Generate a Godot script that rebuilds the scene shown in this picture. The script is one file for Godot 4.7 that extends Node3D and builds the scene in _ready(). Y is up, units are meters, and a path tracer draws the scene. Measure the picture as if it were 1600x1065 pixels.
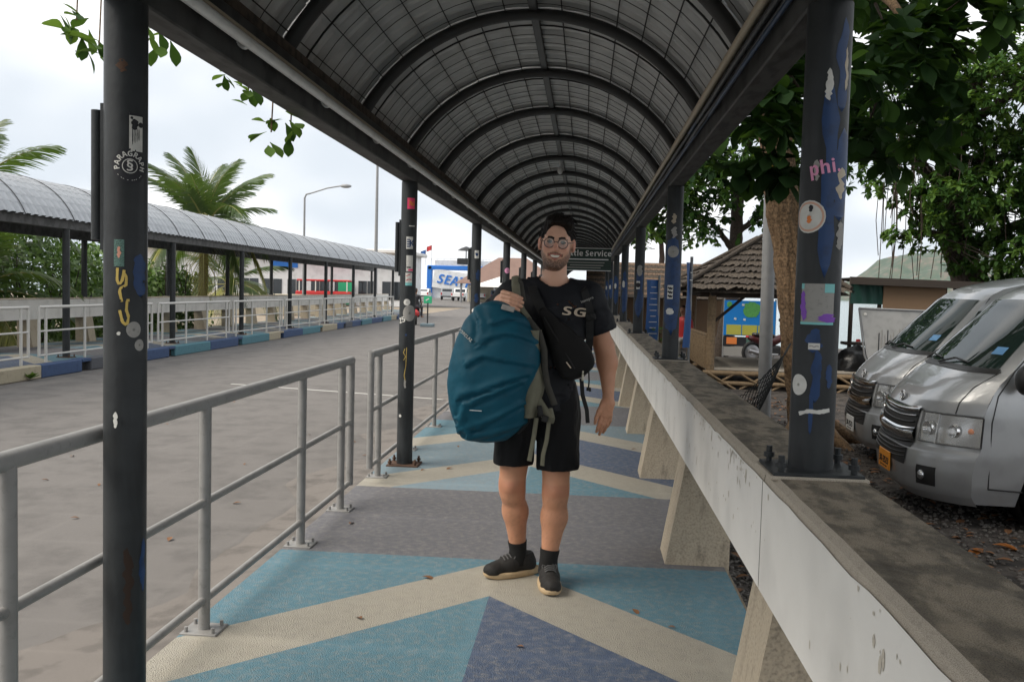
extends Node3D
const S := 4.41
const Z0 := 2.67
const GR := -0.46
const RD := -0.2

# Mesh builder: collects shapes, commits one ArrayMesh.
class MB:
	var v := PackedVector3Array()
	var n := PackedVector3Array()
	var c := PackedColorArray()
	var t := PackedVector2Array()
	var ix := PackedInt32Array()
	var col := Color(1, 1, 1)
	func add(p: Vector3, nn: Vector3, uv := Vector2.ZERO) -> int:
		v.append(p); n.append(nn); t.append(uv); c.append(col)
		return v.size() - 1
	func tri(a: int, b: int, d: int) -> void:
		var g := (v[d] - v[a]).cross(v[b] - v[a])
		if g.dot(n[a] + n[b] + n[d]) < 0.0:
			ix.append(a); ix.append(d); ix.append(b)
		else:
			ix.append(a); ix.append(b); ix.append(d)
	func face(pts: Array, out: Vector3) -> void:
		var nn: Vector3 = (pts[1] - pts[0]).cross(pts[2] - pts[0]).normalized()
		if nn.dot(out) < 0.0: nn = -nn
		var s := v.size()
		var k := 0
		for p in pts:
			add(p, nn, Vector2([0, 1, 1, 0][k % 4], [1, 1, 0, 0][k % 4])); k += 1
		for i in range(1, pts.size() - 1): tri(s, s + i, s + i + 1)
	func box(ctr: Vector3, s: Vector3, b := Basis(), ch := 0.0) -> MB:
		var h := s * 0.5
		var m: float = min(ch, min(h.x, min(h.y, h.z)) * 0.9)
		for ax in 3:
			for sg in [-1.0, 1.0]:
				var a1 := (ax + 1) % 3
				var a2 := (ax + 2) % 3
				var pts := []
				for q in [[-1, -1], [1, -1], [1, 1], [-1, 1]]:
					var p := Vector3.ZERO
					p[ax] = sg * h[ax]; p[a1] = q[0] * (h[a1] - m); p[a2] = q[1] * (h[a2] - m)
					pts.append(ctr + b * p)
				var o := Vector3.ZERO
				o[ax] = sg
				face(pts, b * o)
				if m > 0.0 and true:
					for s2 in [-1.0, 1.0]:
						var e := []
						for w in [-1.0, 1.0]:
							var p1 := Vector3.ZERO
							p1[ax] = sg * h[ax]; p1[a1] = s2 * (h[a1] - m); p1[a2] = w * (h[a2] - m)
							e.append(p1)
						for w in [1.0, -1.0]:
							var p2 := Vector3.ZERO
							p2[ax] = sg * (h[ax] - m); p2[a1] = s2 * h[a1]; p2[a2] = w * (h[a2] - m)
							e.append(p2)
						var o2 := Vector3.ZERO
						o2[ax] = sg; o2[a1] = s2
						face(e.map(func(q): return ctr + b * q), b * o2)
		if m > 0.0:
			for sx in [-1.0, 1.0]:
				for sy in [-1.0, 1.0]:
					for sz in [-1.0, 1.0]:
						var g := Vector3(sx, sy, sz)
						face([ctr + b * (g * Vector3(h.x, h.y - m, h.z - m)), ctr + b * (g * Vector3(h.x - m, h.y, h.z - m)), ctr + b * (g * Vector3(h.x - m, h.y - m, h.z))], b * g)
		return self
	func tube(path: Array, rad, sides := 8, caps := true, squash := 1.0, side_dir := Vector3.ZERO) -> MB:
		var k := path.size()
		var fr: Vector3 = side_dir
		var rings := []
		for i in k:
			var tg: Vector3 = (path[min(i + 1, k - 1)] - path[max(i - 1, 0)]).normalized()
			if fr == Vector3.ZERO:
				fr = Vector3.UP if absf(tg.y) < 0.9 else Vector3.RIGHT
			fr = (fr - tg * fr.dot(tg)).normalized()
			var bi := tg.cross(fr)
			var r: float = rad[i] if rad is Array else rad
			var s := v.size()
			rings.append(s)
			for j in sides + 1:
				var an := TAU * j / sides
				var dr := fr * cos(an) + bi * sin(an) * squash
				var nr := (fr * cos(an) + bi * sin(an) / squash).normalized()
				add(path[i] + dr * r, nr, Vector2(float(j) / sides, float(i) / (k - 1)))
		for i in k - 1:
			for j in sides:
				var a: int = rings[i] + j
				var b: int = rings[i + 1] + j
				tri(a, a + 1, b); tri(a + 1, b + 1, b)
		if caps:
			for e in [0, k - 1]:
				var o: Vector3 = (path[0] - path[1]).normalized() if e == 0 else (path[k - 1] - path[k - 2]).normalized()
				var ctr := add(path[e], o)
				var s2 := v.size()
				for j in sides + 1: add(v[rings[e] + j], o)
				for j in sides: tri(ctr, s2 + j, s2 + j + 1)
		return self
	func grid(nu: int, nv: int, fn: Callable, flip := 1.0) -> MB:
		var s := v.size()
		var pts := PackedVector3Array()
		for j in nv + 1:
			for i in nu + 1: pts.append(fn.call(float(i) / nu, float(j) / nv))
		var w := nu + 1
		for j in nv + 1:
			for i in nu + 1:
				var du := pts[j * w + min(i + 1, nu)] - pts[j * w + max(i - 1, 0)]
				var dv := pts[min(j + 1, nv) * w + i] - pts[max(j - 1, 0) * w + i]
				var nn := du.cross(dv) * flip
				if nn.length_squared() < 1e-16: nn = (n[v.size() - 1] if v.size() > s else Vector3.UP)
				add(pts[j * w + i], nn.normalized(), Vector2(float(i) / nu, float(j) / nv))
		for j in nv:
			for i in nu:
				var a := s + j * w + i
				tri(a, a + 1, a + w); tri(a + 1, a + w + 1, a + w)
		return self
	func lathe(prof: Array, sides := 16, x := Transform3D()) -> MB:
		var rings := []
		for i in prof.size():
			var pa: Vector2 = prof[max(i - 1, 0)]
			var pb: Vector2 = prof[min(i + 1, prof.size() - 1)]
			var d := (pb - pa).normalized()
			rings.append(v.size())
			for j in sides + 1:
				var an := TAU * j / sides
				var o := Vector3(cos(an), 0, sin(an))
				add(x * (o * prof[i].x + Vector3.UP * prof[i].y), (x.basis * (o * d.y - Vector3.UP * d.x)).normalized(), Vector2(float(j) / sides, float(i) / prof.size()))
		for i in prof.size() - 1:
			for j in sides:
				var a: int = rings[i] + j
				var b: int = rings[i + 1] + j
				tri(a, a + 1, b); tri(a + 1, b + 1, b)
		return self
	func extrude(poly: PackedVector2Array, depth: float, x := Transform3D()) -> MB:
		var ts := Geometry2D.triangulate_polygon(poly)
		for sg in [0.0, 1.0]:
			var s := v.size()
			for p in poly: add(x * Vector3(p.x, p.y, -depth * sg), (x.basis * Vector3(0, 0, 1.0 - 2.0 * sg)).normalized())
			for i in range(0, ts.size(), 3): tri(s + ts[i], s + ts[i + 1], s + ts[i + 2])
		var cw := Geometry2D.is_polygon_clockwise(poly)
		for i in poly.size():
			var p := poly[i]
			var q := poly[(i + 1) % poly.size()]
			var o := Vector2(q.y - p.y, p.x - q.x) * (-1.0 if cw else 1.0)
			face([x * Vector3(p.x, p.y, 0), x * Vector3(q.x, q.y, 0), x * Vector3(q.x, q.y, -depth), x * Vector3(p.x, p.y, -depth)], x.basis * Vector3(o.x, o.y, 0))
		return self
	func ball(ctr: Vector3, r: Vector3, nu := 12, nv := 8, b := Basis()) -> MB:
		var s := v.size()
		for j in nv + 1:
			for i in nu + 1:
				var th := PI * j / nv
				var o := Vector3(sin(th) * cos(TAU * i / nu), cos(th), sin(th) * sin(TAU * i / nu))
				add(ctr + b * (o * r), (b * (o / r)).normalized(), Vector2(float(i) / nu, float(j) / nv))
		for j in nv:
			for i in nu:
				var a := s + j * (nu + 1) + i
				tri(a, a + 1, a + nu + 1); tri(a + 1, a + nu + 2, a + nu + 1)
		return self
	func text(s: String, size: float, depth: float, fn: Callable, bold := true, serif := false) -> MB:
		var tm := TextMesh.new()
		var f := SystemFont.new()
		f.font_names = PackedStringArray(["Droid Serif" if serif else "Droid Sans"])
		f.font_weight = 700 if bold else 400
		tm.font = f; tm.text = s; tm.font_size = 32; tm.pixel_size = size / 32.0; tm.depth = depth
		tm.curve_step = 4.0
		for si in tm.get_surface_count():
			var a := tm.surface_get_arrays(si)
			var base := v.size()
			var vv: PackedVector3Array = a[Mesh.ARRAY_VERTEX]
			var nn: PackedVector3Array = a[Mesh.ARRAY_NORMAL]
			var ii: PackedInt32Array = a[Mesh.ARRAY_INDEX] if a[Mesh.ARRAY_INDEX] != null else PackedInt32Array(range(vv.size()))
			for k in vv.size():
				var p: Vector3 = fn.call(vv[k])
				var e: Vector3 = fn.call(vv[k] + nn[k] * 0.001)
				add(p, (e - p).normalized())
			for k in range(0, ii.size(), 3): tri(base + ii[k], base + ii[k + 1], base + ii[k + 2])
		return self
	func mesh() -> ArrayMesh:
		var a := []
		a.resize(Mesh.ARRAY_MAX)
		a[Mesh.ARRAY_VERTEX] = v; a[Mesh.ARRAY_NORMAL] = n; a[Mesh.ARRAY_COLOR] = c; a[Mesh.ARRAY_TEX_UV] = t; a[Mesh.ARRAY_INDEX] = ix
		var m := ArrayMesh.new()
		m.add_surface_from_arrays(Mesh.PRIMITIVE_TRIANGLES, a)
		return m

var used := {}
var M := {}
var TX := {}
var rng := RandomNumberGenerator.new()
var fnl := FastNoiseLite.new()

func V(x: float, y: float, d: float) -> Vector3: return Vector3(x, y, -d)
func lin(r: float, g: float, b: float) -> Color: return Color(r, g, b).linear_to_srgb()
func numbered(s: String) -> String:
	used[s] = used.get(s, -1) + 1
	return s if used[s] == 0 else "%s_%03d" % [s, used[s]]
func tag(o: Node3D, label: String, category := "", group := "", kind := "") -> Node3D:
	if label: o.set_meta("label", label)
	if category: o.set_meta("category", category)
	if group: o.set_meta("group", group)
	if kind: o.set_meta("kind", kind)
	return o
func thing(called: String, label: String, category: String, at := Vector3.ZERO, turn := 0.0, group := "") -> Node3D:
	var o := Node3D.new()
	o.name = numbered(called)
	add_child(o)
	o.position = at; o.rotation.y = turn
	return tag(o, label, category, group)
func part(par: Node3D, called: String, m: Mesh, mt: Material, x := Transform3D(), label := "") -> MeshInstance3D:
	var o := MeshInstance3D.new()
	o.name = called; o.mesh = m; o.material_override = mt; o.transform = x
	if label: o.set_meta("label", label)
	par.add_child(o, true)
	return o
func solo(called: String, m: Mesh, mt: Material, label: String, category: String, group := "", x := Transform3D()) -> MeshInstance3D:
	var o := MeshInstance3D.new()
	o.name = numbered(called); o.mesh = m; o.material_override = mt; o.transform = x
	add_child(o)
	tag(o, label, category, group)
	return o
func setting(called: String, m: Mesh, mt: Material, label: String) -> MeshInstance3D:
	var o := solo(called, m, mt, label, "")
	o.set_meta("kind", "structure")
	return o
func copy(o: Node3D, called: String, at: Vector3, turn: float, label: String) -> Node3D:
	var c := o.duplicate() as Node3D
	c.name = numbered(called)
	add_child(c)
	c.position = at; c.rotation.y = turn
	if label: c.set_meta("label", label)
	return c
func at(p: Vector3, turn := 0.0, sc := Vector3.ONE) -> Transform3D: return Transform3D(Basis(Vector3.UP, turn).scaled_local(sc), p)
func ease_arc(a: float, b: float, x: float) -> float:
	var t: float = clampf((x - a) / (b - a), 0, 1)
	return t * t * (3 - 2 * t)

# grey noise texture: stops are [position, linear multiplier]
func ntex(key: String, sd: int, freq: float, oct: int, stops: Array, size := 512, kind := FastNoiseLite.TYPE_SIMPLEX_SMOOTH, normal := 0.0, gain := 0.5) -> Texture2D:
	var f := FastNoiseLite.new()
	f.seed = sd; f.frequency = freq; f.noise_type = kind
	f.fractal_type = FastNoiseLite.FRACTAL_FBM if oct > 1 else FastNoiseLite.FRACTAL_NONE
	f.fractal_octaves = oct
	f.fractal_gain = gain
	var t := NoiseTexture2D.new()
	t.width = size; t.height = size; t.seamless = true; t.seamless_blend_skirt = 0.15; t.noise = f; t.generate_mipmaps = false
	if normal > 0.0:
		t.as_normal_map = true; t.bump_strength = normal
	elif stops:
		var g := Gradient.new()
		var o := PackedFloat32Array()
		var cs := PackedColorArray()
		for s in stops:
			o.append(s[0])
			var q = s[1]
			cs.append(Color(q, q, q).linear_to_srgb() if not q is Color else q.linear_to_srgb())
		g.offsets = o; g.colors = cs
		t.color_ramp = g
	TX[key] = t
	return t

# material: colour is linear reflectance; t/s texture and repeats per metre, d/ds second layer multiplied in, n/ns/nk relief
func mk(key: String, c: Color, rough: float, o := {}) -> StandardMaterial3D:
	var m := StandardMaterial3D.new()
	m.resource_name = key
	m.albedo_color = c.linear_to_srgb()
	m.roughness = rough
	m.metallic = o.get("m", 0.0)
	m.metallic_specular = o.get("spec", 0.5)
	if o.has("t"):
		m.albedo_texture = TX[o.t]
	if o.has("rt"):
		m.roughness_texture = TX[o.rt]
	if o.has("t") or o.has("n") or o.has("h") or o.has("rt"):
		m.uv1_triplanar = true
		m.uv1_world_triplanar = o.get("world", true)
		var s = o.get("s", 1.0)
		m.uv1_scale = s if s is Vector3 else Vector3(s, s, s)
	if o.has("d"):
		m.detail_enabled = true
		m.detail_albedo = TX[o.d]
		m.detail_blend_mode = BaseMaterial3D.BLEND_MODE_MUL if not o.has("mix") else BaseMaterial3D.BLEND_MODE_MIX
		if o.has("mask"): m.detail_mask = TX[o.mask]
		m.detail_uv_layer = BaseMaterial3D.DETAIL_UV_2
		m.uv2_triplanar = true
		m.uv2_world_triplanar = o.get("world", true)
		var s2 = o.get("ds", 1.0)
		m.uv2_scale = s2 if s2 is Vector3 else Vector3(s2, s2, s2)
	if o.has("n"):
		m.normal_enabled = true; m.normal_texture = TX[o.n]; m.normal_scale = o.get("nk", 0.5)
	if o.has("h"):
		m.heightmap_enabled = true; m.heightmap_texture = TX[o.h]; m.heightmap_scale = o.get("hk", 0.1)
	if o.get("vc", false): m.vertex_color_use_as_albedo = true
	if o.has("coat"):
		m.clearcoat_enabled = true; m.clearcoat = o.coat; m.clearcoat_roughness = o.get("cr", 0.05)
	if o.has("back"):
		m.backlight_enabled = true; m.backlight = (o.back as Color).linear_to_srgb()
	if o.has("rim"):
		m.rim_enabled = true; m.rim = o.rim; m.rim_tint = 0.5
	if o.has("sss"):
		m.subsurf_scatter_enabled = true; m.subsurf_scatter_strength = o.sss
	if o.has("alpha"):
		m.transparency = BaseMaterial3D.TRANSPARENCY_ALPHA
		m.albedo_color.a = o.alpha
	M[key] = m
	return m

func materials() -> void:
	var N = FastNoiseLite
	ntex("fine", 1, 0.09, 3, [[0.0, 0.55], [0.45, 0.9], [1.0, 1.0]])
	ntex("speck", 2, 0.3, 2, [[0.0, 0.2], [0.32, 0.48], [0.46, 0.92], [0.62, 1.0], [0.75, 1.0], [1.0, 0.8]], 1024)
	ntex("blotch", 3, 0.012, 5, [[0.0, 0.55], [0.35, 0.75], [0.5, 0.95], [1.0, 1.0]])
	ntex("soft", 4, 0.008, 3, [[0.0, 0.78], [0.5, 0.95], [1.0, 1.0]])
	ntex("stain", 5, 0.014, 6, [[0.0, 0.2], [0.33, 0.38], [0.48, 0.8], [0.7, 1.0], [1.0, 1.0]], 1024)
	ntex("grain_n", 6, 0.3, 2, [], 512, N.TYPE_SIMPLEX_SMOOTH, 4.0)
	ntex("rough_n", 7, 0.03, 5, [], 512, N.TYPE_SIMPLEX_SMOOTH, 6.0)
	ntex("rgh", 8, 0.02, 4, [[0.0, 0.6], [1.0, 1.0]])
	ntex("bark", 9, 0.03, 4, [[0.0, 0.25], [0.4, 0.6], [0.6, 1.0], [1.0, 0.9]])
	ntex("hill", 10, 0.02, 5, [[0.0, Color(0.05, 0.10, 0.05)], [0.5, Color(0.10, 0.17, 0.08)], [0.62, Color(0.14, 0.2, 0.1)], [0.72, Color(0.36, 0.24, 0.18)], [1.0, Color(0.42, 0.29, 0.22)]])
	ntex("worn", 11, 0.014, 9, [[0.0, 0.0], [0.45, 0.02], [0.6, 0.07], [0.75, 0.17], [1.0, 0.4]], 1024, N.TYPE_SIMPLEX, 0.0, 0.8)
	ntex("rustmask", 12, 0.012, 6, [[0.0, 0.0], [0.74, 0.0], [0.80, 0.8], [1.0, 1.0]])
	ntex("rust", 13, 0.05, 4, [[0.0, Color(0.05, 0.02, 0.01)], [1.0, Color(0.25, 0.1, 0.04)]])
	ntex("conc", 14, 0.05, 4, [[0.0, Color(0.2, 0.19, 0.17)], [1.0, Color(0.38, 0.36, 0.32)]])
	ntex("sand", 15, 0.012, 5, [[0.0, 0.66], [0.35, 0.82], [0.55, 0.96], [1.0, 1.0]], 1024, N.TYPE_SIMPLEX_SMOOTH, 0.0, 0.66)
	ntex("grime", 16, 0.01, 7, [[0.0, 0.6], [0.25, 0.86], [0.38, 0.97], [1.0, 1.0]], 1024, N.TYPE_SIMPLEX_SMOOTH, 0.0, 0.6)
	ntex("darkgrime", 17, 0.012, 7, [[0.0, 0.25], [0.4, 0.5], [0.55, 0.85], [0.75, 1.0], [1.0, 1.0]], 1024, N.TYPE_SIMPLEX_SMOOTH, 0.0, 0.62)
	ntex("wallgrime", 18, 0.014, 7, [[0.0, 0.6], [0.24, 0.88], [0.36, 0.985], [1.0, 1.0]], 1024, N.TYPE_SIMPLEX_SMOOTH, 0.0, 0.6)
	# ground
	mk("road", Color(0.200, 0.187, 0.177), 0.9, {"t": "speck", "s": 1.6, "d": "sand", "ds": 0.13, "n": "grain_n", "nk": 0.35})
	mk("sanddrift", Color(0.228, 0.206, 0.188), 0.95, {"t": "speck", "s": 2.3, "d": "blotch", "ds": 0.5})
	mk("gravel", Color(0.10, 0.085, 0.075), 0.95, {"t": "speck", "s": 1.5, "d": "stain", "ds": 0.25, "n": "rough_n", "nk": 1.0})
	mk("sandy", Color(0.34, 0.28, 0.21), 0.95, {"t": "fine", "s": 1.1, "d": "blotch", "ds": 0.15})
	mk("sea", Color(0.16, 0.23, 0.24), 0.12, {"n": "rough_n", "s": 0.35, "nk": 0.5})
	mk("hill", Color(0.42, 0.42, 0.42), 1.0, {"t": "hill", "s": 0.0045})
	# walkway paints
	var paints := {"p_beige": Color(0.45, 0.42, 0.35), "p_blue": Color(0.18, 0.28, 0.345), "p_teal": Color(0.085, 0.24, 0.325), "p_navy": Color(0.055, 0.10, 0.20), "p_purple": Color(0.145, 0.148, 0.175), "p_sky": Color(0.25, 0.37, 0.45)}
	for k in paints:
		mk(k, paints[k], 0.75, {"t": "speck", "s": 1.0, "d": "conc", "ds": 0.5, "mix": 1, "mask": "worn", "n": "grain_n", "nk": 0.9})
	mk("k_navy", Color(0.045, 0.085, 0.19), 0.8, {"t": "fine", "s": 1.2, "d": "grime", "ds": 0.8})
	mk("k_teal", Color(0.085, 0.22, 0.27), 0.8, {"t": "fine", "s": 1.2, "d": "grime", "ds": 0.8})
	mk("k_beige", Color(0.42, 0.37, 0.27), 0.8, {"t": "fine", "s": 1.2, "d": "grime", "ds": 0.8})
	mk("k_grey", Color(0.10, 0.105, 0.12), 0.8, {"t": "fine", "s": 1.2, "d": "grime", "ds": 0.8})
	mk("rustdark", Color(0.045, 0.026, 0.018), 0.95, {"t": "fine", "s": 8.0})
	mk("stainpatch", Color(0.56, 0.51, 0.43), 0.9, {"t": "grime", "s": 6.0})
	mk("slab", Color(0.33, 0.31, 0.28), 0.9, {"t": "fine", "s": 1.2, "d": "stain", "ds": 0.4})
	mk("conc", Color(0.48, 0.41, 0.31), 0.9, {"t": "fine", "s": 1.4, "d": "grime", "ds": Vector3(1.1, 0.5, 1.1), "n": "rough_n", "nk": 0.4})
	mk("conctop", Color(0.30, 0.25, 0.185), 0.92, {"t": "speck", "s": 1.0, "d": "darkgrime", "ds": Vector3(0.6, 0.6, 0.3), "n": "rough_n", "nk": 0.35})
	mk("concedge", Color(0.52, 0.46, 0.38), 0.9, {"t": "speck", "s": 1.5, "d": "grime", "ds": 1.6, "n": "rough_n", "nk": 0.2})
	mk("white", Color(0.80, 0.775, 0.73), 0.8, {"t": "soft", "s": 0.5, "n": "rough_n", "nk": 0.1})
	# metal
	mk("pillar", Color(0.040, 0.044, 0.047), 0.42, {"spec": 0.35, "t": "soft", "s": 2.0, "d": "blotch", "ds": Vector3(2.0, 0.4, 2.0), "n": "rough_n", "nk": 0.12})
	mk("beam", Color(0.062, 0.062, 0.062), 0.6, {"t": "soft", "s": 0.9, "d": "stain", "ds": Vector3(1.0, 0.3, 0.3)})
	mk("arch", Color(0.035, 0.035, 0.036), 0.5, {"t": "soft", "s": 1.0})
	mk("eave", Color(0.10, 0.075, 0.055), 0.9, {"t": "fine", "s": 2.0, "d": "stain", "ds": 0.8})
	mk("sheet_out", Color(0.42, 0.44, 0.465), 0.4, {"m": 0.3, "t": "soft", "s": 0.7, "d": "grime", "ds": Vector3(0.4, 0.5, 0.9)})
	mk("sheet", Color(0.66, 0.67, 0.67), 0.5, {"m": 0.05, "t": "soft", "s": 0.7, "d": "blotch", "ds": Vector3(0.4, 0.5, 0.9)})
	mk("wire", Color(0.02, 0.02, 0.02), 0.7)
	mk("rail", Color(0.27, 0.266, 0.258), 0.5, {"t": "soft", "s": 1.5, "d": "wallgrime", "ds": 1.3})
	mk("rail_far", Color(0.55, 0.54, 0.51), 0.5)
	mk("pvc", Color(0.8, 0.8, 0.79), 0.35, {"t": "soft", "s": 2.0})
	mk("conduit", Color(0.46, 0.39, 0.29), 0.5, {"t": "grime", "s": 2.0})
	mk("cable", Color(0.018, 0.02, 0.026), 0.45)
	mk("cableblue", Color(0.02, 0.045, 0.10), 0.45)
	mk("galv", Color(0.27, 0.275, 0.28), 0.55, {"m": 0.25, "t": "soft", "s": 1.2})
	mk("rusty", Color(0.10, 0.055, 0.035), 0.9, {"t": "fine", "s": 4.0})
	mk("bluepaint", Color(0.007, 0.042, 0.14), 0.5, {"t": "blotch", "s": 3.0})
	mk("whitepaper", Color(0.68, 0.67, 0.63), 0.7, {"t": "soft", "s": 6.0})
	mk("greypaper", Color(0.33, 0.32, 0.30), 0.8, {"t": "grime", "s": 5.0})
	mk("ink", Color(0.012, 0.013, 0.018), 0.6)
	mk("yellowpen", Color(0.55, 0.40, 0.10), 0.6)
	mk("pink", Color(0.72, 0.30, 0.48), 0.6)
	mk("hotpink", Color(0.80, 0.05, 0.16), 0.6)
	mk("orange", Color(0.75, 0.22, 0.05), 0.6)
	mk("purple", Color(0.22, 0.07, 0.45), 0.6)
	mk("aqua", Color(0.22, 0.55, 0.55), 0.6)
	mk("redink", Color(0.55, 0.04, 0.04), 0.6)
	mk("tealpic", Color(0.10, 0.20, 0.17), 0.6, {"t": "stain", "s": 14.0})
	mk("flesh_pic", Color(0.6, 0.28, 0.2), 0.6)

func environment() -> void:
	# camera
	var cam := Camera3D.new()
	cam.name = "camera"
	var yw := deg_to_rad(-4.555)
	var pt := deg_to_rad(-3.19)
	var rl := deg_to_rad(1.511)
	var f := Vector3(sin(yw) * cos(pt), sin(pt), -cos(yw) * cos(pt))
	var r := Vector3(cos(yw), 0, sin(yw))
	var u := r.cross(f)
	var r2 := r * cos(rl) + u * sin(rl)
	var u2 := u * cos(rl) - r * sin(rl)
	cam.transform = Transform3D(Basis(r2, u2, -f), Vector3(0, 1.41, 0))
	cam.fov = rad_to_deg(2.0 * atan(532.5 / 1420.0))
	cam.near = 0.05; cam.far = 6000.0
	add_child(cam)
	# overcast sky with soft cloud
	var im := Image.create(512, 256, false, Image.FORMAT_RGBAF)
	var cn := FastNoiseLite.new()
	cn.seed = 21; cn.frequency = 1.5; cn.fractal_octaves = 5; cn.noise_type = FastNoiseLite.TYPE_SIMPLEX_SMOOTH
	for y in 256:
		var el := PI * (0.5 - (y + 0.5) / 256.0)
		for x in 512:
			var az := TAU * (x + 0.5) / 512.0
			var d := Vector3(cos(el) * cos(az), sin(el), cos(el) * sin(az))
			var q := d / (0.35 + maxf(d.y, 0.0))
			var k := clampf(0.5 + 0.9 * cn.get_noise_3d(q.x, q.y * 2.0, q.z), 0.0, 1.0)
			var white := Color(0.51, 0.51, 0.51)
			var grey := Color(0.31, 0.335, 0.365)
			var c := grey.lerp(white, smoothstep(0.22, 0.78, k))
			im.set_pixel(x, y, c)
	var sky := Sky.new()
	var pm := PanoramaSkyMaterial.new()
	pm.panorama = ImageTexture.create_from_image(im)
	sky.sky_material = pm
	var env := Environment.new()
	env.background_mode = Environment.BG_SKY
	env.sky = sky
	env.background_energy_multiplier = 1.0
	env.tonemap_mode = Environment.TONE_MAPPER_LINEAR
	env.tonemap_exposure = 2.65
	env.fog_enabled = true; env.fog_density = 0.0001; env.fog_light_color = Color(0.86, 0.92, 0.97)
	env.ssao_enabled = true; env.ssil_enabled = true; env.sdfgi_enabled = true
	var we := WorldEnvironment.new()
	we.name = "world_environment"
	we.environment = env
	add_child(we)
	var sun := DirectionalLight3D.new()
	sun.name = "sun"
	sun.light_energy = 0.5
	sun.light_color = Color(1.0, 0.96, 0.90)
	sun.light_angular_distance = 40.0
	sun.shadow_enabled = true
	sun.look_at_from_position(Vector3.ZERO, Vector3(0.72, -0.85, -0.30), Vector3.FORWARD)
	add_child(sun)

func _ready() -> void:
	rng.seed = 77
	fnl.seed = 5; fnl.frequency = 1.0; fnl.fractal_octaves = 3
	environment()
	materials()
	ground()
	near_walkway()
	far_walkway()
	person()
	backpack()
	vans()
	right_side()
	trees()
	left_side()


func plane_poly(pts: Array, y: float, cell := 0.0) -> ArrayMesh:
	var b := MB.new()
	var pl := PackedVector2Array()
	for p in pts: pl.append(Vector2(p[0], p[1]))
	var ts := Geometry2D.triangulate_polygon(pl)
	for p in pl: b.add(V(p.x, y, p.y), Vector3.UP)
	for i in range(0, ts.size(), 3): b.tri(ts[i], ts[i + 1], ts[i + 2])
	return b.mesh()

func ground() -> void:
	setting("sea", plane_poly([[-3000, -200], [3000, -200], [3000, 3500], [-3000, 3500]], -1.6), M.sea, "pale grey sea reaching to the horizon")
	# land on the left of the road and the quay ahead
	setting("ground", plane_poly([[-40, -30], [0.9, -30], [0.9, 75], [6, 175], [-70, 175], [-60, 75]], RD - 0.03), M.sandy, "sandy ground beneath the road and quay")
	# beach side
	var b := MB.new()
	b.grid(60, 60, func(u, w):
		var x: float = 0.78 + u * 45.0 * (0.15 + 0.85 * u)
		var d: float = -8.0 + w * 60.0
		var e := fnl.get_noise_2d(x * 0.35, d * 0.35) * 0.05 * clampf((x - 0.8) * 1.2, 0, 1)
		return V(x, GR + e - 0.9 * smoothstep(32.0, 46.0, d) , d), -1.0)
	setting("ground_beach", b.mesh(), M.gravel, "dark leaf strewn gravel ground between the wall and the beach")
	setting("road", plane_poly([[-9.0, -30], [-1.55, -30], [-1.55, 78], [4, 95], [4, 168], [-62, 168], [-62, 95], [-10.2, 78], [-9.9, 50]], RD), M.road, "dusty grey concrete road running to the ferry quay")
	# two thin expansion lines across the road
	for q in [[13.9, 13.1]]:
		setting("road_marking", plane_poly([[-5.6, q[0] + 0.1], [-1.6, q[1] - 0.25], [-1.6, q[1] - 0.19], [-5.6, q[0] + 0.16]], RD + 0.004), M.whitepaper, "thin white line painted across the road")
	# sand drift lying along the near edge of the platform
	var s := MB.new()
	s.grid(10, 120, func(u, w):
		var d: float = 1.0 + w * 22.0
		var wd: float = 0.35 + 0.5 * (0.5 + fnl.get_noise_2d(d * 0.5, 3.0))
		var x: float = -1.565 - u * wd
		return V(x, RD + 0.004 + (0.05 * pow(1.0 - u, 1.6)) * (0.7 + 0.6 * fnl.get_noise_2d(d * 1.3, u * 2.0)), d), -1.0)
	setting("sand_drift", s.mesh(), M.sanddrift, "pale sand drifted against the edge of the walkway")
	# hills across the bay
	var h := MB.new()
	h.grid(70, 14, func(u, w):
		var x: float = 380.0 + u * 1500.0
		var d: float = 1500.0 + w * 420.0
		var pk: float = 88.0 * exp(-pow((x - 660.0) / 150.0, 2.0)) + 66.0 * exp(-pow((x - 1050.0) / 300.0, 2.0)) + 60.0 * exp(-pow((x - 1500.0) / 300.0, 2.0))
		var pr: float = sin(PI * clampf(w * 0.62, 0, 1))
		return V(x, -3.0 + pk * pr * (1.0 + 0.3 * fnl.get_noise_2d(x * 0.006, w * 3.0) + 0.12 * fnl.get_noise_2d(x * 0.03, w * 9.0)) , d), -1.0)
	setting("hill", h.mesh(), M.hill, "green wooded hill with bare red cliff across the bay")

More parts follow.
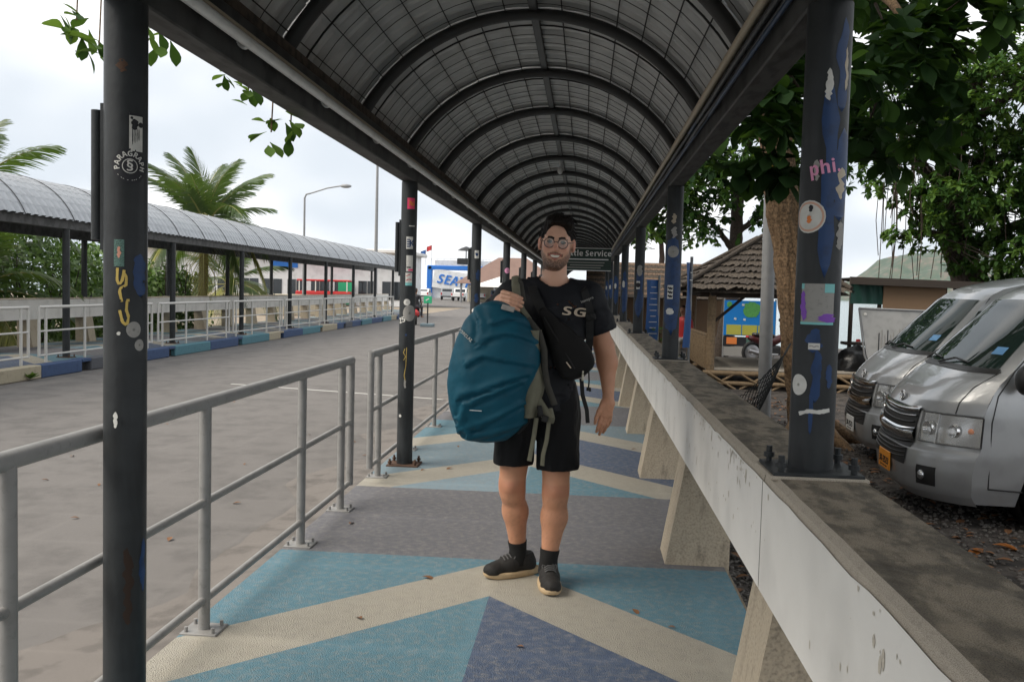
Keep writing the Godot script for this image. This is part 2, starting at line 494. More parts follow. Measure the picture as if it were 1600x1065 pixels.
# --- canopy --------------------------------------------------------------
const ARC_R := 1.165
var sheet_mesh: ArrayMesh
var arch_mesh: ArrayMesh
var net_mesh: ArrayMesh
var seam_mesh: ArrayMesh
func arc_pt(an: float, r: float, y0: float) -> Vector2: return Vector2(sin(an) * r, y0 + cos(an) * r)
func canopy_meshes() -> void:
	# local: centre of span at x 0, foot level y 0; d grows along -z over one third of a bay
	var y0 := 0.62 - ARC_R
	var L := S / 3.0
	var b := MB.new()
	var a0 := 1.16
	var tiles := 16
	var per := 7
	# tiles: sawtooth steps round the arch, ribs along it
	var us := []
	for i in tiles:
		for q in [0.0, 0.5, 0.999]: us.append([(i + q) / tiles, q])
	var ws := []
	for j in per:
		for q in [0.0, 0.18, 0.30, 0.5, 0.82, 0.94]: ws.append((j + q) / per)
	ws.append(1.0)
	b.grid(us.size() - 1, ws.size() - 1, func(u, w):
		var e = us[roundi(u * (us.size() - 1))]
		var q = ws[roundi(w * (ws.size() - 1))]
		var an: float = lerp(-a0, a0, e[0])
		var fr: float = fposmod(q * per, 1.0)
		var rib: float = 0.042 if (fr > 0.29 and fr < 0.83) else 0.0
		var step: float = 0.006 * (1.0 - e[1]) if an < 0 else 0.006 * e[1]
		var p := arc_pt(an, ARC_R + 0.075 + rib + step, y0)
		return Vector3(p.x, p.y, -q * (L + 0.02)), -1.0)
	sheet_mesh = b.mesh()
	b = MB.new()
	var path := []
	for i in 41:
		var p := arc_pt(lerp(-1.085, 1.085, i / 40.0), ARC_R + 0.03, y0)
		path.append(Vector3(p.x, p.y, 0))
	b.tube(path, 0.036, 10)
	arch_mesh = b.mesh()
	b = MB.new()
	for i in 15:
		var p := arc_pt(lerp(-1.06, 1.06, (i + 0.5) / 15.0), ARC_R + 0.062, y0)
		b.tube([Vector3(p.x, p.y, 0), Vector3(p.x, p.y, -L)], 0.0042, 4, false)
	for k in [0.08, 0.22, 0.36, 0.50, 0.62, 0.78, 0.92]:
		var pth := []
		for i in 25:
			var p := arc_pt(lerp(-1.08, 1.08, i / 24.0), ARC_R + 0.06, y0)
			pth.append(Vector3(p.x, p.y, -L * k))
		b.tube(pth, 0.006 if k == 0.22 else 0.0022, 4, false)
	net_mesh = b.mesh()
	b = MB.new()
	path = []
	for i in 41:
		var p := arc_pt(lerp(-1.17, 1.17, i / 40.0), ARC_R + 0.123, y0)
		path.append(Vector3(p.x, p.y, 0))
	b.tube(path, 0.008, 5)
	seam_mesh = b.mesh()

func canopy(root: Node3D, xa: float, xb: float, hb: float, wall_y: float, n0: int, n1: int, dz: float) -> Array:
	# xa: road side pillars on the platform, xb: pillars on the wall, bays n0..n1, pillar k stands at dz + k*S
	var xm := (xa + xb) / 2.0
	var pil := []
	var d0 := dz + n0 * S - 0.6
	var d1 := dz + n1 * S + 0.6
	for x in [xa, xb]:
		var bm := MB.new().box(V(x, hb + 0.1, (d0 + d1) / 2.0), Vector3(0.11, 0.2, d1 - d0), Basis(), 0.006)
		part(root, "beam", bm.mesh(), M.beam)
		var sg := signf(x - xm)
		var pu := MB.new().box(V(x - sg * 0.02, hb + 0.228, (d0 + d1) / 2.0), Vector3(0.05, 0.05, d1 - d0), Basis(), 0.004)
		part(root, "eave_purlin", pu.mesh(), M.eave)
	var rp := MB.new().box(V(xm, hb + 0.2 + 0.69, (d0 + d1) / 2.0), Vector3(0.05, 0.05, d1 - d0), Basis(), 0.004)
	part(root, "ridge_purlin", rp.mesh(), M.arch)
	for k in range(n0 * 3, n1 * 3 + 1):
		var d := dz + k * S / 3.0
		part(root, "arch", arch_mesh, M.arch, Transform3D(Basis(), V(xm, hb + 0.2, d)))
		if k < n1 * 3:
			part(root, "roof_sheet", sheet_mesh, M.sheet if root.position.x > -3.0 else M.sheet_out, Transform3D(Basis(), V(xm, hb + 0.2, d)))
			if root.position.x < -3.0: part(root, "sheet_seam", seam_mesh, M.beam, Transform3D(Basis(), V(xm, hb + 0.2, d)))
			elif d > -2.0 and d < 40: part(root, "wire_netting", net_mesh, M.wire, Transform3D(Basis(), V(xm, hb + 0.2, d)))
	var bolt := MB.new().tube([Vector3.ZERO, Vector3(0, 0.045, 0)], 0.009, 8).tube([Vector3(0, 0.012, 0), Vector3(0, 0.026, 0)], 0.016, 6).mesh()
	var plate := MB.new().box(Vector3(0, 0.008, 0), Vector3(0.25, 0.016, 0.22), Basis(), 0.003).mesh()
	for side in 2:
		var x: float = [xa, xb][side]
		var y: float = [0.0, wall_y][side]
		var pm := MB.new().tube([Vector3(0, 0, 0), Vector3(0, hb - y, 0)], 0.0625, 28, false).mesh()
		for k in range(n0, n1 + 1):
			var d := dz + k * S
			var p := part(root, "pillar", pm, M.pillar, Transform3D(Basis(), V(x, y, d)))
			pil.append([p, side, k, d])
			if d < 22:
				part(p, "base_plate", plate, M.rusty if side == 0 else M.pillar)
				if side == 1: part(p, "grout_pad", MB.new().box(Vector3(0, 0.001, 0), Vector3(0.27, 0.012, 0.235), Basis(), 0.003).mesh(), M.concedge)
				for q in [[-0.1, -0.085], [0.1, -0.085], [-0.1, 0.085], [0.1, 0.085]]:
					part(p, "bolt", bolt, M.rusty if side == 0 else M.pillar, Transform3D(Basis(), Vector3(q[0], 0.016, q[1])))
	return pil

# --- railings ------------------------------------------------------------
func rail_section(label: String, par_at: Transform3D, d0: float, d1: float, posts: Array, mt: Material, group: String) -> Node3D:
	var o := thing("railing", label, "railing", Vector3.ZERO, 0.0, group)
	o.transform = par_at
	part(o, "top_rail", MB.new().tube([V(0, 0.93, d0), V(0, 0.93, d1)], 0.027, 14).mesh(), mt)
	part(o, "middle_rail", MB.new().tube([V(0, 0.53, d0), V(0, 0.53, d1)], 0.0165, 10).mesh(), mt)
	part(o, "bottom_rail", MB.new().tube([V(0, 0.13, d0), V(0, 0.13, d1)], 0.0165, 10).mesh(), mt)
	var pm := MB.new().tube([Vector3.ZERO, Vector3(0, 0.915, 0)], 0.0235, 14).mesh()
	var em := MB.new().tube([Vector3(0, 0.115, 0), Vector3(0, 0.945, 0)], 0.0235, 14).mesh()
	var pl := MB.new().box(Vector3(0, 0.006, 0), Vector3(0.15, 0.012, 0.13), Basis(), 0.002).mesh()
	var bt := MB.new().tube([Vector3.ZERO, Vector3(0, 0.02, 0)], 0.008, 6).mesh()
	for d in posts:
		var p := part(o, "post", pm, mt, Transform3D(Basis(), V(0, 0, d)))
		if posts.size() < 8 and d < 14 and par_at.origin.x > -3:
			part(p, "base_plate", pl, mt)
			for q in [[-0.055, -0.045], [0.055, -0.045], [-0.055, 0.045], [0.055, 0.045]]:
				part(p, "bolt", bt, mt, Transform3D(Basis(), Vector3(q[0], 0.012, q[1])))
	for d in [d0, d1]: part(o, "end_post", em, mt, Transform3D(Basis(), V(0, 0, d)))
	return o

# --- platform with painted chevrons ---------------------------------------
func clip(poly: Array, box: Array) -> Array:
	var a := PackedVector2Array()
	for p in poly: a.append(Vector2(p[0], p[1]))
	var b := PackedVector2Array()
	for p in box: b.append(Vector2(p[0], p[1]))
	var r := Geometry2D.intersect_polygons(a, b)
	var out := []
	for q in r:
		if not Geometry2D.is_polygon_clockwise(q) or true: out.append(Array(q).map(func(e): return [e.x, e.y]))
	return out

func platform(x0: float, x1: float, d0: float, d1: float, called: String, label: String, xf := Transform3D(), flip := false) -> void:
	var o := MeshInstance3D.new()
	o.name = numbered(called)
	o.mesh = MB.new().box(V((x0 + x1) / 2, -0.25, (d0 + d1) / 2), Vector3(x1 - x0, 0.5, d1 - d0)).mesh()
	o.material_override = M.slab
	o.transform = xf
	add_child(o)
	tag(o, label, "", "", "structure")
	var xm := -0.40 if not flip else (x0 + x1) / 2
	var sl := 1.04
	var yy := 0.004
	var bands := []   # apex depths from near to far with colours on the left and right of the apex
	var base := -3.0
	# purple cross bands and chevrons repeat every 4.9 m
	var pr := 4.95
	var k := floori((d0 - 6.25) / pr)
	while 4.65 + k * pr < d1 + 6.0:
		var o0 := 4.65 + k * pr
		var cells := [
			[o0 - 6.0, 0.0, "", ""],
		]
		# zone before the purple band: from previous purple end to o0
		var z0 := o0 - pr + 1.6
		var zone := [[x0, z0], [x1, z0], [x1, o0], [x0, o0]]
		var seq := [[-9.0, -2.38, "p_sky", "p_teal"], [-2.38, -1.82, "p_beige", "p_beige"], [-1.82, -0.56, "p_teal" if k % 2 == 0 else "p_blue", "p_navy"], [-0.56, -0.02, "p_beige", "p_beige"], [-0.02, 9.0, "p_teal", "p_teal" if k % 2 == 0 else "p_blue"]]
		for s in seq:
			var aa: float = o0 + s[0]
			var ab: float = o0 + s[1]
			for side in 2:
				var xe: float = xm - 4.0 if side == 0 else xm + 4.0
				var q := [[xm, aa], [xm, ab], [xe, ab - 4.0 * sl], [xe, aa - 4.0 * sl]]
				var mt: String = s[2 + side]
				for r in clip(q, zone): part(o, "paint_field", plane_poly(r, yy), M[mt])
		part(o, "paint_field", plane_poly([[x0, o0], [x1, o0], [x1, o0 + 1.6], [x0, o0 + 1.6]], yy), M.p_purple)
		k += 1

func parapet(root: Node3D, xi: float, xo: float, y0: float, y1: float, n0: int, n1: int, dz: float) -> void:
	# xi: face towards the walkway, xo: outer face
	var sg := signf(xo - xi)
	for k in range(n0, n1):
		var a := dz + k * S + 0.004
		var e := dz + (k + 1) * S - 0.004
		var b := MB.new()
		var prof := [[xo, y0 + 0.02], [xo, y1 - 0.012], [xo - sg * 0.012, y1], [xi + sg * 0.024, y1], [xi + sg * 0.008, y1 - 0.012], [xi + sg * 0.004, y1 - 0.035], [xi + sg * 0.004, y0]]
		var ed := MB.new()
		for i in 6:
			(ed if i in [3, 4] else b).grid(1, 60, func(u, w):
				var q = prof[i + roundi(u)]
				var d: float = lerp(a, e, w)
				var j: float = fnl.get_noise_2d(d * 5.0, (i + roundi(u)) * 13.0) * (0.0018 if i + roundi(u) in [3, 4] else 0.0)
				return V(q[0] + j, q[1] + j * 0.5, d), sg)
		b.face([V(xo, y0 + 0.02, a), V(xo, y0 + 0.02, e), V(xi + sg * 0.004, y0, e), V(xi + sg * 0.004, y0, a)], Vector3.DOWN)
		b.face([V(xo, y0 + 0.02, a), V(xo, y1 - 0.015, a), V(xi + sg * 0.045, y1, a), V(xi + sg * 0.004, y0, a)], Vector3.BACK)
		b.face([V(xo, y0 + 0.02, e), V(xo, y1 - 0.015, e), V(xi + sg * 0.045, y1, e), V(xi + sg * 0.004, y0, e)], Vector3.FORWARD)
		var w1 := part(root, "wall_panel", b.mesh(), M.conctop)
		part(w1, "worn_edge", ed.mesh(), M.concedge)
		var f := MB.new()
		f.grid(1, 40, func(u, w):
			var d: float = lerp(a, e, w)
			var top: float = y1 - 0.03 + fnl.get_noise_1d(d * 9.0 + 40.0) * 0.010
			return V(xi + sg * (0.0005 if u > 0.5 else 0.0), lerp(y0 - 0.001, top, u), d), -sg)
		part(w1, "painted_face", f.mesh(), M.white, Transform3D(), "white painted inner face of the wall")
		if k > -2 and k < 4 and xi > 0.0:
			var gs := MB.new()
			rng.seed = 500 + k
			for i in 260:
				var dc := rng.randf_range(a + 0.05, e - 0.05)
				var yc := y1 - 0.035 - 0.26 * pow(rng.randf(), 4.5)
				if fnl.get_noise_1d(dc * 2.2) < 0.0 and yc > y1 - 0.2: continue
				var rw := rng.randf_range(0.0015, 0.009)
				var rh := rw * rng.randf_range(0.6, 2.6)
				var ctr := gs.add(V(xi - sg * 0.0008, yc, dc), Vector3(-sg, 0, 0))
				for j in 9:
					var an := TAU * j / 8.0
					var rr := 1.0 + 0.6 * fnl.get_noise_2d(cos(an) * 2.0 + i, sin(an) * 2.0)
					gs.add(V(xi - sg * 0.0008, minf(yc + sin(an) * rh * rr, y1 - 0.035), dc + cos(an) * rw * rr), Vector3(-sg, 0, 0))
				for j in 8: gs.tri(ctr, ctr + 1 + j, ctr + 2 + j)
			part(w1, "grime_stains", gs.mesh(), M.stainpatch).set_meta("kind", "stuff")
	var pm := MB.new()
	var zf := 0.15
	var x0 := xi - sg * 0.075
	var xt := xi + sg * 0.02
	var xe := xo - sg * 0.015
	var pts := [[x0, -0.0], [xe, -0.0], [xe, y0 + 0.01], [xt, y0 + 0.01]]
	pm.face([V(x0, 0, -zf), V(xe, 0, -zf), V(xe, y0 + .01, -zf), V(xt, y0 + .01, -zf)], Vector3.BACK)
	pm.face([V(x0, 0, zf), V(xe, 0, zf), V(xe, y0 + .01, zf), V(xt, y0 + .01, zf)], Vector3.FORWARD)
	pm.face([V(x0, 0, -zf), V(x0, 0, zf), V(xt, y0 + .01, zf), V(xt, y0 + .01, -zf)], Vector3(-sg, 0, 0))
	pm.face([V(xe, -0.5, -zf), V(xe, -0.5, zf), V(xe, y0 + .01, zf), V(xe, y0 + .01, -zf)], Vector3(sg, 0, 0))
	pm.face([V(x0, 0, -zf), V(xe, 0, -zf), V(xe, -.5, -zf), V(x0 + sg * .3, -.5, -zf)], Vector3.BACK)
	var pmesh := pm.mesh()
	for k in range(n0 * 2, n1 * 2 + 1):
		part(root, "pier", pmesh, M.conc, Transform3D(Basis(), V(0, 0.003, dz + k * S / 2.0)))

# patch stuck on a pillar: a(ngle) 0 faces the camera side (+z), positive towards +x
func cyl_pt(a: float, y: float, r: float) -> Vector3: return Vector3(sin(a) * r, y, cos(a) * r)
func patch(p: Node3D, called: String, mt: Material, a0: float, a1: float, y0: float, y1: float, lift := 0.001, rag := 0.0, sd := 0.0, label := "") -> MeshInstance3D:
	var b := MB.new()
	var nv := 14 if rag > 0.0 else 2
	b.grid(8, nv, func(u, w):
		var y: float = lerp(y0, y1, w)
		var l := a0
		var r := a1
		if rag > 0.0:
			var mid := (a0 + a1) / 2.0
			var hw := (a1 - a0) / 2.0
			var cap: float = sqrt(maxf(0.0, 1.0 - pow(absf(w * 2.0 - 1.0), 3.0)))
			l = mid - hw * cap * (1.0 + rag * 1.6 * fnl.get_noise_2d(w * 3.0 + sd, 1.0)) + rag * hw * fnl.get_noise_2d(w * 2.0, sd * 3.1)
			r = mid + hw * cap * (1.0 + rag * 1.6 * fnl.get_noise_2d(w * 3.0 - sd, 7.0)) + rag * hw * fnl.get_noise_2d(w * 2.0, sd * 3.1)
		return cyl_pt(lerp(l, r, u), y, 0.0625 + lift), 1.0)
	return part(p, called, b.mesh(), mt, Transform3D(), label)
func disc(p: Node3D, called: String, mt: Material, a: float, y: float, r: float, lift := 0.001, ry := 1.0, label := "") -> MeshInstance3D:
	var b := MB.new()
	b.grid(20, 4, func(u, w):
		var an: float = TAU * u
		return cyl_pt(a + cos(an) * r * w / 0.0625, y + sin(an) * r * ry * w, 0.0625 + lift), 1.0)
	return part(p, called, b.mesh(), mt, Transform3D(), label)
func pillar_text(p: Node3D, s: String, mt: Material, a: float, y: float, size: float, lift := 0.0015, tilt := 0.0, called := "lettering", bold := true) -> void:
	part(p, called, MB.new().text(s, size, 0.0004, func(q):
		var e := Vector2(q.x, q.y).rotated(tilt)
		return cyl_pt(a + e.x / 0.0625, y + e.y, 0.0625 + lift + q.z), bold).mesh(), mt)
func ring_text(p: Node3D, s: String, mt: Material, a: float, y: float, rad: float, size: float, arc: float, top := true, lift := 0.0022) -> void:
	var b := MB.new()
	for i in s.length():
		var th: float = ((i + 0.5) / s.length() - 0.5) * arc
		b.text(s[i], size, 0.0004, func(q):
			var e := Vector2(q.x, q.y + rad).rotated(-th) if top else Vector2(q.x, q.y - rad).rotated(th)
			return cyl_pt(a + e.x / 0.0625, y + e.y, 0.0625 + lift + q.z))
	part(p, "lettering", b.mesh(), mt)
func scrawl(p: Node3D, called: String, mt: Material, pts: Array, wd := 0.006, lift := 0.001) -> void:
	# pen strokes: list of strokes, each a list of [angle, height]
	var b := MB.new()
	for st in pts:
		var cv := Curve2D.new()
		for q in st: cv.add_point(Vector2(q[0] * 0.0625, q[1]))
		for i in st.size():
			var q0: Array = st[max(i - 1, 0)]
			var q1: Array = st[min(i + 1, st.size() - 1)]
			var tg := Vector2((q1[0] - q0[0]) * 0.0625, q1[1] - q0[1]) * 0.18
			cv.set_point_in(i, -tg); cv.set_point_out(i, tg)
		var L := cv.get_baked_length()
		var n := maxi(6, int(L / 0.006))
		b.grid(1, n, func(u, w):
			var c0 := cv.sample_baked(w * L)
			var c1 := cv.sample_baked(minf(w * L + 0.002, L))
			var c2 := cv.sample_baked(maxf(w * L - 0.002, 0))
			var nr: Vector2 = (c1 - c2).orthogonal().normalized() * wd * (u - 0.5) * (1.0 + 0.5 * fnl.get_noise_1d(w * 9.0))
			return cyl_pt((c0.x + nr.x) / 0.0625, c0.y + nr.y, 0.0625 + lift), 1.0)
	part(p, called, b.mesh(), mt)

func near_walkway() -> void:
	platform(-1.575, 0.76, -20.0, 70.0, "walkway_floor", "walkway floor painted with blue beige and purple chevrons")
	var w := thing("parapet_wall", "long white painted concrete wall on sloping piers beside the walkway", "wall")
	parapet(w, 0.53, 0.80, 0.56, 0.906, -5, 15, Z0)
	canopy_meshes()
	var o := thing("walkway_canopy", "arched metal canopy on dark grey pillars above the man", "canopy")
	var pil := canopy(o, -1.399, 0.663, 2.235, 0.906, -5, 14, Z0)
	var get_p := func(side, k):
		for q in pil:
			if q[1] == side and q[2] == k: return q[0]
		return null
	# lamp tube fitting on the road side of each pillar
	var fx := MB.new().tube([Vector3(-0.092, 1.53, 0.0), Vector3(-0.092, 1.92, 0.0)], 0.016, 12).box(Vector3(-0.07, 1.72, 0), Vector3(0.012, 0.44, 0.02)).mesh()
	for k in 9: part(get_p.call(0, k), "tube_holder", fx, M.pillar)
	# pipes and cables slung under the eaves
	var L := [0.0]
	part(o, "drain_pipe", MB.new().tube([V(-1.30, 2.318, -2), V(-1.30, 2.318, 60)], 0.021, 12).mesh(), M.pvc)
	part(o, "conduit", MB.new().tube([V(-1.318, 2.362, -2), V(-1.318, 2.362, 60)], 0.009, 8).mesh(), M.conduit)
	var clipm := MB.new().box(Vector3(0, 0, 0), Vector3(0.075, 0.006, 0.02)).tube([Vector3(-.0, 0, -.012), Vector3(0, 0, .012)], 0.024, 12).mesh()
	for k in 14: part(o, "pipe_clip", clipm, M.pvc, Transform3D(Basis(), V(-1.318, 2.318, 2.3 + k * 1.1)))
	for c in [[0.578, 2.415, 0.019, "conduit", 0.004], [0.548, 2.375, 0.017, "conduit", 0.012], [0.58, 2.36, 0.011, "cableblue", 0.03], [0.565, 2.335, 0.012, "cable", 0.04], [0.59, 2.33, 0.010, "cable", 0.05], [0.56, 2.40, 0.011, "cable", 0.035], [0.585, 2.305, 0.009, "cableblue", 0.055]]:
		var pth := []
		for i in 160:
			var d: float = -1.0 + i * 0.25
			var sag: float = c[4] * (fnl.get_noise_2d(d * 0.6, c[0] * 90.0) + 0.5 * fnl.get_noise_2d(d * 2.0, c[1] * 90.0))
			pth.append(V(c[0] + sag * 0.7, c[1] + sag, d))
		part(o, "cable" if c[3] != "conduit" else "conduit", MB.new().tube(pth, c[2], 8).mesh(), M[c[3]])
	var bl := part(o, "lamp_holder", MB.new().tube([V(-0.37, 3.08, 11.6), V(-0.37, 2.97, 11.6)], 0.012, 8).ball(V(-0.37, 2.94, 11.6), Vector3(0.035, 0.05, 0.035), 12, 8).mesh(), M.pvc)
	# hanging sign over the walkway
	var sg := thing("hanging_sign", "dark green hanging notice board under the canopy behind the man", "sign", V(-0.05, 2.02, 17.0))
	part(sg, "board", MB.new().box(Vector3.ZERO, Vector3(1.0, 0.42, 0.03), Basis(), 0.004).mesh(), mk("signgreen", Color(0.015, 0.035, 0.028), 0.5))
	for q in [[0.0, 0.205, 1.0, 0.012], [0.0, -0.205, 1.0, 0.012], [0.0, 0.0, 0.9, 0.02]]:
		part(sg, "line", MB.new().box(Vector3(q[0], q[1], 0.018), Vector3(q[2], q[3], 0.004)).mesh(), M.pvc)
	part(sg, "lettering", MB.new().text("Shuttle Service", 0.14, 0.004, func(q): return q + Vector3(0, 0.11, 0.02)).mesh(), M.pvc)
	for q in [[-0.02, -0.06, 0.8], [0.05, -0.11, 0.62], [-0.04, -0.155, 0.7]]: part(sg, "line_of_writing", MB.new().box(Vector3(q[0], q[1], 0.018), Vector3(q[2], 0.016, 0.004)).mesh(), M.greypaper)
	for x in [-0.42, 0.42]: part(sg, "hanger", MB.new().tube([Vector3(x, 0.2, 0), Vector3(x, 0.62, 0)], 0.006, 6).mesh(), M.wire)
	# railings by the road
	rail_section("grey tube railing nearest the camera, beside the first pillar", at(V(-1.5, 0, 0)), 1.3, 5.77, [1.5, 2.25, 3.5, 4.75, 5.55], M.rail, "railings between walkway and road")
	rail_section("grey tube railing behind the second pillar, left of the backpack", at(V(-1.5, 0, 0)), 6.32, 11.4, [6.58, 7.75, 9.1, 10.3, 11.2], M.rail, "railings between walkway and road")
	pillar_marks(get_p)

func pillar_marks(get_p: Callable) -> void:
	var a: Node3D = get_p.call(0, 0)   # first road side pillar
	# stickers and marks; angle 0 looks straight along the walkway, camera sees about -0.9 .. 1.9
	var st := patch(a, "sticker", M.whitepaper, 0.62, 1.28, 1.793, 1.905, 0.001, 0.0, 0.0, "black and white sticker with a drawn hand")
	patch(st, "print", M.ink, 0.62, 1.28, 1.897, 1.905, 0.0016)
	for q in [[0.75, 0.80], [0.86, 0.9], [0.96, 1.0], [1.05, 1.1]]: patch(st, "print", M.ink, q[0], q[1], 1.81 + (q[0] - 0.75) * 0.05, 1.86, 0.0016, 0.4, q[0] * 9.0)
	patch(st, "print", M.ink, 0.72, 1.02, 1.855, 1.888, 0.0018, 0.5, 4.0)
	disc(st, "print", M.ink, 1.17, 1.872, 0.008, 0.0018)
	var ds := disc(a, "sticker", M.ink, 0.66, 1.748, 0.052, 0.0012, 1.0, "round black sticker lettered PARAGRAPH")
	disc(ds, "print", M.whitepaper, 0.66, 1.748, 0.022, 0.0018)
	disc(ds, "print", M.ink, 0.66, 1.748, 0.0195, 0.0022)
	ring_text(ds, "PARAGRAPH", M.whitepaper, 0.66, 1.748, 0.0365, 0.022, 3.9)
	ring_text(ds, "- -- - --- --", M.whitepaper, 0.66, 1.748, 0.041, 0.013, 1.9, false)
	pillar_text(ds, "§", M.whitepaper, 0.66, 1.748, 0.042, 0.0026)
	patch(a, "sticker", M.tealpic, -0.05, 0.42, 1.45, 1.53, 0.001, 0.0, 0.0, "small green picture sticker")
	patch(a, "print", M.flesh_pic, 0.12, 0.26, 1.475, 1.51, 0.0018, 0.5, 2.0)
	patch(a, "paint_patch", M.bluepaint, 0.85, 1.55, 1.36, 1.49, 0.0008, 0.35, 3.0)
	patch(a, "paint_patch", M.bluepaint, 1.25, 1.6, 0.45, 0.62, 0.0008, 0.5, 5.0)
	scrawl(a, "graffiti", M.yellowpen, [[[0.12, 1.446], [0.10, 1.41], [0.2, 1.395], [0.34, 1.41], [0.42, 1.44]], [[0.42, 1.43], [0.52, 1.418], [0.50, 1.395], [0.24, 1.385], [0.22, 1.375], [0.32, 1.345]], [[0.66, 1.35], [0.55, 1.35], [0.52, 1.32], [0.62, 1.30], [0.55, 1.275], [0.35, 1.285], [0.22, 1.32]]], 0.0075)
	disc(a, "sticker_remnant", M.greypaper, 0.86, 1.262, 0.022, 0.001, 1.1)
	disc(a, "sticker_remnant", M.greypaper, 1.15, 1.215, 0.016, 0.001, 1.1)
	patch(a, "sticker_remnant", M.whitepaper, 0.10, 0.26, 1.245, 1.256, 0.001, 0.3, 1.0)
	patch(a, "sticker_remnant", M.whitepaper, -0.06, 0.14, 0.965, 1.015, 0.001, 0.5, 8.0)
	patch(a, "rust_patch", M.rustdark, 0.42, 0.86, 0.45, 0.6, 0.0012, 0.7, 11.0, "rust hole where the paint has flaked")
	patch(a, "rust_patch", M.rustdark, 0.45, 0.78, 0.36, 0.47, 0.0012, 0.6, 13.0)
	patch(a, "rust_patch", M.rusty, 0.1, 0.5, 2.02, 2.06, 0.0012, 0.6, 15.0)
	for i in 26: disc(a, "paint_blister", M.pillar, rng.randf_range(0.2, 1.5), rng.randf_range(0.5, 2.2), rng.randf_range(0.002, 0.005), 0.0025)
	var b: Node3D = get_p.call(0, 1)   # second road side pillar
	patch(b, "sticker", M.hotpink, -0.05, 0.9, 2.02, 2.105, 0.001, 0.0, 0.0, "hot pink sticker")
	scrawl(b, "print", M.orange, [[[0.1, 2.08], [0.3, 2.08], [0.2, 2.045]], [[0.42, 2.08], [0.42, 2.045], [0.55, 2.07], [0.62, 2.045]], [[0.7, 2.08], [0.8, 2.06], [0.7, 2.045]]], 0.008, 0.002)
	patch(b, "sticker_remnant", M.whitepaper, 0.2, 0.95, 1.885, 1.892, 0.001)
	var s2 := patch(b, "sticker", M.whitepaper, -0.1, 0.75, 1.71, 1.805, 0.001, 0.0, 0.0, "white and blue sticker with the letter K")
	for i in 4: patch(s2, "print", M.bluepaint, -0.02, 0.4 - i * 0.02, 1.725 + i * 0.018, 1.734 + i * 0.018, 0.0018)
	pillar_text(s2, "K", M.bluepaint, 0.55, 1.755, 0.07, 0.002)
	var s3 := patch(b, "sticker", M.whitepaper, -0.05, 0.78, 1.535, 1.66, 0.001, 0.0, 0.0, "white sticker with red stripe")
	patch(s3, "print", M.hotpink, 0.2, 0.78, 1.54, 1.555, 0.0016)
	patch(s3, "print", M.ink, 0.0, 0.5, 1.562, 1.572, 0.0016)
	var s4 := patch(b, "sticker", M.whitepaper, -0.12, 0.72, 1.445, 1.525, 0.001, 0.0, 0.0, "white sticker with red script and pale blue base")
	patch(s4, "print", M.aqua, -0.12, 0.72, 1.425, 1.448, 0.0016)
	scrawl(s4, "print", M.redink, [[[-0.05, 1.50], [0.2, 1.505], [0.5, 1.515]], [[-0.05, 1.465], [0.3, 1.475], [0.65, 1.47]]], 0.006, 0.0018)
	disc(b, "sticker_remnant", M.whitepaper, 0.12, 1.295, 0.026, 0.001)
	disc(b, "sticker_remnant", M.greypaper, 0.5, 1.21, 0.055, 0.001, 1.15)
	pillar_text(b, "25", M.whitepaper, -0.55, 1.155, 0.06, 0.001, 0.3)
	disc(b, "paint_patch", M.bluepaint, 0.1, 1.04, 0.009)
	scrawl(b, "graffiti", M.yellowpen, [[[0.0, 0.93], [-0.2, 0.90], [0.1, 0.87], [-0.15, 0.84]], [[0.2, 0.94], [0.15, 0.80], [-0.05, 0.72], [0.1, 0.68]]], 0.005)
	patch(b, "sticker_remnant", M.greypaper, -0.05, 0.2, 0.62, 0.69, 0.001, 0.6, 3.0)
	disc(b, "sticker_remnant", M.whitepaper, -0.5, 0.4, 0.012)
	var c: Node3D = get_p.call(0, 2)
	patch(c, "sticker", M.whitepaper, -0.2, 0.7, 1.80, 1.90, 0.001)
	scrawl(c, "print", M.bluepaint, [[[0.0, 1.87], [0.1, 1.83], [0.2, 1.87], [0.3, 1.83], [0.45, 1.865]]], 0.012, 0.002)
	patch(c, "paint_patch", M.bluepaint, 0.2, 1.0, 1.52, 1.66, 0.001, 0.4, 1.0)
	patch(c, "paint_patch", M.bluepaint, 0.0, 0.8, 1.24, 1.36, 0.001, 0.4, 2.0)
	disc(c, "sticker_remnant", M.whitepaper, -0.1, 1.14, 0.03)
	disc(get_p.call(0, 3), "sticker", M.pink, 0.4, 1.75, 0.05)
	# first wall pillar, heights above the wall top
	var e: Node3D = get_p.call(1, 0)
	patch(e, "paint_patch", M.bluepaint, -0.35, 0.35, 0.56, 1.12, 0.0008, 0.5, 21.0, "flaking blue paint")
	patch(e, "paint_patch", M.bluepaint, 0.1, 1.2, 0.72, 0.98, 0.0009, 0.5, 26.0)
	patch(e, "paint_patch", M.bluepaint, -0.6, 0.0, 0.35, 0.42, 0.0008, 0.4, 22.0)
	patch(e, "paint_patch", M.bluepaint, -0.36, 0.06, 0.21, 0.36, 0.0009, 0.4, 23.0)
	patch(e, "paint_patch", M.bluepaint, -0.42, -0.22, 0.12, 0.26, 0.001, 0.3, 24.0)
	patch(e, "paint_patch", M.bluepaint, 0.3, 0.62, 0.25, 0.32, 0.0009, 0.4, 25.0)
	patch(e, "paint_patch", M.bluepaint, 0.2, 0.7, 1.02, 1.28, 0.0008, 0.5, 29.0)
	var rs := disc(e, "sticker", M.whitepaper, -0.78, 0.732, 0.046, 0.0014, 1.0, "round white sticker with peach rim")
	disc(rs, "print", mk("peach", Color(0.62, 0.38, 0.28), 0.7), -0.78, 0.732, 0.042, 0.002)
	disc(rs, "print", M.whitepaper, -0.78, 0.732, 0.036, 0.0026)
	patch(rs, "print", M.orange, -0.85, -0.65, 0.713, 0.735, 0.0032, 0.3, 2.0)
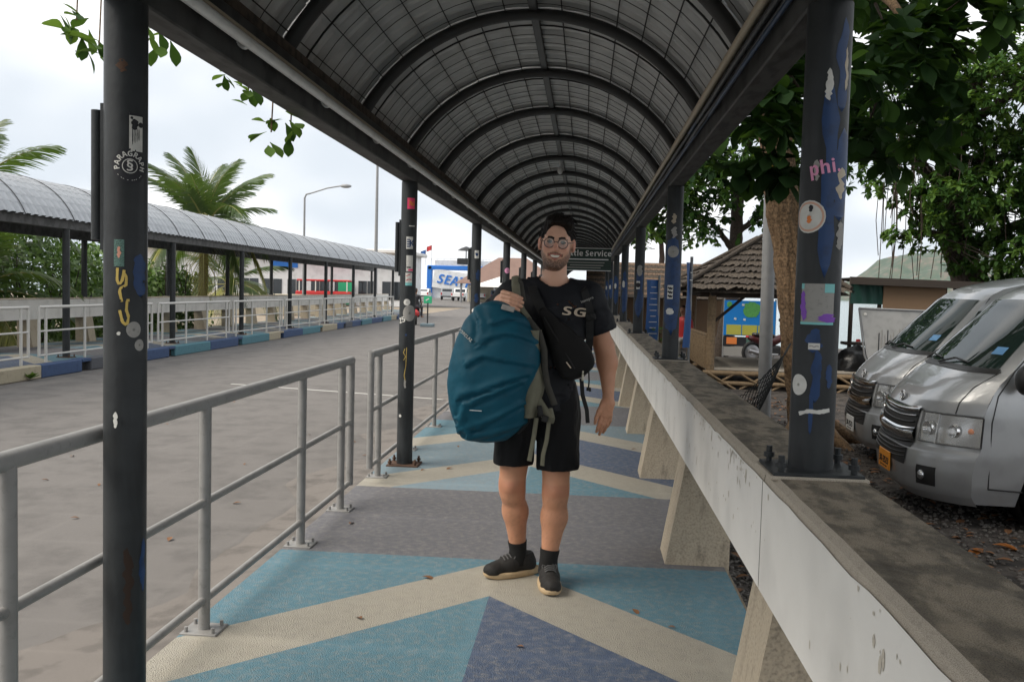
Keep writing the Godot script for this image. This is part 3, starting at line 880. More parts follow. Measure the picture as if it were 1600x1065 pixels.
	patch(rs, "print", M.ink, -0.78, -0.6, 0.745, 0.765, 0.0032, 0.4, 4.0)
	for x in [-0.55, 0.1]:
		pass
	pillar_text(e, "phi.", M.pink, -0.18, 0.868, 0.05, 0.0016, 0.18, "graffiti")
	patch(e, "sticker_remnant", M.greypaper, -0.62, -0.4, 0.83, 0.89, 0.001, 0.7, 31.0)
	patch(e, "sticker_remnant", M.whitepaper, -0.3, 0.0, 1.05, 1.14, 0.0012, 0.8, 33.0)
	patch(e, "sticker_remnant", M.conduit, 0.55, 0.75, 1.08, 1.2, 0.0012, 0.6, 35.0)
	patch(e, "sticker_remnant", M.conduit, 0.4, 0.85, 0.78, 0.87, 0.0012, 0.8, 37.0)
	patch(e, "sticker_remnant", M.greypaper, 0.5, 0.95, 0.64, 0.72, 0.0012, 0.7, 39.0)
	var po := patch(e, "sticker", M.greypaper, -0.98, 0.52, 0.43, 0.545, 0.0012, 0.0, 0.0, "torn poster with purple and aqua edges")
	patch(po, "print", M.aqua, 0.05, 0.52, 0.52, 0.545, 0.0018)
	patch(po, "print", M.aqua, -0.98, 0.52, 0.43, 0.437, 0.0018)
	patch(po, "print", M.purple, -0.98, -0.72, 0.44, 0.525, 0.002, 0.6, 41.0)
	patch(po, "print", M.purple, -0.1, 0.52, 0.436, 0.462, 0.002, 0.7, 43.0)
	patch(po, "print", M.aqua, -0.98, -0.84, 0.53, 0.545, 0.0018)
	patch(e, "sticker", M.whitepaper, -0.55, -0.05, 0.36, 0.378, 0.0014)
	scrawl(e, "print", M.greypaper, [[[-0.5, 0.369], [-0.4, 0.371], [-0.3, 0.367], [-0.2, 0.371], [-0.1, 0.369]]], 0.003, 0.002)
	disc(e, "sticker_remnant", M.whitepaper, -0.95, 0.258, 0.026, 0.0012, 1.15)
	scrawl(e, "sticker_remnant", M.whitepaper, [[[-0.85, 0.176], [-0.4, 0.186], [0.0, 0.184], [0.55, 0.19]]], 0.011, 0.0012)
	var f: Node3D = get_p.call(1, 1)
	patch(f, "paint_patch", M.bluepaint, -1.2, 1.0, 0.19, 0.97, 0.0008, 0.15, 51.0, "blue painted lower half")
	disc(f, "sticker_remnant", M.greypaper, -0.15, 0.83, 0.045)
	patch(f, "sticker_remnant", M.conduit, -0.4, 0.15, 1.04, 1.12, 0.001, 0.5, 53.0)
	patch(f, "sticker_remnant", M.greypaper, -0.35, 0.2, 0.93, 1.02, 0.001, 0.6, 55.0)
	patch(f, "sticker", M.whitepaper, -0.7, 0.0, 0.47, 0.575, 0.0014)
	for i in 3: scrawl(f, "print", M.ink, [[[-0.62, 0.55 - i * 0.03], [-0.5, 0.562 - i * 0.03], [-0.42, 0.54 - i * 0.03], [-0.3, 0.56 - i * 0.03], [-0.2, 0.54 - i * 0.03], [-0.08, 0.555 - i * 0.03]]], 0.009, 0.002)
	patch(f, "sticker_remnant", M.whitepaper, -0.8, 0.15, 0.35, 0.40, 0.0014, 0.3, 57.0)
	var h: Node3D = get_p.call(1, 2)
	patch(h, "paint_patch", M.bluepaint, -0.8, 0.8, 0.2, 0.85, 0.0008, 0.5, 61.0)
	patch(h, "sticker_remnant", M.greypaper, -0.6, 0.5, 0.72, 0.86, 0.001, 0.3, 63.0)
	patch(h, "sticker", M.whitepaper, -0.6, 0.1, 0.56, 0.66, 0.0012)
	disc(h, "print", M.ink, -0.25, 0.61, 0.03, 0.002)
	for k in range(3, 9):
		patch(get_p.call(1, k), "paint_patch", M.bluepaint, -0.9, 0.9, 0.15 + 0.1 * (k % 3), 0.9, 0.0008, 0.5, 70.0 + k)
		patch(get_p.call(1, k), "sticker", M.whitepaper, -0.6, 0.1, 0.6, 0.72, 0.0014, 0.2, k)

func far_walkway() -> void:
	# same construction across the road, turned a little away; local x 0 is its road side pillar row
	var xf := Transform3D(Basis(Vector3.UP, deg_to_rad(1.35)), V(-9.12, 0, 11.35))
	var fr := func(label, cat, called):
		var o := thing(called, label, cat)
		o.transform = xf
		return o
	var kerb: Node3D = fr.call("far kerb painted in blue, navy and beige blocks across the road", "kerb", "painted_kerb")
	var cols := ["k_navy", "k_teal", "k_beige", "k_navy", "k_teal", "k_beige", "k_navy", "k_grey", "k_navy", "k_teal"]
	var d := -8.0
	var i := 0
	rng.seed = 4
	while d < 40.0:
		var l := rng.randf_range(0.9, 2.2)
		var slot := i % 2 == 0
		part(kerb, "kerb_block", MB.new().box(V(0.42, -0.09, d + l / 2), Vector3(0.2, 0.215, l - 0.004), Basis(), 0.015).mesh(), M[cols[i % cols.size()]])
		d += l
		if slot:
			part(kerb, "kerb_block", MB.new().box(V(0.42, -0.005, d + 0.15), Vector3(0.2, 0.05, 0.296)).mesh(), M[cols[i % cols.size()]])
			part(kerb, "drain_slot", MB.new().box(V(0.37, -0.11, d + 0.15), Vector3(0.1, 0.16, 0.296)).mesh(), M.wire)
			d += 0.3
		i += 1
	platform(-2.4, 0.32, -9.0, 40.0, "walkway_floor", "far walkway floor painted in blues across the road", xf, true)
	var w: Node3D = fr.call("grey concrete wall on piers along the far walkway", "wall", "parapet_wall")
	parapet(w, -1.93, -2.2, 0.56, 0.99, -3, 9, 4.41 * 0.94)
	var o: Node3D = fr.call("curved corrugated canopy roof of the walkway across the road", "canopy", "walkway_canopy")
	canopy(o, 0.0, -2.06, 2.28, 0.99, -3, 8, 4.41 * 0.94)
	var k := 0
	for q in [[-1.6, 2.6], [2.9, 7.0], [7.3, 11.4], [11.7, 15.8], [16.1, 20.3], [20.6, 24.8], [25.1, 29.3], [29.6, 34]]:
		var ps := []
		var n := 4
		for j in n: ps.append(lerp(q[0] + 0.2, q[1] - 0.2, j / float(n - 1)))
		rail_section(["white railing of the far walkway at the left picture edge", "white railing of the far walkway just left of the nearest pillar", "white railing of the far walkway just right of the nearest pillar", "white railing of the far walkway under the middle palm", "white railing of the far walkway right of the palm", "white railing of the far walkway below the lamp post", "white railing of the far walkway left of the second pillar", "farthest white railing of the far walkway"][k], xf * at(Vector3(0.24, 0, 0)), q[0], q[1], ps, M.rail_far, "railings of the far walkway")
		k += 1

# --- smooth-joined fields meshed as surface nets ---------------------------
func cap(a: Vector3, b: Vector3, ra: float, rb: float, k := 0.03, sc := Vector3.ONE) -> Dictionary: return {"a": a, "b": b, "ra": ra, "rb": rb, "k": k, "s": sc}
func ell(c: Vector3, r: Vector3, k := 0.02, sub := false) -> Dictionary: return {"c": c, "r": r, "k": k, "sub": sub}

func nets(mb: MB, prims: Array, lo: Vector3, hi: Vector3, cell: float, xf := Transform3D(), post = null, colf = null) -> void:
	var nx := int(ceil((hi.x - lo.x) / cell)) + 1
	var ny := int(ceil((hi.y - lo.y) / cell)) + 1
	var nz := int(ceil((hi.z - lo.z) / cell)) + 1
	var sy := nx
	var sz := nx * ny
	var F := PackedFloat32Array()
	F.resize(nx * ny * nz)
	F.fill(0.2)
	for p in prims:
		var k: float = p.k
		var sub: bool = p.get("sub", false)
		var isc: bool = p.has("a")
		var sc: Vector3 = p.get("s", Vector3.ONE)
		var a: Vector3 = p.a * sc if isc else p.c
		var ba: Vector3 = (p.b * sc - a) if isc else Vector3.ZERO
		var bb: float = maxf(ba.length_squared(), 1e-9)
		var ra: float = p.ra if isc else 0.0
		var rb: float = p.rb if isc else 0.0
		var r: Vector3 = p.get("r", Vector3.ONE)
		var mg: float = k + cell * 2.5
		var inv: float = 1.0 / (cell * maxf(sc.x, maxf(sc.y, sc.z)) * (1.0 if isc else 1.7))
		var plo: Vector3
		var phi: Vector3
		if isc:
			var mr := maxf(ra, rb) * Vector3.ONE / sc + Vector3.ONE * mg
			plo = p.a.min(p.b) - mr; phi = p.a.max(p.b) + mr
		else:
			plo = a - r - Vector3.ONE * mg; phi = a + r + Vector3.ONE * mg
		var i0 := maxi(0, int((plo.x - lo.x) / cell)); var i1 := mini(nx - 1, int((phi.x - lo.x) / cell) + 1)
		var j0 := maxi(0, int((plo.y - lo.y) / cell)); var j1 := mini(ny - 1, int((phi.y - lo.y) / cell) + 1)
		var k0 := maxi(0, int((plo.z - lo.z) / cell)); var k1 := mini(nz - 1, int((phi.z - lo.z) / cell) + 1)
		for kk in range(k0, k1 + 1):
			for jj in range(j0, j1 + 1):
				var row := kk * sz + jj * sy
				var ii := i0
				while ii <= i1:
					var q := Vector3(lo.x + ii * cell, lo.y + jj * cell, lo.z + kk * cell)
					var d: float
					if isc:
						q = q * sc - a
						var t := clampf(q.dot(ba) / bb, 0.0, 1.0)
						d = (q - ba * t).length() - lerpf(ra, rb, t)
					else:
						q = (q - a) / r
						var l0 := q.length()
						d = l0 * (l0 - 1.0) / maxf((q / r).length(), 1e-6)
					if d > mg:
						ii += maxi(1, int((d - mg) * inv))
						continue
					var o := F[row + ii]
					if sub:
						var h := maxf(k - absf(o + d), 0.0) / k
						F[row + ii] = maxf(o, -d) + h * h * k * 0.25
					elif d < -mg:
						var n := mini(maxi(1, int((-d - mg) * inv)), i1 - ii + 1)
						for m in n: F[row + ii + m] = minf(F[row + ii + m], -mg)
						ii += n
						continue
					else:
						var h := maxf(k - absf(o - d), 0.0) / k
						F[row + ii] = minf(o, d) - h * h * k * 0.25
					ii += 1
	if post != null:
		for kk in nz:
			for jj in ny:
				for ii in nx:
					var w := kk * sz + jj * sy + ii
					if F[w] < 0.03: F[w] = post.call(Vector3(lo.x + ii * cell, lo.y + jj * cell, lo.z + kk * cell), F[w])
	var idx := PackedInt32Array()
	idx.resize(nx * ny * nz)
	idx.fill(-1)
	var off := [0, 1, sy, sy + 1, sz, sz + 1, sz + sy, sz + sy + 1]
	var cp := [Vector3(0, 0, 0), Vector3(1, 0, 0), Vector3(0, 1, 0), Vector3(1, 1, 0), Vector3(0, 0, 1), Vector3(1, 0, 1), Vector3(0, 1, 1), Vector3(1, 1, 1)]
	var ed := [[0, 1], [2, 3], [4, 5], [6, 7], [0, 2], [1, 3], [4, 6], [5, 7], [0, 4], [1, 5], [2, 6], [3, 7]]
	var lim := cell * 2.0
	for kk in nz - 1:
		for jj in ny - 1:
			for ii in nx - 1:
				var w := kk * sz + jj * sy + ii
				if absf(F[w]) > lim: continue
				var neg := 0
				for q in 8:
					if F[w + off[q]] < 0.0: neg += 1
				if neg == 0 or neg == 8: continue
				var s := Vector3.ZERO
				var cnt := 0
				for e in ed:
					var f0 := F[w + off[e[0]]]
					var f1 := F[w + off[e[1]]]
					if (f0 < 0.0) != (f1 < 0.0):
						s += cp[e[0]].lerp(cp[e[1]], f0 / (f0 - f1)); cnt += 1
				s /= cnt
				var g := Vector3(F[w + 1] + F[w + off[3]] + F[w + off[5]] + F[w + off[7]] - F[w] - F[w + off[2]] - F[w + off[4]] - F[w + off[6]],
					F[w + off[2]] + F[w + off[3]] + F[w + off[6]] + F[w + off[7]] - F[w] - F[w + 1] - F[w + off[4]] - F[w + off[5]],
					F[w + off[4]] + F[w + off[5]] + F[w + off[6]] + F[w + off[7]] - F[w] - F[w + 1] - F[w + off[2]] - F[w + off[3]])
				var lp := lo + (Vector3(ii, jj, kk) + s) * cell
				if colf != null: mb.col = colf.call(lp)
				idx[w] = mb.add(xf * lp, (xf.basis * g).normalized())
	for kk in range(1, nz - 1):
		for jj in range(1, ny - 1):
			for ii in range(1, nx - 1):
				var w := kk * sz + jj * sy + ii
				if idx[w] < 0: continue
				var f := F[w] < 0.0
				for ax in 3:
					var st: int = [1, sy, sz][ax]
					if (F[w + st] < 0.0) == f: continue
					var u: int = [sy, sz, 1][ax]
					var v: int = [sz, 1, sy][ax]
					var a := idx[w]
					var b := idx[w - u]
					var c := idx[w - u - v]
					var d := idx[w - v]
					if b < 0 or c < 0 or d < 0: continue
					mb.tri(a, b, c); mb.tri(a, c, d)
	mb.col = Color(1, 1, 1)

var zmap := {}
func front_z(mb: MB, x: float, y: float, rad := 0.014, dflt := 0.12) -> float:
	var best := -9.0
	if not zmap.has(mb):
		var mp := {}
		for p in mb.v:
			var ky := Vector2i(floori(p.x * 70.0), floori(p.y * 70.0))
			if p.z > mp.get(ky, -9.0): mp[ky] = p.z
		zmap[mb] = mp
	for i in [-1, 0, 1]:
		for j in [-1, 0, 1]:
			if absi(i) + absi(j) < 2: best = maxf(best, zmap[mb].get(Vector2i(floori(x * 70.0) + i, floori(y * 70.0) + j), -9.0))
	return best if best > -8.0 else dflt

func person() -> void:
	mk("skin", Color(1, 1, 1), 0.5, {"vc": true, "sss": 0.04, "spec": 0.45})
	mk("hair", Color(0.010, 0.0065, 0.005), 0.6, {"spec": 0.3, "t": "fine", "s": Vector3(30, 8, 30), "world": false, "n": "grain_n", "nk": 0.6})
	mk("tee", Color(0.008, 0.0088, 0.012), 0.66, {"spec": 0.35, "n": "grain_n", "s": 4.0, "nk": 0.25, "world": false})
	mk("shorts", Color(0.0065, 0.0065, 0.0075), 0.62, {"spec": 0.3, "n": "grain_n", "s": 4.0, "nk": 0.25, "world": false})
	mk("sock", Color(0.005, 0.005, 0.005), 0.9)
	mk("shoe", Color(0.016, 0.0145, 0.0135), 0.75, {"t": "speck", "s": 9.0, "world": false, "n": "grain_n", "nk": 0.6})
	mk("sole", Color(0.50, 0.37, 0.22), 0.7, {"t": "soft", "s": 7.0, "world": false})
	mk("outsole", Color(0.02, 0.02, 0.02), 0.8)
	mk("lace", Color(0.10, 0.10, 0.10), 0.8)
	mk("eyewhite", Color(0.08, 0.058, 0.048), 0.25)
	mk("iris", Color(0.03, 0.018, 0.01), 0.15)
	mk("tooth", Color(0.72, 0.68, 0.58), 0.3)
	mk("brow", Color(0.02, 0.012, 0.009), 0.8)
	mk("frame", Color(0.045, 0.03, 0.022), 0.3)
	mk("lens", Color(0.45, 0.40, 0.36), 0.03, {"alpha": 0.06})
	mk("logo", Color(0.52, 0.43, 0.33), 0.7)
	mk("bagblack", Color(0.0075, 0.0072, 0.0072), 0.8, {"spec": 0.35, "n": "grain_n", "s": 5.0, "nk": 0.4, "world": false})
	mk("strap", Color(0.006, 0.006, 0.006), 0.75)
	mk("metalpull", Color(0.45, 0.42, 0.34), 0.35, {"m": 0.7})
	var o := thing("person", "man in black t-shirt and shorts with round glasses holding a backpack strap", "person", V(-0.2, 0, 4.35))
	var face_c := Color(0.68, 0.395, 0.28)
	var arm_c := Color(0.48, 0.24, 0.145)
	var leg_c := Color(0.51, 0.25, 0.148)
	# body
	var mb := MB.new()
	var body := [
		cap(Vector3(-0.05, 0.90, 0.0), Vector3(0.04, 0.90, 0.0), 0.10, 0.10, 0.05), cap(Vector3(0.0, 0.95, 0.0), Vector3(0.025, 1.12, 0.0), 0.135, 0.13, 0.06, Vector3(1, 1, 1.35)),
		cap(Vector3(0.025, 1.12, 0.0), Vector3(0.04, 1.30, 0.0), 0.13, 0.16, 0.06, Vector3(1, 1, 1.45)), cap(Vector3(-0.11, 1.385, -0.01), Vector3(0.19, 1.385, -0.01), 0.062, 0.062, 0.06),
		cap(Vector3(0.046, 1.37, -0.015), Vector3(0.052, 1.54, 0.008), 0.062, 0.055, 0.04),
		# his left arm, hanging
		cap(Vector3(0.222, 1.375, -0.01), Vector3(0.296, 1.15, -0.03), 0.056, 0.044, 0.03), cap(Vector3(0.296, 1.15, -0.03), Vector3(0.312, 1.08, -0.015), 0.046, 0.047, 0.03), cap(Vector3(0.312, 1.08, -0.015), Vector3(0.322, 0.925, 0.03), 0.047, 0.0275, 0.03),
		# his right arm, elbow out behind the pack, hand up at the strap
		cap(Vector3(-0.145, 1.375, -0.005), Vector3(-0.285, 1.21, 0.03), 0.058, 0.045, 0.03), cap(Vector3(-0.285, 1.21, 0.03), Vector3(-0.208, 1.335, 0.155), 0.045, 0.030, 0.025),
		# legs
		cap(Vector3(-0.10, 0.88, 0.0), Vector3(-0.128, 0.47, 0.0), 0.098, 0.061, 0.04), cap(Vector3(-0.128, 0.475, 0.012), Vector3(-0.125, 0.43, 0.006), 0.056, 0.054, 0.03), cap(Vector3(-0.125, 0.43, -0.01), Vector3(-0.112, 0.33, -0.045), 0.055, 0.060, 0.03), cap(Vector3(-0.112, 0.33, -0.045), Vector3(-0.096, 0.13, -0.075), 0.060, 0.037, 0.03), cap(Vector3(-0.096, 0.13, -0.075), Vector3(-0.1, 0.085, -0.065), 0.037, 0.03, 0.02),
		cap(Vector3(0.075, 0.88, 0.0), Vector3(0.086, 0.47, 0.045), 0.098, 0.061, 0.04), cap(Vector3(0.086, 0.475, 0.055), Vector3(0.084, 0.43, 0.06), 0.056, 0.053, 0.03), cap(Vector3(0.084, 0.43, 0.045), Vector3(0.082, 0.33, 0.035), 0.055, 0.061, 0.03), cap(Vector3(0.082, 0.33, 0.035), Vector3(0.062, 0.13, 0.055), 0.061, 0.036, 0.03), cap(Vector3(0.062, 0.13, 0.055), Vector3(0.063, 0.085, 0.065), 0.036, 0.03, 0.02),
		# kneecaps
		ell(Vector3(-0.13, 0.468, 0.052), Vector3(0.032, 0.036, 0.026), 0.012), ell(Vector3(0.086, 0.468, 0.098), Vector3(0.032, 0.036, 0.026), 0.012),
	]
	var shade := func(p):
		var nn := fnl.get_noise_3d(p.x * 14.0, p.y * 14.0, p.z * 14.0)
		var fine := fnl.get_noise_3d(p.x * 110.0, p.y * 60.0, p.z * 110.0)
		if p.y < 0.75:
			var c := leg_c * (1.0 + 0.12 * nn)
			# sparse dark leg hair
			if fine > 0.18 and p.y < 0.44: c = c.lerp(Color(0.07, 0.04, 0.025), clampf((fine - 0.18) * 0.8, 0.0, 0.14))
			if p.y > 0.44 and p.y < 0.5: c = c.lerp(Color(0.44, 0.17, 0.105), 0.35 + 0.3 * nn)
			return c
		return arm_c.lerp(face_c, smoothstep(1.30, 1.42, p.y) * smoothstep(0.15, 0.1, absf(p.x - 0.05))) * (1.0 + 0.1 * nn)
	nets(mb, body, Vector3(-0.36, 0.03, -0.20), Vector3(0.40, 1.57, 0.24), 0.012, Transform3D(), null, shade)
	# hands on finer grids
	var hand_l := [cap(Vector3(0.322, 0.94, 0.027), Vector3(0.320, 0.895, 0.036), 0.0275, 0.028, 0.02), cap(Vector3(0.307, 0.875, 0.046), Vector3(0.297, 0.835, 0.056), 0.019, 0.0125, 0.02), cap(Vector3(0.320, 0.88, 0.043), Vector3(0.311, 0.828, 0.053), 0.020, 0.0135, 0.02), cap(Vector3(0.333, 0.885, 0.038), Vector3(0.328, 0.832, 0.046), 0.018, 0.0125, 0.02),
		cap(Vector3(0.296, 0.838, 0.056), Vector3(0.285, 0.798, 0.066), 0.0105, 0.0095, 0.004), cap(Vector3(0.285, 0.798, 0.066), Vector3(0.277, 0.772, 0.064), 0.0095, 0.0082, 0.004), cap(Vector3(0.277, 0.772, 0.064), Vector3(0.271, 0.752, 0.056), 0.0085, 0.0068, 0.004),
		cap(Vector3(0.311, 0.832, 0.053), Vector3(0.302, 0.788, 0.062), 0.0108, 0.0098, 0.004), cap(Vector3(0.302, 0.788, 0.062), Vector3(0.292, 0.758, 0.056), 0.0098, 0.0085, 0.004), cap(Vector3(0.292, 0.758, 0.056), Vector3(0.285, 0.738, 0.045), 0.0085, 0.007, 0.004),
		cap(Vector3(0.325, 0.832, 0.047), Vector3(0.319, 0.79, 0.052), 0.0102, 0.0092, 0.004), cap(Vector3(0.319, 0.79, 0.052), Vector3(0.31, 0.763, 0.044), 0.0092, 0.008, 0.004), cap(Vector3(0.31, 0.763, 0.044), Vector3(0.303, 0.746, 0.034), 0.008, 0.0066, 0.004),
		cap(Vector3(0.337, 0.838, 0.038), Vector3(0.334, 0.805, 0.04), 0.009, 0.008, 0.004), cap(Vector3(0.334, 0.805, 0.04), Vector3(0.327, 0.785, 0.032), 0.008, 0.007, 0.004), cap(Vector3(0.327, 0.785, 0.032), Vector3(0.322, 0.772, 0.024), 0.007, 0.006, 0.004),
		cap(Vector3(0.304, 0.892, 0.046), Vector3(0.279, 0.85, 0.066), 0.016, 0.0115, 0.014), cap(Vector3(0.279, 0.85, 0.066), Vector3(0.268, 0.82, 0.074), 0.0112, 0.010, 0.005), cap(Vector3(0.268, 0.82, 0.074), Vector3(0.263, 0.795, 0.073), 0.010, 0.0075, 0.004)]
	nets(mb, hand_l, Vector3(0.235, 0.715, -0.01), Vector3(0.375, 0.965, 0.105), 0.0034, Transform3D(), null, func(p): return arm_c * (1.0 + 0.14 * fnl.get_noise_3d(p.x * 60.0, p.y * 40.0, p.z * 60.0)))
	var hand_r := [cap(Vector3(-0.212, 1.33, 0.148), Vector3(-0.19, 1.355, 0.175), 0.030, 0.029, 0.02), cap(Vector3(-0.19, 1.362, 0.172), Vector3(-0.176, 1.388, 0.188), 0.022, 0.015, 0.02), cap(Vector3(-0.185, 1.350, 0.178), Vector3(-0.172, 1.362, 0.195), 0.022, 0.016, 0.02)]
	var fy := [1.402, 1.383, 1.365, 1.349]
	var fl := [1.0, 1.06, 1.0, 0.86]
	for i in 4:
		var y: float = fy[i]
		var L: float = fl[i]
		var p0 := Vector3(-0.178, y - 0.002, 0.205)
		var p1 := p0 + Vector3(0.036 * L, -0.007, 0.022)
		var p2 := p1 + Vector3(0.030 * L, -0.010, 0.003)
		var p3 := p2 + Vector3(0.022 * L, -0.009, -0.014)
		hand_r += [cap(p0, p1, 0.0112, 0.0102, 0.004), cap(p1, p2, 0.0102, 0.0094, 0.003), cap(p2, p3, 0.0094, 0.0078, 0.003)]
	hand_r += [cap(Vector3(-0.17, 1.372, 0.168), Vector3(-0.125, 1.386, 0.172), 0.015, 0.011, 0.012), cap(Vector3(-0.125, 1.386, 0.172), Vector3(-0.088, 1.383, 0.184), 0.011, 0.0085, 0.004)]
	nets(mb, hand_r, Vector3(-0.26, 1.285, 0.1), Vector3(-0.06, 1.43, 0.245), 0.0034, Transform3D(), null, func(p): return face_c.lerp(arm_c, 0.35) * (1.0 + 0.14 * fnl.get_noise_3d(p.x * 60.0, p.y * 40.0, p.z * 60.0)))
	# head
	var hx := Transform3D(Basis(Vector3.FORWARD, deg_to_rad(4.0)) * Basis(Vector3.RIGHT, deg_to_rad(3.0)), Vector3(0.056, 1.637, 0.02))
	var head := [ell(Vector3(0, 0.035, -0.018), Vector3(0.0745, 0.086, 0.093), 0.02), ell(Vector3(0, -0.02, 0.018), Vector3(0.0625, 0.094, 0.070), 0.03),
		cap(Vector3(-0.047, -0.05, 0.002), Vector3(-0.022, -0.1, 0.046), 0.018, 0.017, 0.025), cap(Vector3(0.047, -0.05, 0.002), Vector3(0.022, -0.1, 0.046), 0.018, 0.017, 0.025), ell(Vector3(0, -0.104, 0.058), Vector3(0.024, 0.018, 0.02), 0.025),
		ell(Vector3(-0.037, -0.026, 0.062), Vector3(0.022, 0.02, 0.02), 0.03), ell(Vector3(0.037, -0.026, 0.062), Vector3(0.022, 0.02, 0.02), 0.03),
		cap(Vector3(-0.036, 0.026, 0.070), Vector3(0.036, 0.026, 0.070), 0.012, 0.012, 0.02),
		ell(Vector3(-0.031, 0.006, 0.093), Vector3(0.018, 0.012, 0.014), 0.012, true), ell(Vector3(0.031, 0.006, 0.093), Vector3(0.018, 0.012, 0.014), 0.012, true),
		cap(Vector3(0, 0.018, 0.080), Vector3(0, -0.026, 0.101), 0.0075, 0.0125, 0.012), ell(Vector3(-0.012, -0.031, 0.09), Vector3(0.0085, 0.0075, 0.009), 0.006), ell(Vector3(0.012, -0.031, 0.09), Vector3(0.0085, 0.0075, 0.009), 0.006),
		ell(Vector3(0, -0.06, 0.066), Vector3(0.038, 0.025, 0.02), 0.02),
		ell(Vector3(0, -0.0590, 0.088), Vector3(0.035, 0.0100, 0.028), 0.003, true),
		cap(Vector3(-0.034, -0.050, 0.072), Vector3(0, -0.0505, 0.089), 0.003, 0.0038, 0.005), cap(Vector3(0.034, -0.050, 0.072), Vector3(0, -0.0505, 0.089), 0.003, 0.0038, 0.005),
		cap(Vector3(-0.034, -0.052, 0.073), Vector3(0, -0.0735, 0.085), 0.003, 0.0046, 0.005), cap(Vector3(0.034, -0.052, 0.073), Vector3(0, -0.0735, 0.085), 0.003, 0.0046, 0.005),
		ell(Vector3(-0.079, -0.006, -0.012), Vector3(0.012, 0.032, 0.019), 0.01), ell(Vector3(0.079, -0.006, -0.012), Vector3(0.012, 0.032, 0.019), 0.01), ell(Vector3(-0.09, -0.002, -0.002), Vector3(0.007, 0.018, 0.009), 0.006, true), ell(Vector3(0.09, -0.002, -0.002), Vector3(0.007, 0.018, 0.009), 0.006, true),
		cap(Vector3(0, -0.06, -0.015), Vector3(-0.004, -0.14, -0.02), 0.056, 0.055, 0.03)]
	var fcol := func(p):
		var n1 := fnl.get_noise_3d(p.x * 30.0, p.y * 30.0, p.z * 30.0)
		var n2 := fnl.get_noise_3d(p.x * 150.0, p.y * 110.0, p.z * 150.0)
		var c := face_c * (1.0 + 0.08 * n1)
		# flushed cheeks, nose and ears
		var fl2: float = exp(-pow((absf(p.x) - 0.04) / 0.018, 2.0) - pow((p.y + 0.018) / 0.02, 2.0)) * smoothstep(0.0, 0.05, p.z) + exp(-pow(p.x / 0.014, 2.0) - pow((p.y + 0.02) / 0.02, 2.0)) * smoothstep(0.07, 0.09, p.z) + smoothstep(0.072, 0.082, absf(p.x)) * smoothstep(0.05, 0.02, absf(p.y))
		c = c.lerp(Color(0.56, 0.20, 0.14), clampf(fl2, 0.0, 1.0) * 0.55)
		# lips
		var lip: float = 1.0 if absf(p.x) < 0.032 and p.z > 0.068 and p.y < -0.0475 and p.y > -0.0795 + 0.75 * absf(p.x) else 0.0
		# short beard and moustache
		var edge: float = -0.040 - 0.026 * smoothstep(0.066, 0.03, absf(p.x))
		var beard: float = smoothstep(edge + 0.006, edge - 0.012, p.y) * smoothstep(-0.02, 0.0, p.z + 0.012)
		beard *= smoothstep(-0.14, -0.122, p.y)
		if absf(p.x) < 0.036 and p.z > 0.06 and p.y < -0.0385 - 0.25 * absf(p.x) and p.y > -0.050 - 0.35 * absf(p.x): beard = maxf(beard, 0.9)
		if absf(p.x) > 0.062 and p.z < 0.045 and p.z > 0.0 and absf(p.x) < 0.079: beard = maxf(beard, smoothstep(0.0, -0.03, p.y))
		if p.y < -0.075 and absf(p.x) < 0.014 and p.y > -0.083 and p.z > 0.06: beard *= 0.5
		if lip > 0.5:
			c = c.lerp(Color(0.34, 0.10, 0.075), 0.85)
		else:
			c = c.lerp(Color(0.045, 0.026, 0.018), clampf(beard * (0.62 + 0.28 * smoothstep(-0.07, -0.11, p.y) + (0.25 if p.y > -0.062 and p.z > 0.06 else 0.0) + 0.5 * n2), 0.0, 0.93))
		return c
	nets(mb, head, Vector3(-0.1, -0.155, -0.13), Vector3(0.1, 0.135, 0.125), 0.0031, hx, null, fcol)
	var bm := part(o, "body", mb.mesh(), M.skin)
	# eyes, brows, teeth, hair
	for s in [-1.0, 1.0]:
		var e := part(o, "eye", MB.new().ball(Vector3.ZERO, Vector3(0.0118, 0.0066, 0.0118), 14, 10).mesh(), M.eyewhite, hx * Transform3D(Basis(), Vector3(s * 0.031, 0.004, 0.0735)))
		part(e, "iris", MB.new().ball(Vector3.ZERO, Vector3(0.0064, 0.0058, 0.003), 12, 8).mesh(), M.iris, Transform3D(Basis(), Vector3(0, 0.0, 0.0105)))
		var lid := MB.new().tube([Vector3(-0.013, 0.000, 0.0052), Vector3(-0.007, 0.0062, 0.0098), Vector3(0, 0.0078, 0.0112), Vector3(0.007, 0.0062, 0.0098), Vector3(0.013, 0.000, 0.0052)], [0.0016, 0.0024, 0.0027, 0.0024, 0.0016], 6)
		part(e, "eyelash", lid.mesh(), M.brow)
		var br := MB.new().tube([Vector3(s * 0.011, 0.0225, 0.089), Vector3(s * 0.024, 0.027, 0.0885), Vector3(s * 0.037, 0.0275, 0.083), Vector3(s * 0.051, 0.021, 0.070)], [0.0046, 0.0056, 0.005, 0.0025], 8, true, 0.7)
		part(o, "eyebrow", br.mesh(), M.brow, hx)
	part(o, "teeth", MB.new().grid(10, 2, func(u, w): return Vector3((u - 0.5) * 0.060, -0.0525 - w * (0.0125 - 0.005 * pow(u * 2 - 1, 2)), 0.0865 - 0.013 * pow(u * 2 - 1, 2)), -1.0).mesh(), M.tooth, hx)
	var hm := MB.new()
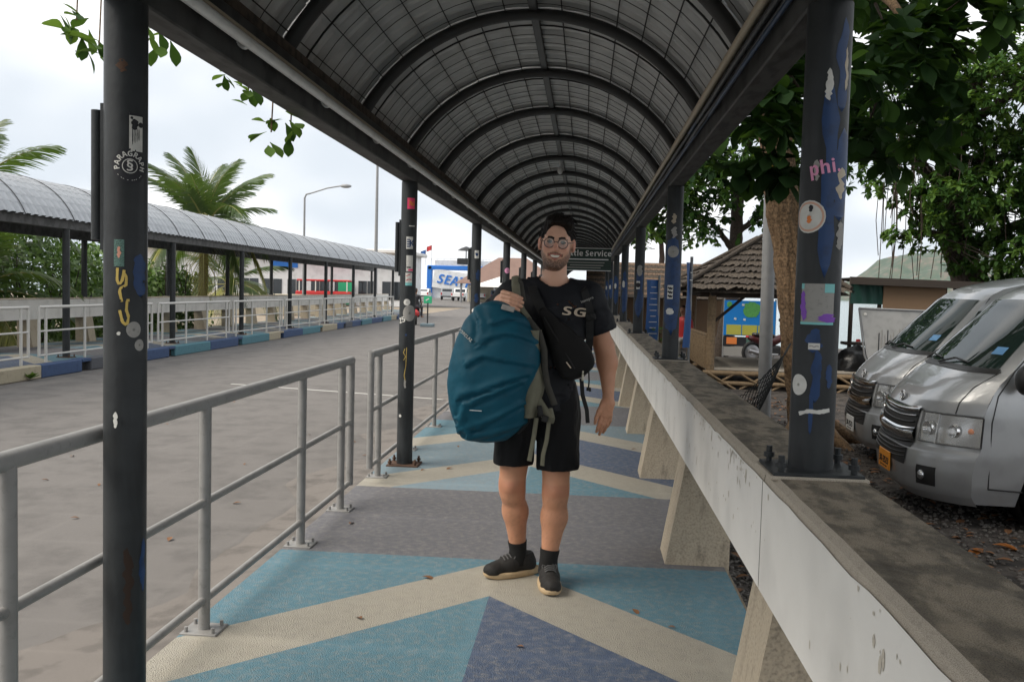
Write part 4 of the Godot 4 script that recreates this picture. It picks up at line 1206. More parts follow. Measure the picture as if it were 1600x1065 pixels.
	var hair := [ell(Vector3(0, 0.042, -0.022), Vector3(0.0815, 0.094, 0.100), 0.02), ell(Vector3(0.006, 0.099, 0.016), Vector3(0.064, 0.034, 0.07), 0.03), ell(Vector3(0.034, 0.096, 0.05), Vector3(0.034, 0.028, 0.032), 0.02),
		ell(Vector3(-0.003, -0.004, 0.112), Vector3(0.0595, 0.1, 0.096), 0.006, true), ell(Vector3(-0.020, 0.05, 0.108), Vector3(0.038, 0.052, 0.062), 0.008, true), ell(Vector3(0.020, 0.045, 0.108), Vector3(0.036, 0.050, 0.060), 0.008, true)]
	nets(hm, hair, Vector3(-0.1, -0.08, -0.14), Vector3(0.1, 0.155, 0.105), 0.0036, Transform3D(), func(p, f):
		var g: float = f + 0.004 * fnl.get_noise_3d(p.x * 26.0, p.y * 14.0, p.z * 12.0) + 0.0035 * fnl.get_noise_3d(p.x * 95.0 + p.y * 40.0, p.y * 25.0, p.z * 30.0)
		# the nape and the skin round the ears stay free
		var low: float = -0.045 if p.z < -0.02 else -0.028
		g = maxf(g, low - p.y + maxf(0.0, (-0.03 - p.z) * 0.2))
		if p.z > -0.035 and p.z < 0.012 and p.y < 0.022: g = maxf(g, 0.022 - p.y)
		return g)
	var ho := part(o, "hair", hm.mesh(), M.hair, hx)
	var hs := MB.new()
	rng.seed = 63
	for i in 420:
		var vi: Vector3 = hm.v[rng.randi() % hm.v.size()]
		var ni := (vi - Vector3(0, 0.03, -0.02)).normalized()
		if vi.y < -0.02 or (vi.z > 0.04 and vi.y < 0.085): continue
		var sw := Vector3(0.55 + 0.3 * rng.randf(), 0.15, 0.25 if vi.z > 0.0 else -0.5) if vi.y > 0.085 else Vector3(0.0, -0.9, -0.35)
		var tg := (sw - ni * sw.dot(ni)).normalized()
		var l := rng.randf_range(0.016, 0.032)
		hs.tube([vi - ni * 0.001, vi + tg * l * 0.5 + ni * 0.004, vi + tg * l + ni * rng.randf_range(0.0, 0.005)], [0.0016, 0.0013, 0.0005], 4, false)
	var hso := part(ho, "hair_strands", hs.mesh(), M.hair)
	hso.set_meta("kind", "stuff")
	# glasses
	var gl := MB.new()
	for s in [-1.0, 1.0]:
		var ring := []
		for i in 25: ring.append(Vector3(s * 0.0315 + cos(TAU * i / 24.0) * 0.0235, 0.001 + sin(TAU * i / 24.0) * 0.0225, 0.094 - absf(cos(TAU * i / 24.0) * 0.0235 * s + 0.0315 * s * s) * 0.06))
		gl.tube(ring, 0.0019, 6, false)
		gl.tube([Vector3(s * 0.0545, 0.006, 0.089), Vector3(s * 0.0735, 0.008, 0.078), Vector3(s * 0.0815, 0.012, -0.005), Vector3(s * 0.083, 0.0, -0.03)], 0.0016, 6)
	gl.tube([Vector3(-0.009, 0.005, 0.094), Vector3(0, 0.009, 0.098), Vector3(0.009, 0.005, 0.094)], 0.0017, 6)
	var go := part(o, "glasses", gl.mesh(), M.frame, hx)
	for s in [-1.0, 1.0]:
		part(go, "lens", MB.new().tube([Vector3(s * 0.0315, 0.001, 0.0915), Vector3(s * 0.0315, 0.001, 0.0923)], 0.0225, 20).mesh(), M.lens)
	# t-shirt
	var tb := MB.new()
	var tee := [cap(Vector3(-0.015, 0.90, 0.0), Vector3(0.03, 1.12, 0.004), 0.17, 0.156, 0.06, Vector3(1, 1, 1.2)), cap(Vector3(0.03, 1.12, 0.004), Vector3(0.042, 1.30, 0.004), 0.152, 0.176, 0.06, Vector3(1, 1, 1.4)), cap(Vector3(-0.115, 1.392, -0.01), Vector3(0.2, 1.392, -0.01), 0.064, 0.064, 0.06),
		cap(Vector3(0.215, 1.385, -0.01), Vector3(0.292, 1.185, -0.028), 0.070, 0.068, 0.03), cap(Vector3(-0.15, 1.385, -0.005), Vector3(-0.28, 1.235, 0.03), 0.070, 0.064, 0.03),
		{"a": Vector3(0.046, 1.40, 0.015), "b": Vector3(0.052, 1.60, 0.02), "ra": 0.072, "rb": 0.095, "k": 0.012, "sub": true}]
	var sl_n := (Vector3(0.292, 1.185, -0.028) - Vector3(0.215, 1.385, -0.01)).normalized()
	nets(tb, tee, Vector3(-0.37, 0.78, -0.2), Vector3(0.4, 1.50, 0.2), 0.0075, Transform3D(), func(p, f):
		var g: float = f
		var w := fnl.get_noise_3d(p.x * 5.0 + p.y * 4.0, p.y * 5.0 - p.x * 5.0, p.z * 3.0)
		g += -0.007 + (0.010 * w - 0.008) * smoothstep(1.42, 1.33, p.y) + 0.008 * smoothstep(1.42, 1.33, p.y) - 0.008 * smoothstep(1.42, 1.33, p.y) * pow(1.0 - absf(fnl.get_noise_3d(p.x * 3.2 + p.y * 2.6, p.y * 2.4 - p.x * 3.0, p.z * 1.5)), 6.0) + 0.004 * fnl.get_noise_3d(p.x * 14.0 + p.y * 9.0, p.y * 9.0, p.z * 6.0)
		if p.y < 1.05: g += 0.005 * sin((p.y * 30.0 - p.x * 22.0) + 3.0 * w)
		g = maxf(g, 0.845 - p.y)
		if p.x > 0.16: g = maxf(g, (p - Vector3(0.285, 1.222, -0.02)).dot(sl_n))
		return g)
	part(o, "t_shirt", tb.mesh(), M.tee)
	var ring := []
	for i in 25:
		var an := TAU * i / 24.0
		ring.append(Vector3(0.048 + cos(an) * 0.073, 1.432 + 0.012 * cos(an * 2.0) - 0.012 * sin(an), 0.012 + sin(an) * 0.072))
	part(o, "collar", MB.new().tube(ring, 0.007, 8, false).mesh(), M.tee)
	var lg := MB.new()
	lg.text("SG", 0.078, 0.001, func(q):
		var x: float = 0.152 + q.x * 1.18 + q.y * 0.15
		var y: float = 1.318 + q.y * 0.72 - q.x * 0.10
		return Vector3(x, y, 0.0) + Vector3(0, 0, q.z))
	var zs := {}
	for i in lg.v.size():
		var p: Vector3 = lg.v[i]
		var key := Vector2i(roundi(p.x * 100), roundi(p.y * 100))
		if not zs.has(key): zs[key] = front_z(tb, p.x, p.y, 0.016)
		lg.v[i] = Vector3(p.x, p.y, p.z + zs[key] + 0.003)
	part(o, "shirt_logo", lg.mesh(), M.logo)
	# shorts
	var sb := MB.new()
	var sho := [cap(Vector3(-0.06, 0.90, 0.0), Vector3(0.05, 0.90, 0.0), 0.137, 0.137, 0.05, Vector3(1, 1, 1.1)), cap(Vector3(-0.10, 0.86, 0.0), Vector3(-0.126, 0.53, 0.01), 0.112, 0.098, 0.02), cap(Vector3(0.08, 0.86, 0.0), Vector3(0.092, 0.53, 0.03), 0.112, 0.104, 0.02)]
	nets(sb, sho, Vector3(-0.27, 0.52, -0.18), Vector3(0.25, 1.06, 0.19), 0.0085, Transform3D(), func(p, f):
		var w := fnl.get_noise_3d(p.x * 7.0, p.y * 3.5, p.z * 7.0)
		var g: float = f + 0.008 * w + 0.004 * sin(p.x * 70.0 + w * 4.0)
		g = maxf(g, (0.578 if p.x < -0.018 else 0.562) + 0.02 * (p.x + 0.02) - p.y)
		return maxf(g, 0.007 - absf(p.x + 0.018 - 0.0) if p.y < 0.70 else -1.0))
	part(o, "shorts", sb.mesh(), M.shorts)
	# socks and shoes
	shoe(o, Transform3D(Basis(Vector3.UP, deg_to_rad(-58.0)), Vector3(-0.085, 0.004, -0.085)), Vector3(-0.096, 0.13, -0.075), Vector3(-0.08, 1, 0.15))
	shoe(o, Transform3D(Basis(Vector3.UP, deg_to_rad(8.0)), Vector3(0.062, 0.004, 0.045)), Vector3(0.062, 0.13, 0.055), Vector3(0.1, 1, -0.1))
	sling(tb)

func shoe(o: Node3D, x: Transform3D, ank: Vector3, up_leg: Vector3) -> void:
	# local: toe towards +z, origin under the ankle
	part(o, "sock", MB.new().tube([ank + Vector3(-0.002, -0.07, 0.0) - up_leg * 0.0, ank, ank + up_leg * 0.02, ank + up_leg * 0.046], [0.047, 0.0435, 0.0445, 0.0475], 22).mesh(), M.sock)
	var ub := MB.new()
	var up := [cap(Vector3(0, 0.05, -0.045), Vector3(0, 0.05, 0.06), 0.042, 0.044, 0.02), cap(Vector3(0, 0.048, 0.06), Vector3(0.0, 0.040, 0.165), 0.046, 0.033, 0.02), cap(Vector3(-0.012, 0.036, 0.12), Vector3(0.012, 0.034, 0.15), 0.036, 0.034, 0.02), cap(Vector3(0, 0.07, -0.03), Vector3(0, 0.088, -0.03), 0.040, 0.042, 0.03), cap(Vector3(0, 0.08, 0.0), Vector3(0, 0.062, 0.075), 0.036, 0.03, 0.03), ell(Vector3(0, 0.128, -0.012), Vector3(0.041, 0.035, 0.055), 0.006, true)]
	nets(ub, up, Vector3(-0.07, 0.0, -0.11), Vector3(0.07, 0.14, 0.22), 0.005, Transform3D(), func(p, f): return maxf(f + 0.0015 * fnl.get_noise_3d(p.x * 40, p.y * 40, p.z * 40), 0.022 - p.y))
	var s := part(o, "shoe", ub.mesh(), M.shoe, x)
	var outl := func(an: float, gr: float):
		var z: float = 0.045 - cos(an) * (0.146 + gr)
		var t: float = clampf((z + 0.1) / 0.29, 0, 1)
		var w: float = (0.039 + 0.010 * sin(t * PI * 0.95) + 0.004 * smoothstep(0.4, 0.8, t) + gr)
		return Vector3(sin(an) * w * pow(absf(sin(an)), -0.25) if absf(sin(an)) > 0.01 else 0.0, 0.0, z)
	var so := MB.new()
	so.grid(36, 6, func(u, w):
		var an: float = TAU * u
		var gr: float = [0.000, 0.004, 0.007, 0.006, 0.003, -0.002, -0.02][roundi(w * 6)]
		var y: float = [0.0, 0.004, 0.012, 0.022, 0.029, 0.031, 0.031][roundi(w * 6)]
		var p: Vector3 = outl.call(an, gr)
		p.y = y + 0.012 * pow(clampf((p.z - 0.12) / 0.075, 0, 1), 2.0) + 0.006 * pow(clampf((-0.05 - p.z) / 0.06, 0, 1), 1.0) * (1.0 if w > 0.3 else 0.0)
		return p, -1.0)
	part(s, "sole", so.mesh(), M.sole)
	var os := MB.new()
	os.grid(36, 1, func(u, w):
		var p: Vector3 = outl.call(TAU * u, -0.001 if w < 0.5 else -0.045)
		p.y = 0.0005 + 0.012 * pow(clampf((p.z - 0.12) / 0.075, 0, 1), 2.0)
		return p, 1.0)
	part(s, "tread", os.mesh(), M.outsole)
	for i in 5:
		var z := 0.03 + i * 0.017
		var y := 0.118 - i * 0.0045
		part(s, "lace", MB.new().tube([Vector3(-0.027, y - 0.012, z - 0.002), Vector3(-0.012, y, z + 0.002), Vector3(0.012, y, z + 0.002), Vector3(0.027, y - 0.012, z - 0.002)], 0.0032, 6).mesh(), M.lace)
	for sg in [-1.0, 1.0]:
		part(s, "lace", MB.new().tube([Vector3(0, 0.11, 0.03), Vector3(sg * 0.022, 0.118, 0.036), Vector3(sg * 0.036, 0.1, 0.046), Vector3(sg * 0.03, 0.085, 0.055)], 0.0026, 6).mesh(), M.lace)

func on_shirt(tb: MB, x: float, y: float, lift: float) -> Vector3: return Vector3(x, y, front_z(tb, x, y, 0.016, 0.12) + lift)

func sling(tb: MB) -> void:
	var o := thing("sling_bag", "black sling bag worn across the man's chest", "bag", V(-0.2, 0, 4.35))
	# body: long soft wedge along the diagonal
	var a := Vector3(-0.005, 1.335, 0.0)
	var b := Vector3(0.205, 1.02, 0.0)
	var ax := (b - a).normalized()
	var sd := Vector3(-ax.y, ax.x, 0) * -1.0
	var mb := MB.new()
	var zc := 0.135
	mb.grid(26, 30, func(u, w):
		var an: float = TAU * u
		var t: float = w
		var wd: float = 0.028 + 0.062 * smoothstep(0.0, 0.75, t)
		var cp: float = pow(maxf(0.0, 1.0 - pow(absf(t * 2.0 - 1.0), 7.0)), 0.5)
		var c := a.lerp(b, t)
		var th: float = (0.018 + 0.034 * smoothstep(0.0, 0.6, t))
		var cs := cos(an)
		var sn := sin(an)
		var q := c + sd * (signf(cs) * pow(absf(cs), 0.7) * wd * cp)
		q.z = zc + 0.012 * (1.0 - t) + signf(sn) * pow(absf(sn), 0.7) * th * cp
		var nn := fnl.get_noise_3d(q.x * 9.0, q.y * 9.0, q.z * 9.0)
		return q + Vector3(0, 0, 0.012 * nn * cp) + sd * 0.006 * nn, 1.0)
	part(o, "pouch", mb.mesh(), M.bagblack)
	part(o, "flap_seam", MB.new().tube([a.lerp(b, 0.12) + sd * 0.01 + Vector3(0, 0, zc + 0.038), a.lerp(b, 0.45) + sd * 0.012 + Vector3(0, 0, zc + 0.054), a.lerp(b, 0.85) + sd * 0.015 + Vector3(0, 0, zc + 0.054)], 0.003, 6).mesh(), M.strap)
	var tg := Basis(Vector3(0.62, -0.78, 0), Vector3(0.78, 0.62, 0), Vector3(0, 0, 1))
	part(o, "label_tag", MB.new().box(Vector3(0.132, 1.075, zc + 0.056), Vector3(0.034, 0.005, 0.003), tg).mesh(), M.logo)
	# straps: up over his right shoulder, and the harness strap on his left shoulder
	var band := func(called: String, pts: Array, wd: float, mt: Material):
		var cv := Curve3D.new()
		for i in pts.size():
			var tgt: Vector3 = (pts[min(i + 1, pts.size() - 1)] - pts[max(i - 1, 0)]) * 0.2
			cv.add_point(pts[i], -tgt, tgt)
		var L := cv.get_baked_length()
		var g := MB.new()
		for side in 2:
			g.grid(2, 30, func(u, w):
				var p := cv.sample_baked(w * L)
				var t := (cv.sample_baked(minf(w * L + 0.01, L)) - cv.sample_baked(maxf(w * L - 0.01, 0))).normalized()
				var s := t.cross(Vector3(0, 0, 1)).normalized()
				return p + s * (u - 0.5) * wd + Vector3(0, 0, 0.0025 if side == 0 else 0.0), 1.0 if side == 0 else -1.0)
		part(o, called, g.mesh(), mt)
	band.call("strap", [a + Vector3(0.01, -0.02, zc + 0.02), on_shirt(tb, -0.025, 1.37, 0.012), on_shirt(tb, -0.045, 1.41, 0.012), Vector3(-0.06, 1.462, 0.02), Vector3(-0.07, 1.45, -0.06)], 0.045, M.strap)
	band.call("strap", [Vector3(0.165, 1.452, -0.02), on_shirt(tb, 0.192, 1.42, 0.008), on_shirt(tb, 0.222, 1.33, 0.008), on_shirt(tb, 0.226, 1.20, 0.008), Vector3(0.215, 1.08, zc - 0.02)], 0.035, M.strap)
	part(o, "buckle", MB.new().box(on_shirt(tb, 0.226, 1.295, 0.016), Vector3(0.05, 0.035, 0.022), Basis(Vector3.BACK, 0.3), 0.006).box(on_shirt(tb, 0.236, 1.30, 0.03), Vector3(0.02, 0.02, 0.02), Basis(), 0.004).mesh(), M.strap)
	part(o, "strap_lettering", MB.new().text("lowepro", 0.016, 0.001, func(q): return Vector3(0.207, 1.375, 0.0) + q.rotated(Vector3.BACK, 0.4) + Vector3(0, 0, front_z(tb, 0.207, 1.375, 0.02) + 0.014)).mesh(), M.greypaper)
	part(o, "zip_pull", MB.new().box(Vector3(0.198, 1.02, zc + 0.05), Vector3(0.010, 0.032, 0.004), Basis(), 0.002).tube([Vector3(0.198, 1.038, zc + 0.05), Vector3(0.199, 1.05, zc + 0.05)], 0.004, 6).mesh(), M.metalpull)
	part(o, "zip_cord", MB.new().tube([Vector3(0.225, 1.05, zc), Vector3(0.228, 1.0, zc + 0.01), Vector3(0.226, 0.965, zc + 0.01)], 0.0035, 6).tube([Vector3(0.223, 0.972, zc + 0.01), Vector3(0.222, 0.955, zc + 0.01)], 0.006, 6).tube([Vector3(0.231, 0.97, zc + 0.008), Vector3(0.234, 0.952, zc + 0.008)], 0.006, 6).mesh(), M.strap)
	band.call("hanging_strap", [Vector3(0.192, 1.01, zc - 0.01), Vector3(0.2, 0.93, zc - 0.02), Vector3(0.222, 0.86, zc - 0.025), Vector3(0.228, 0.80, zc - 0.025)], 0.019, M.strap)

func backpack() -> void:
	mk("cover", Color(0.002, 0.066, 0.108), 0.6, {"spec": 0.35, "t": "soft", "s": 3.0, "n": "grain_n", "nk": 0.1})
	mk("olive", Color(0.155, 0.150, 0.105), 0.8, {"t": "soft", "s": 5.0, "n": "grain_n", "nk": 0.5})
	mk("darkolive", Color(0.045, 0.042, 0.034), 0.8, {"t": "soft", "s": 5.0})
	var o := thing("backpack", "large backpack in a teal rain cover held at the man's side", "backpack", V(-0.2, 0.66, 4.35))
	# local: centre of the pack
	var c := Vector3(-0.212, 0.372, 0.175)
	var mb := MB.new()
	var outline := func(t: float):
		# half widths left and right of a leaning axis, t from 0 bottom to 1 top
		var l: float = 0.225 * pow(sin(PI * clampf(t * 0.93 + 0.045, 0, 1)), 0.52)
		var r: float = 0.205 * pow(sin(PI * clampf(t * 0.95 + 0.025, 0, 1)), 0.40) * (1.0 - 0.38 * smoothstep(0.78, 1.0, t))
		return Vector2(l, r)
	var creases := [[Vector2(0.020, 0.222), Vector2(0.079, 0.243), Vector2(0.137, 0.240), Vector2(0.178, 0.213)], [Vector2(-0.035, 0.140), Vector2(0.056, 0.173), Vector2(0.117, 0.170), Vector2(0.187, 0.143)], [Vector2(-0.082, 0.038), Vector2(-0.026, 0.070), Vector2(0.056, 0.058), Vector2(0.181, 0.038)], [Vector2(-0.114, -0.117), Vector2(-0.018, -0.082), Vector2(0.070, -0.038), Vector2(0.164, -0.009)], [Vector2(-0.044, -0.135), Vector2(0.041, -0.091), Vector2(0.146, -0.044)], [Vector2(-0.108, -0.281), Vector2(-0.018, -0.246), Vector2(0.056, -0.202), Vector2(0.158, -0.143)], [Vector2(-0.058, -0.319), Vector2(0.041, -0.284), Vector2(0.175, -0.237)], [Vector2(-0.120, -0.155), Vector2(-0.140, -0.231), Vector2(-0.099, -0.289)], [Vector2(-0.108, 0.289), Vector2(-0.070, 0.231), Vector2(-0.058, 0.143)]]
	mb.grid(110, 120, func(u, w):
		var an: float = TAU * u
		var lat: float = PI * (w - 0.5)
		var t: float = 0.5 + 0.5 * sin(lat)
		var y: float = (t - 0.5) * 0.665
		var h: Vector2 = outline.call(t)
		var env: float = 1.0
		if t < 0.03: env = sqrt(maxf(t / 0.03, 0.0))
		if t > 0.97: env = sqrt(maxf((1.0 - t) / 0.03, 0.0))
		var cs := cos(an)
		var sn := sin(an)
		var hw: float = h.x if cs < 0.0 else h.y
		# notch on the right where the cover wraps the back panel
		if cs > 0.0: hw -= 0.028 * exp(-pow((t - 0.36) / 0.12, 2.0))
		if cs > 0.0: hw += 0.02 * exp(-pow((t - 0.15) / 0.09, 2.0))
		var x: float = signf(cs) * pow(absf(cs), 0.72) * hw * env
		var z: float = signf(sn) * pow(absf(sn), 0.8) * 0.165 * pow(sin(PI * clampf(t * 0.9 + 0.05, 0, 1)), 0.5) * env
		var lean: float = (t - 0.5) * 0.035 + 0.02 * sin(PI * t)
		var p := c + Vector3(x + lean - 0.02 * (1.0 - t), y, z)
		# gathered folds running to the right edge
		var n0 := fnl.get_noise_2d(x * 3.0, y * 3.0 + z)
		var k: float = smoothstep(-0.16, 0.16, x)
		var fold: float = 0.0
		if sn > -0.1:
			var q2 := Vector2(x + lean + 0.004 * n0, y)
			for cr in creases:
				for j in cr.size() - 1:
					var e: Vector2 = cr[j + 1] - cr[j]
					var tt: float = (q2 - cr[j]).dot(e) / e.length_squared()
					if tt < -0.35 or tt > 1.35: continue
					var near: Vector2 = cr[j] + e * clampf(tt, 0, 1)
					var sd: float = (q2 - near).length() * signf(e.cross(q2 - near))
					var w0: float = 0.009 + 0.006 * (1.0 - k)
					var f2: float = 0.0095 * exp(-pow((sd - w0 * 1.3) / (w0 * 1.5), 2.0)) - 0.0085 * exp(-pow((sd + w0 * 0.3) / w0, 2.0))
					if absf(f2) > absf(fold): fold = f2
		var small: float = 0.004 * fnl.get_noise_3d(x * 9.0 + y * 7.0, y * 10.0 - x * 6.0, z * 5.0)
		var vert: float = 0.004 * sin(x * 38.0 + 2.0 * n0 + y * 6.0) * (1.0 - k)
		var ou := Vector3(cs * 0.5, 0, sn).normalized()
		return p + ou * (fold + small + vert) * env, 1.0)
	part(o, "rain_cover", mb.mesh(), M.cover)
	var lt := MB.new().text("FORCLAZ", 0.019, 0.001, func(q): return Vector3(q.x, q.y, q.z))
	var lb := Basis(Vector3.BACK, deg_to_rad(-38.0))
	for i in lt.v.size():
		var q: Vector3 = c + Vector3(-0.122, 0.172, 0) + lb * lt.v[i]
		lt.v[i] = Vector3(q.x, q.y, front_z(mb, q.x, q.y, 0.014) + 0.002 + lt.v[i].z)
	part(o, "lettering", lt.mesh(), M.whitepaper)
	part(o, "seam_mark", MB.new().box(Vector3(c.x - 0.065, c.y - 0.165, front_z(mb, c.x - 0.065, c.y - 0.165) + 0.001), Vector3(0.055, 0.0025, 0.002), Basis(Vector3.BACK, -0.03)).mesh(), M.pvc)
	part(o, "toggle_patch", MB.new().box(Vector3(c.x + 0.065, c.y + 0.297, front_z(mb, c.x + 0.065, c.y + 0.29) - 0.005), Vector3(0.06, 0.03, 0.01), Basis(Vector3.BACK, -0.25) * Basis(Vector3.RIGHT, -0.8), 0.003).mesh(), M.greypaper)
	# elastic rim of the cover
	var rim := []
	for i in 21:
		var t: float = 0.08 + i * 0.042
		var h: Vector2 = outline.call(t)
		rim.append(c + Vector3(h.y - 0.028 * exp(-pow((t - 0.36) / 0.12, 2.0)) + 0.02 * exp(-pow((t - 0.15) / 0.09, 2.0)) + (t - 0.5) * 0.035 + 0.02 * sin(PI * t) - 0.02 * (1.0 - t) + 0.006, (t - 0.5) * 0.665, 0.02))
	part(o, "elastic_rim", MB.new().tube(rim, 0.008, 8).mesh(), M.strap)
	# back panel, padding and harness on the right
	var bp := MB.new()
	bp.grid(16, 26, func(u, w):
		var an: float = TAU * u
		var y: float = lerp(-0.20, 0.20, w)
		var wd: float = 0.034 + 0.030 * exp(-pow((w - 0.35) / 0.22, 2.0))
		return c + Vector3(0.175 + cos(an) * wd, y, 0.0 + sin(an) * 0.085) + Vector3(0.015 * (w - 0.5), 0, 0), 1.0)
	part(o, "back_panel", bp.mesh(), M.olive)
	var web := func(called: String, pts: Array, r: float, sq: float, mt: Material):
		var cv := Curve3D.new()
		for i in pts.size():
			var tg: Vector3 = (pts[min(i + 1, pts.size() - 1)] - pts[max(i - 1, 0)]) * 0.22
			cv.add_point(c + pts[i], -tg, tg)
		var L := cv.get_baked_length()
		var pth := []
		for i in 28: pth.append(cv.sample_baked(L * i / 27.0))
		part(o, called, MB.new().tube(pth, r, 10, true, sq, Vector3(1, 0, 0.25)).mesh(), mt)
	web.call("shoulder_strap", [Vector3(0.085, 0.44, -0.03), Vector3(0.092, 0.40, 0.03), Vector3(0.098, 0.35, 0.028), Vector3(0.118, 0.29, 0.02), Vector3(0.155, 0.24, 0.02)], 0.019, 0.4, M.olive)
	web.call("shoulder_strap", [Vector3(0.085, 0.44, -0.03), Vector3(0.112, 0.41, 0.02), Vector3(0.128, 0.33, 0.012)], 0.014, 0.4, M.darkolive)
	web.call("padded_strap", [Vector3(0.15, 0.25, 0.03), Vector3(0.205, 0.19, 0.05), Vector3(0.232, 0.11, 0.05), Vector3(0.235, 0.03, 0.05), Vector3(0.25, -0.05, 0.045), Vector3(0.285, -0.14, 0.03)], 0.015, 0.55, M.darkolive)
	web.call("hip_belt", [Vector3(0.20, -0.12, 0.03), Vector3(0.235, -0.17, 0.045), Vector3(0.275, -0.21, 0.05), Vector3(0.262, -0.165, 0.03)], 0.026, 0.6, M.olive)
	web.call("webbing", [Vector3(0.205, -0.20, 0.06), Vector3(0.195, -0.29, 0.06), Vector3(0.178, -0.40, 0.055)], 0.011, 0.25, M.olive)
	web.call("webbing", [Vector3(0.262, -0.22, 0.05), Vector3(0.255, -0.30, 0.055), Vector3(0.24, -0.37, 0.055), Vector3(0.238, -0.42, 0.05)], 0.010, 0.25, M.olive)
	part(o, "buckle", MB.new().box(c + Vector3(0.222, -0.165, 0.075), Vector3(0.024, 0.05, 0.014), Basis(Vector3.BACK, 0.2), 0.004).box(c + Vector3(0.245, -0.20, 0.075), Vector3(0.03, 0.03, 0.014), Basis(Vector3.BACK, -0.3), 0.004).mesh(), M.strap)

const VP := [[0.10, 0.200, 0.4], [0.02, 0.280, 0.42], [0.0, 0.450, 0.43], [0.02, 0.600, 0.43], [0.055, 0.660, 0.43], [0.065, 0.800, 0.42], [0.10, 0.950, 0.4], [0.155, 1.040, 0.37], [0.23, 1.120, 0.33], [0.34, 1.220, 0.28], [0.46, 1.310, 0.24], [0.60, 1.456, 0.21], [0.75, 1.611, 0.18], [0.90, 1.757, 0.15], [1.02, 1.878, 0.12], [1.13, 1.955, 0.10], [1.28, 2.024, 0.08], [1.7, 2.110, 0.05], [2.4, 2.144, 0.02], [3.5, 2.144, 0.0], [5.1, 2.127, -0.02], [5.28, 2.075, -0.03], [5.36, 1.903, -0.04], [5.40, 1.200, -0.05], [5.40, 0.300, -0.05]]
const VHW := [[0.200, 0.88], [0.350, 0.925], [0.600, 0.94], [0.950, 0.935], [1.060, 0.93], [1.310, 0.905], [1.611, 0.84], [1.878, 0.765], [2.007, 0.70], [2.110, 0.62], [2.161, 0.56]]
func vhw(h: float) -> float:
	for i in VHW.size() - 1:
		if h <= VHW[i + 1][0]: return lerp(VHW[i][1], VHW[i + 1][1], clampf((h - VHW[i][0]) / (VHW[i + 1][0] - VHW[i][0]), 0, 1))
	return 0.56
func vprof(k: float, s: float, lift := 0.0) -> Vector3:
	var i := clampi(int(k), 0, VP.size() - 2)
	var t := k - i
	var a: Array = VP[i]
	var b: Array = VP[i + 1]
	var u: float = lerp(a[0], b[0], t)
	var h: float = lerp(a[1], b[1], t)
	var bow: float = lerp(a[2], b[2], t)
	var w := vhw(h)
	var crown := 0.05 * smoothstep(1.8, 2.1, h)
	var p := Vector3(u + bow * pow(absf(s), 4.0), h + crown * (1.0 - s * s), w * signf(s) * pow(absf(s), 0.95))
	if lift != 0.0:
		var e := 0.02
		var du := vprof(minf(k + e, VP.size() - 1.01), s) - vprof(maxf(k - e, 0.0), s)
		var ds := vprof(k, minf(s + e, 1.0)) - vprof(k, maxf(s - e, -1.0))
		p += ds.cross(du).normalized() * lift
	return p
func vk(h: float) -> float:
	for i in VP.size() - 1:
		if VP[i + 1][1] >= h: return i + clampf((h - VP[i][1]) / (VP[i + 1][1] - VP[i][1]), 0, 1)
	return 0.0
func vpatch(k0: float, k1: float, s0: float, s1: float, lift: float, nk := 8, ns := 12) -> ArrayMesh:
	return MB.new().grid(ns, nk, func(u, w): return vprof(lerp(k0, k1, w), lerp(s0, s1, u), lift), -1.0).mesh()
func vstrip(pts: Array, r: float, lift: float) -> ArrayMesh:
	return MB.new().tube(pts.map(func(q): return vprof(q[0], q[1], lift)), r, 6).mesh()
func vside(u: float, h: float, sg: float, lift := 0.0) -> Vector3: return Vector3(u, h, sg * (vhw(h) + lift))

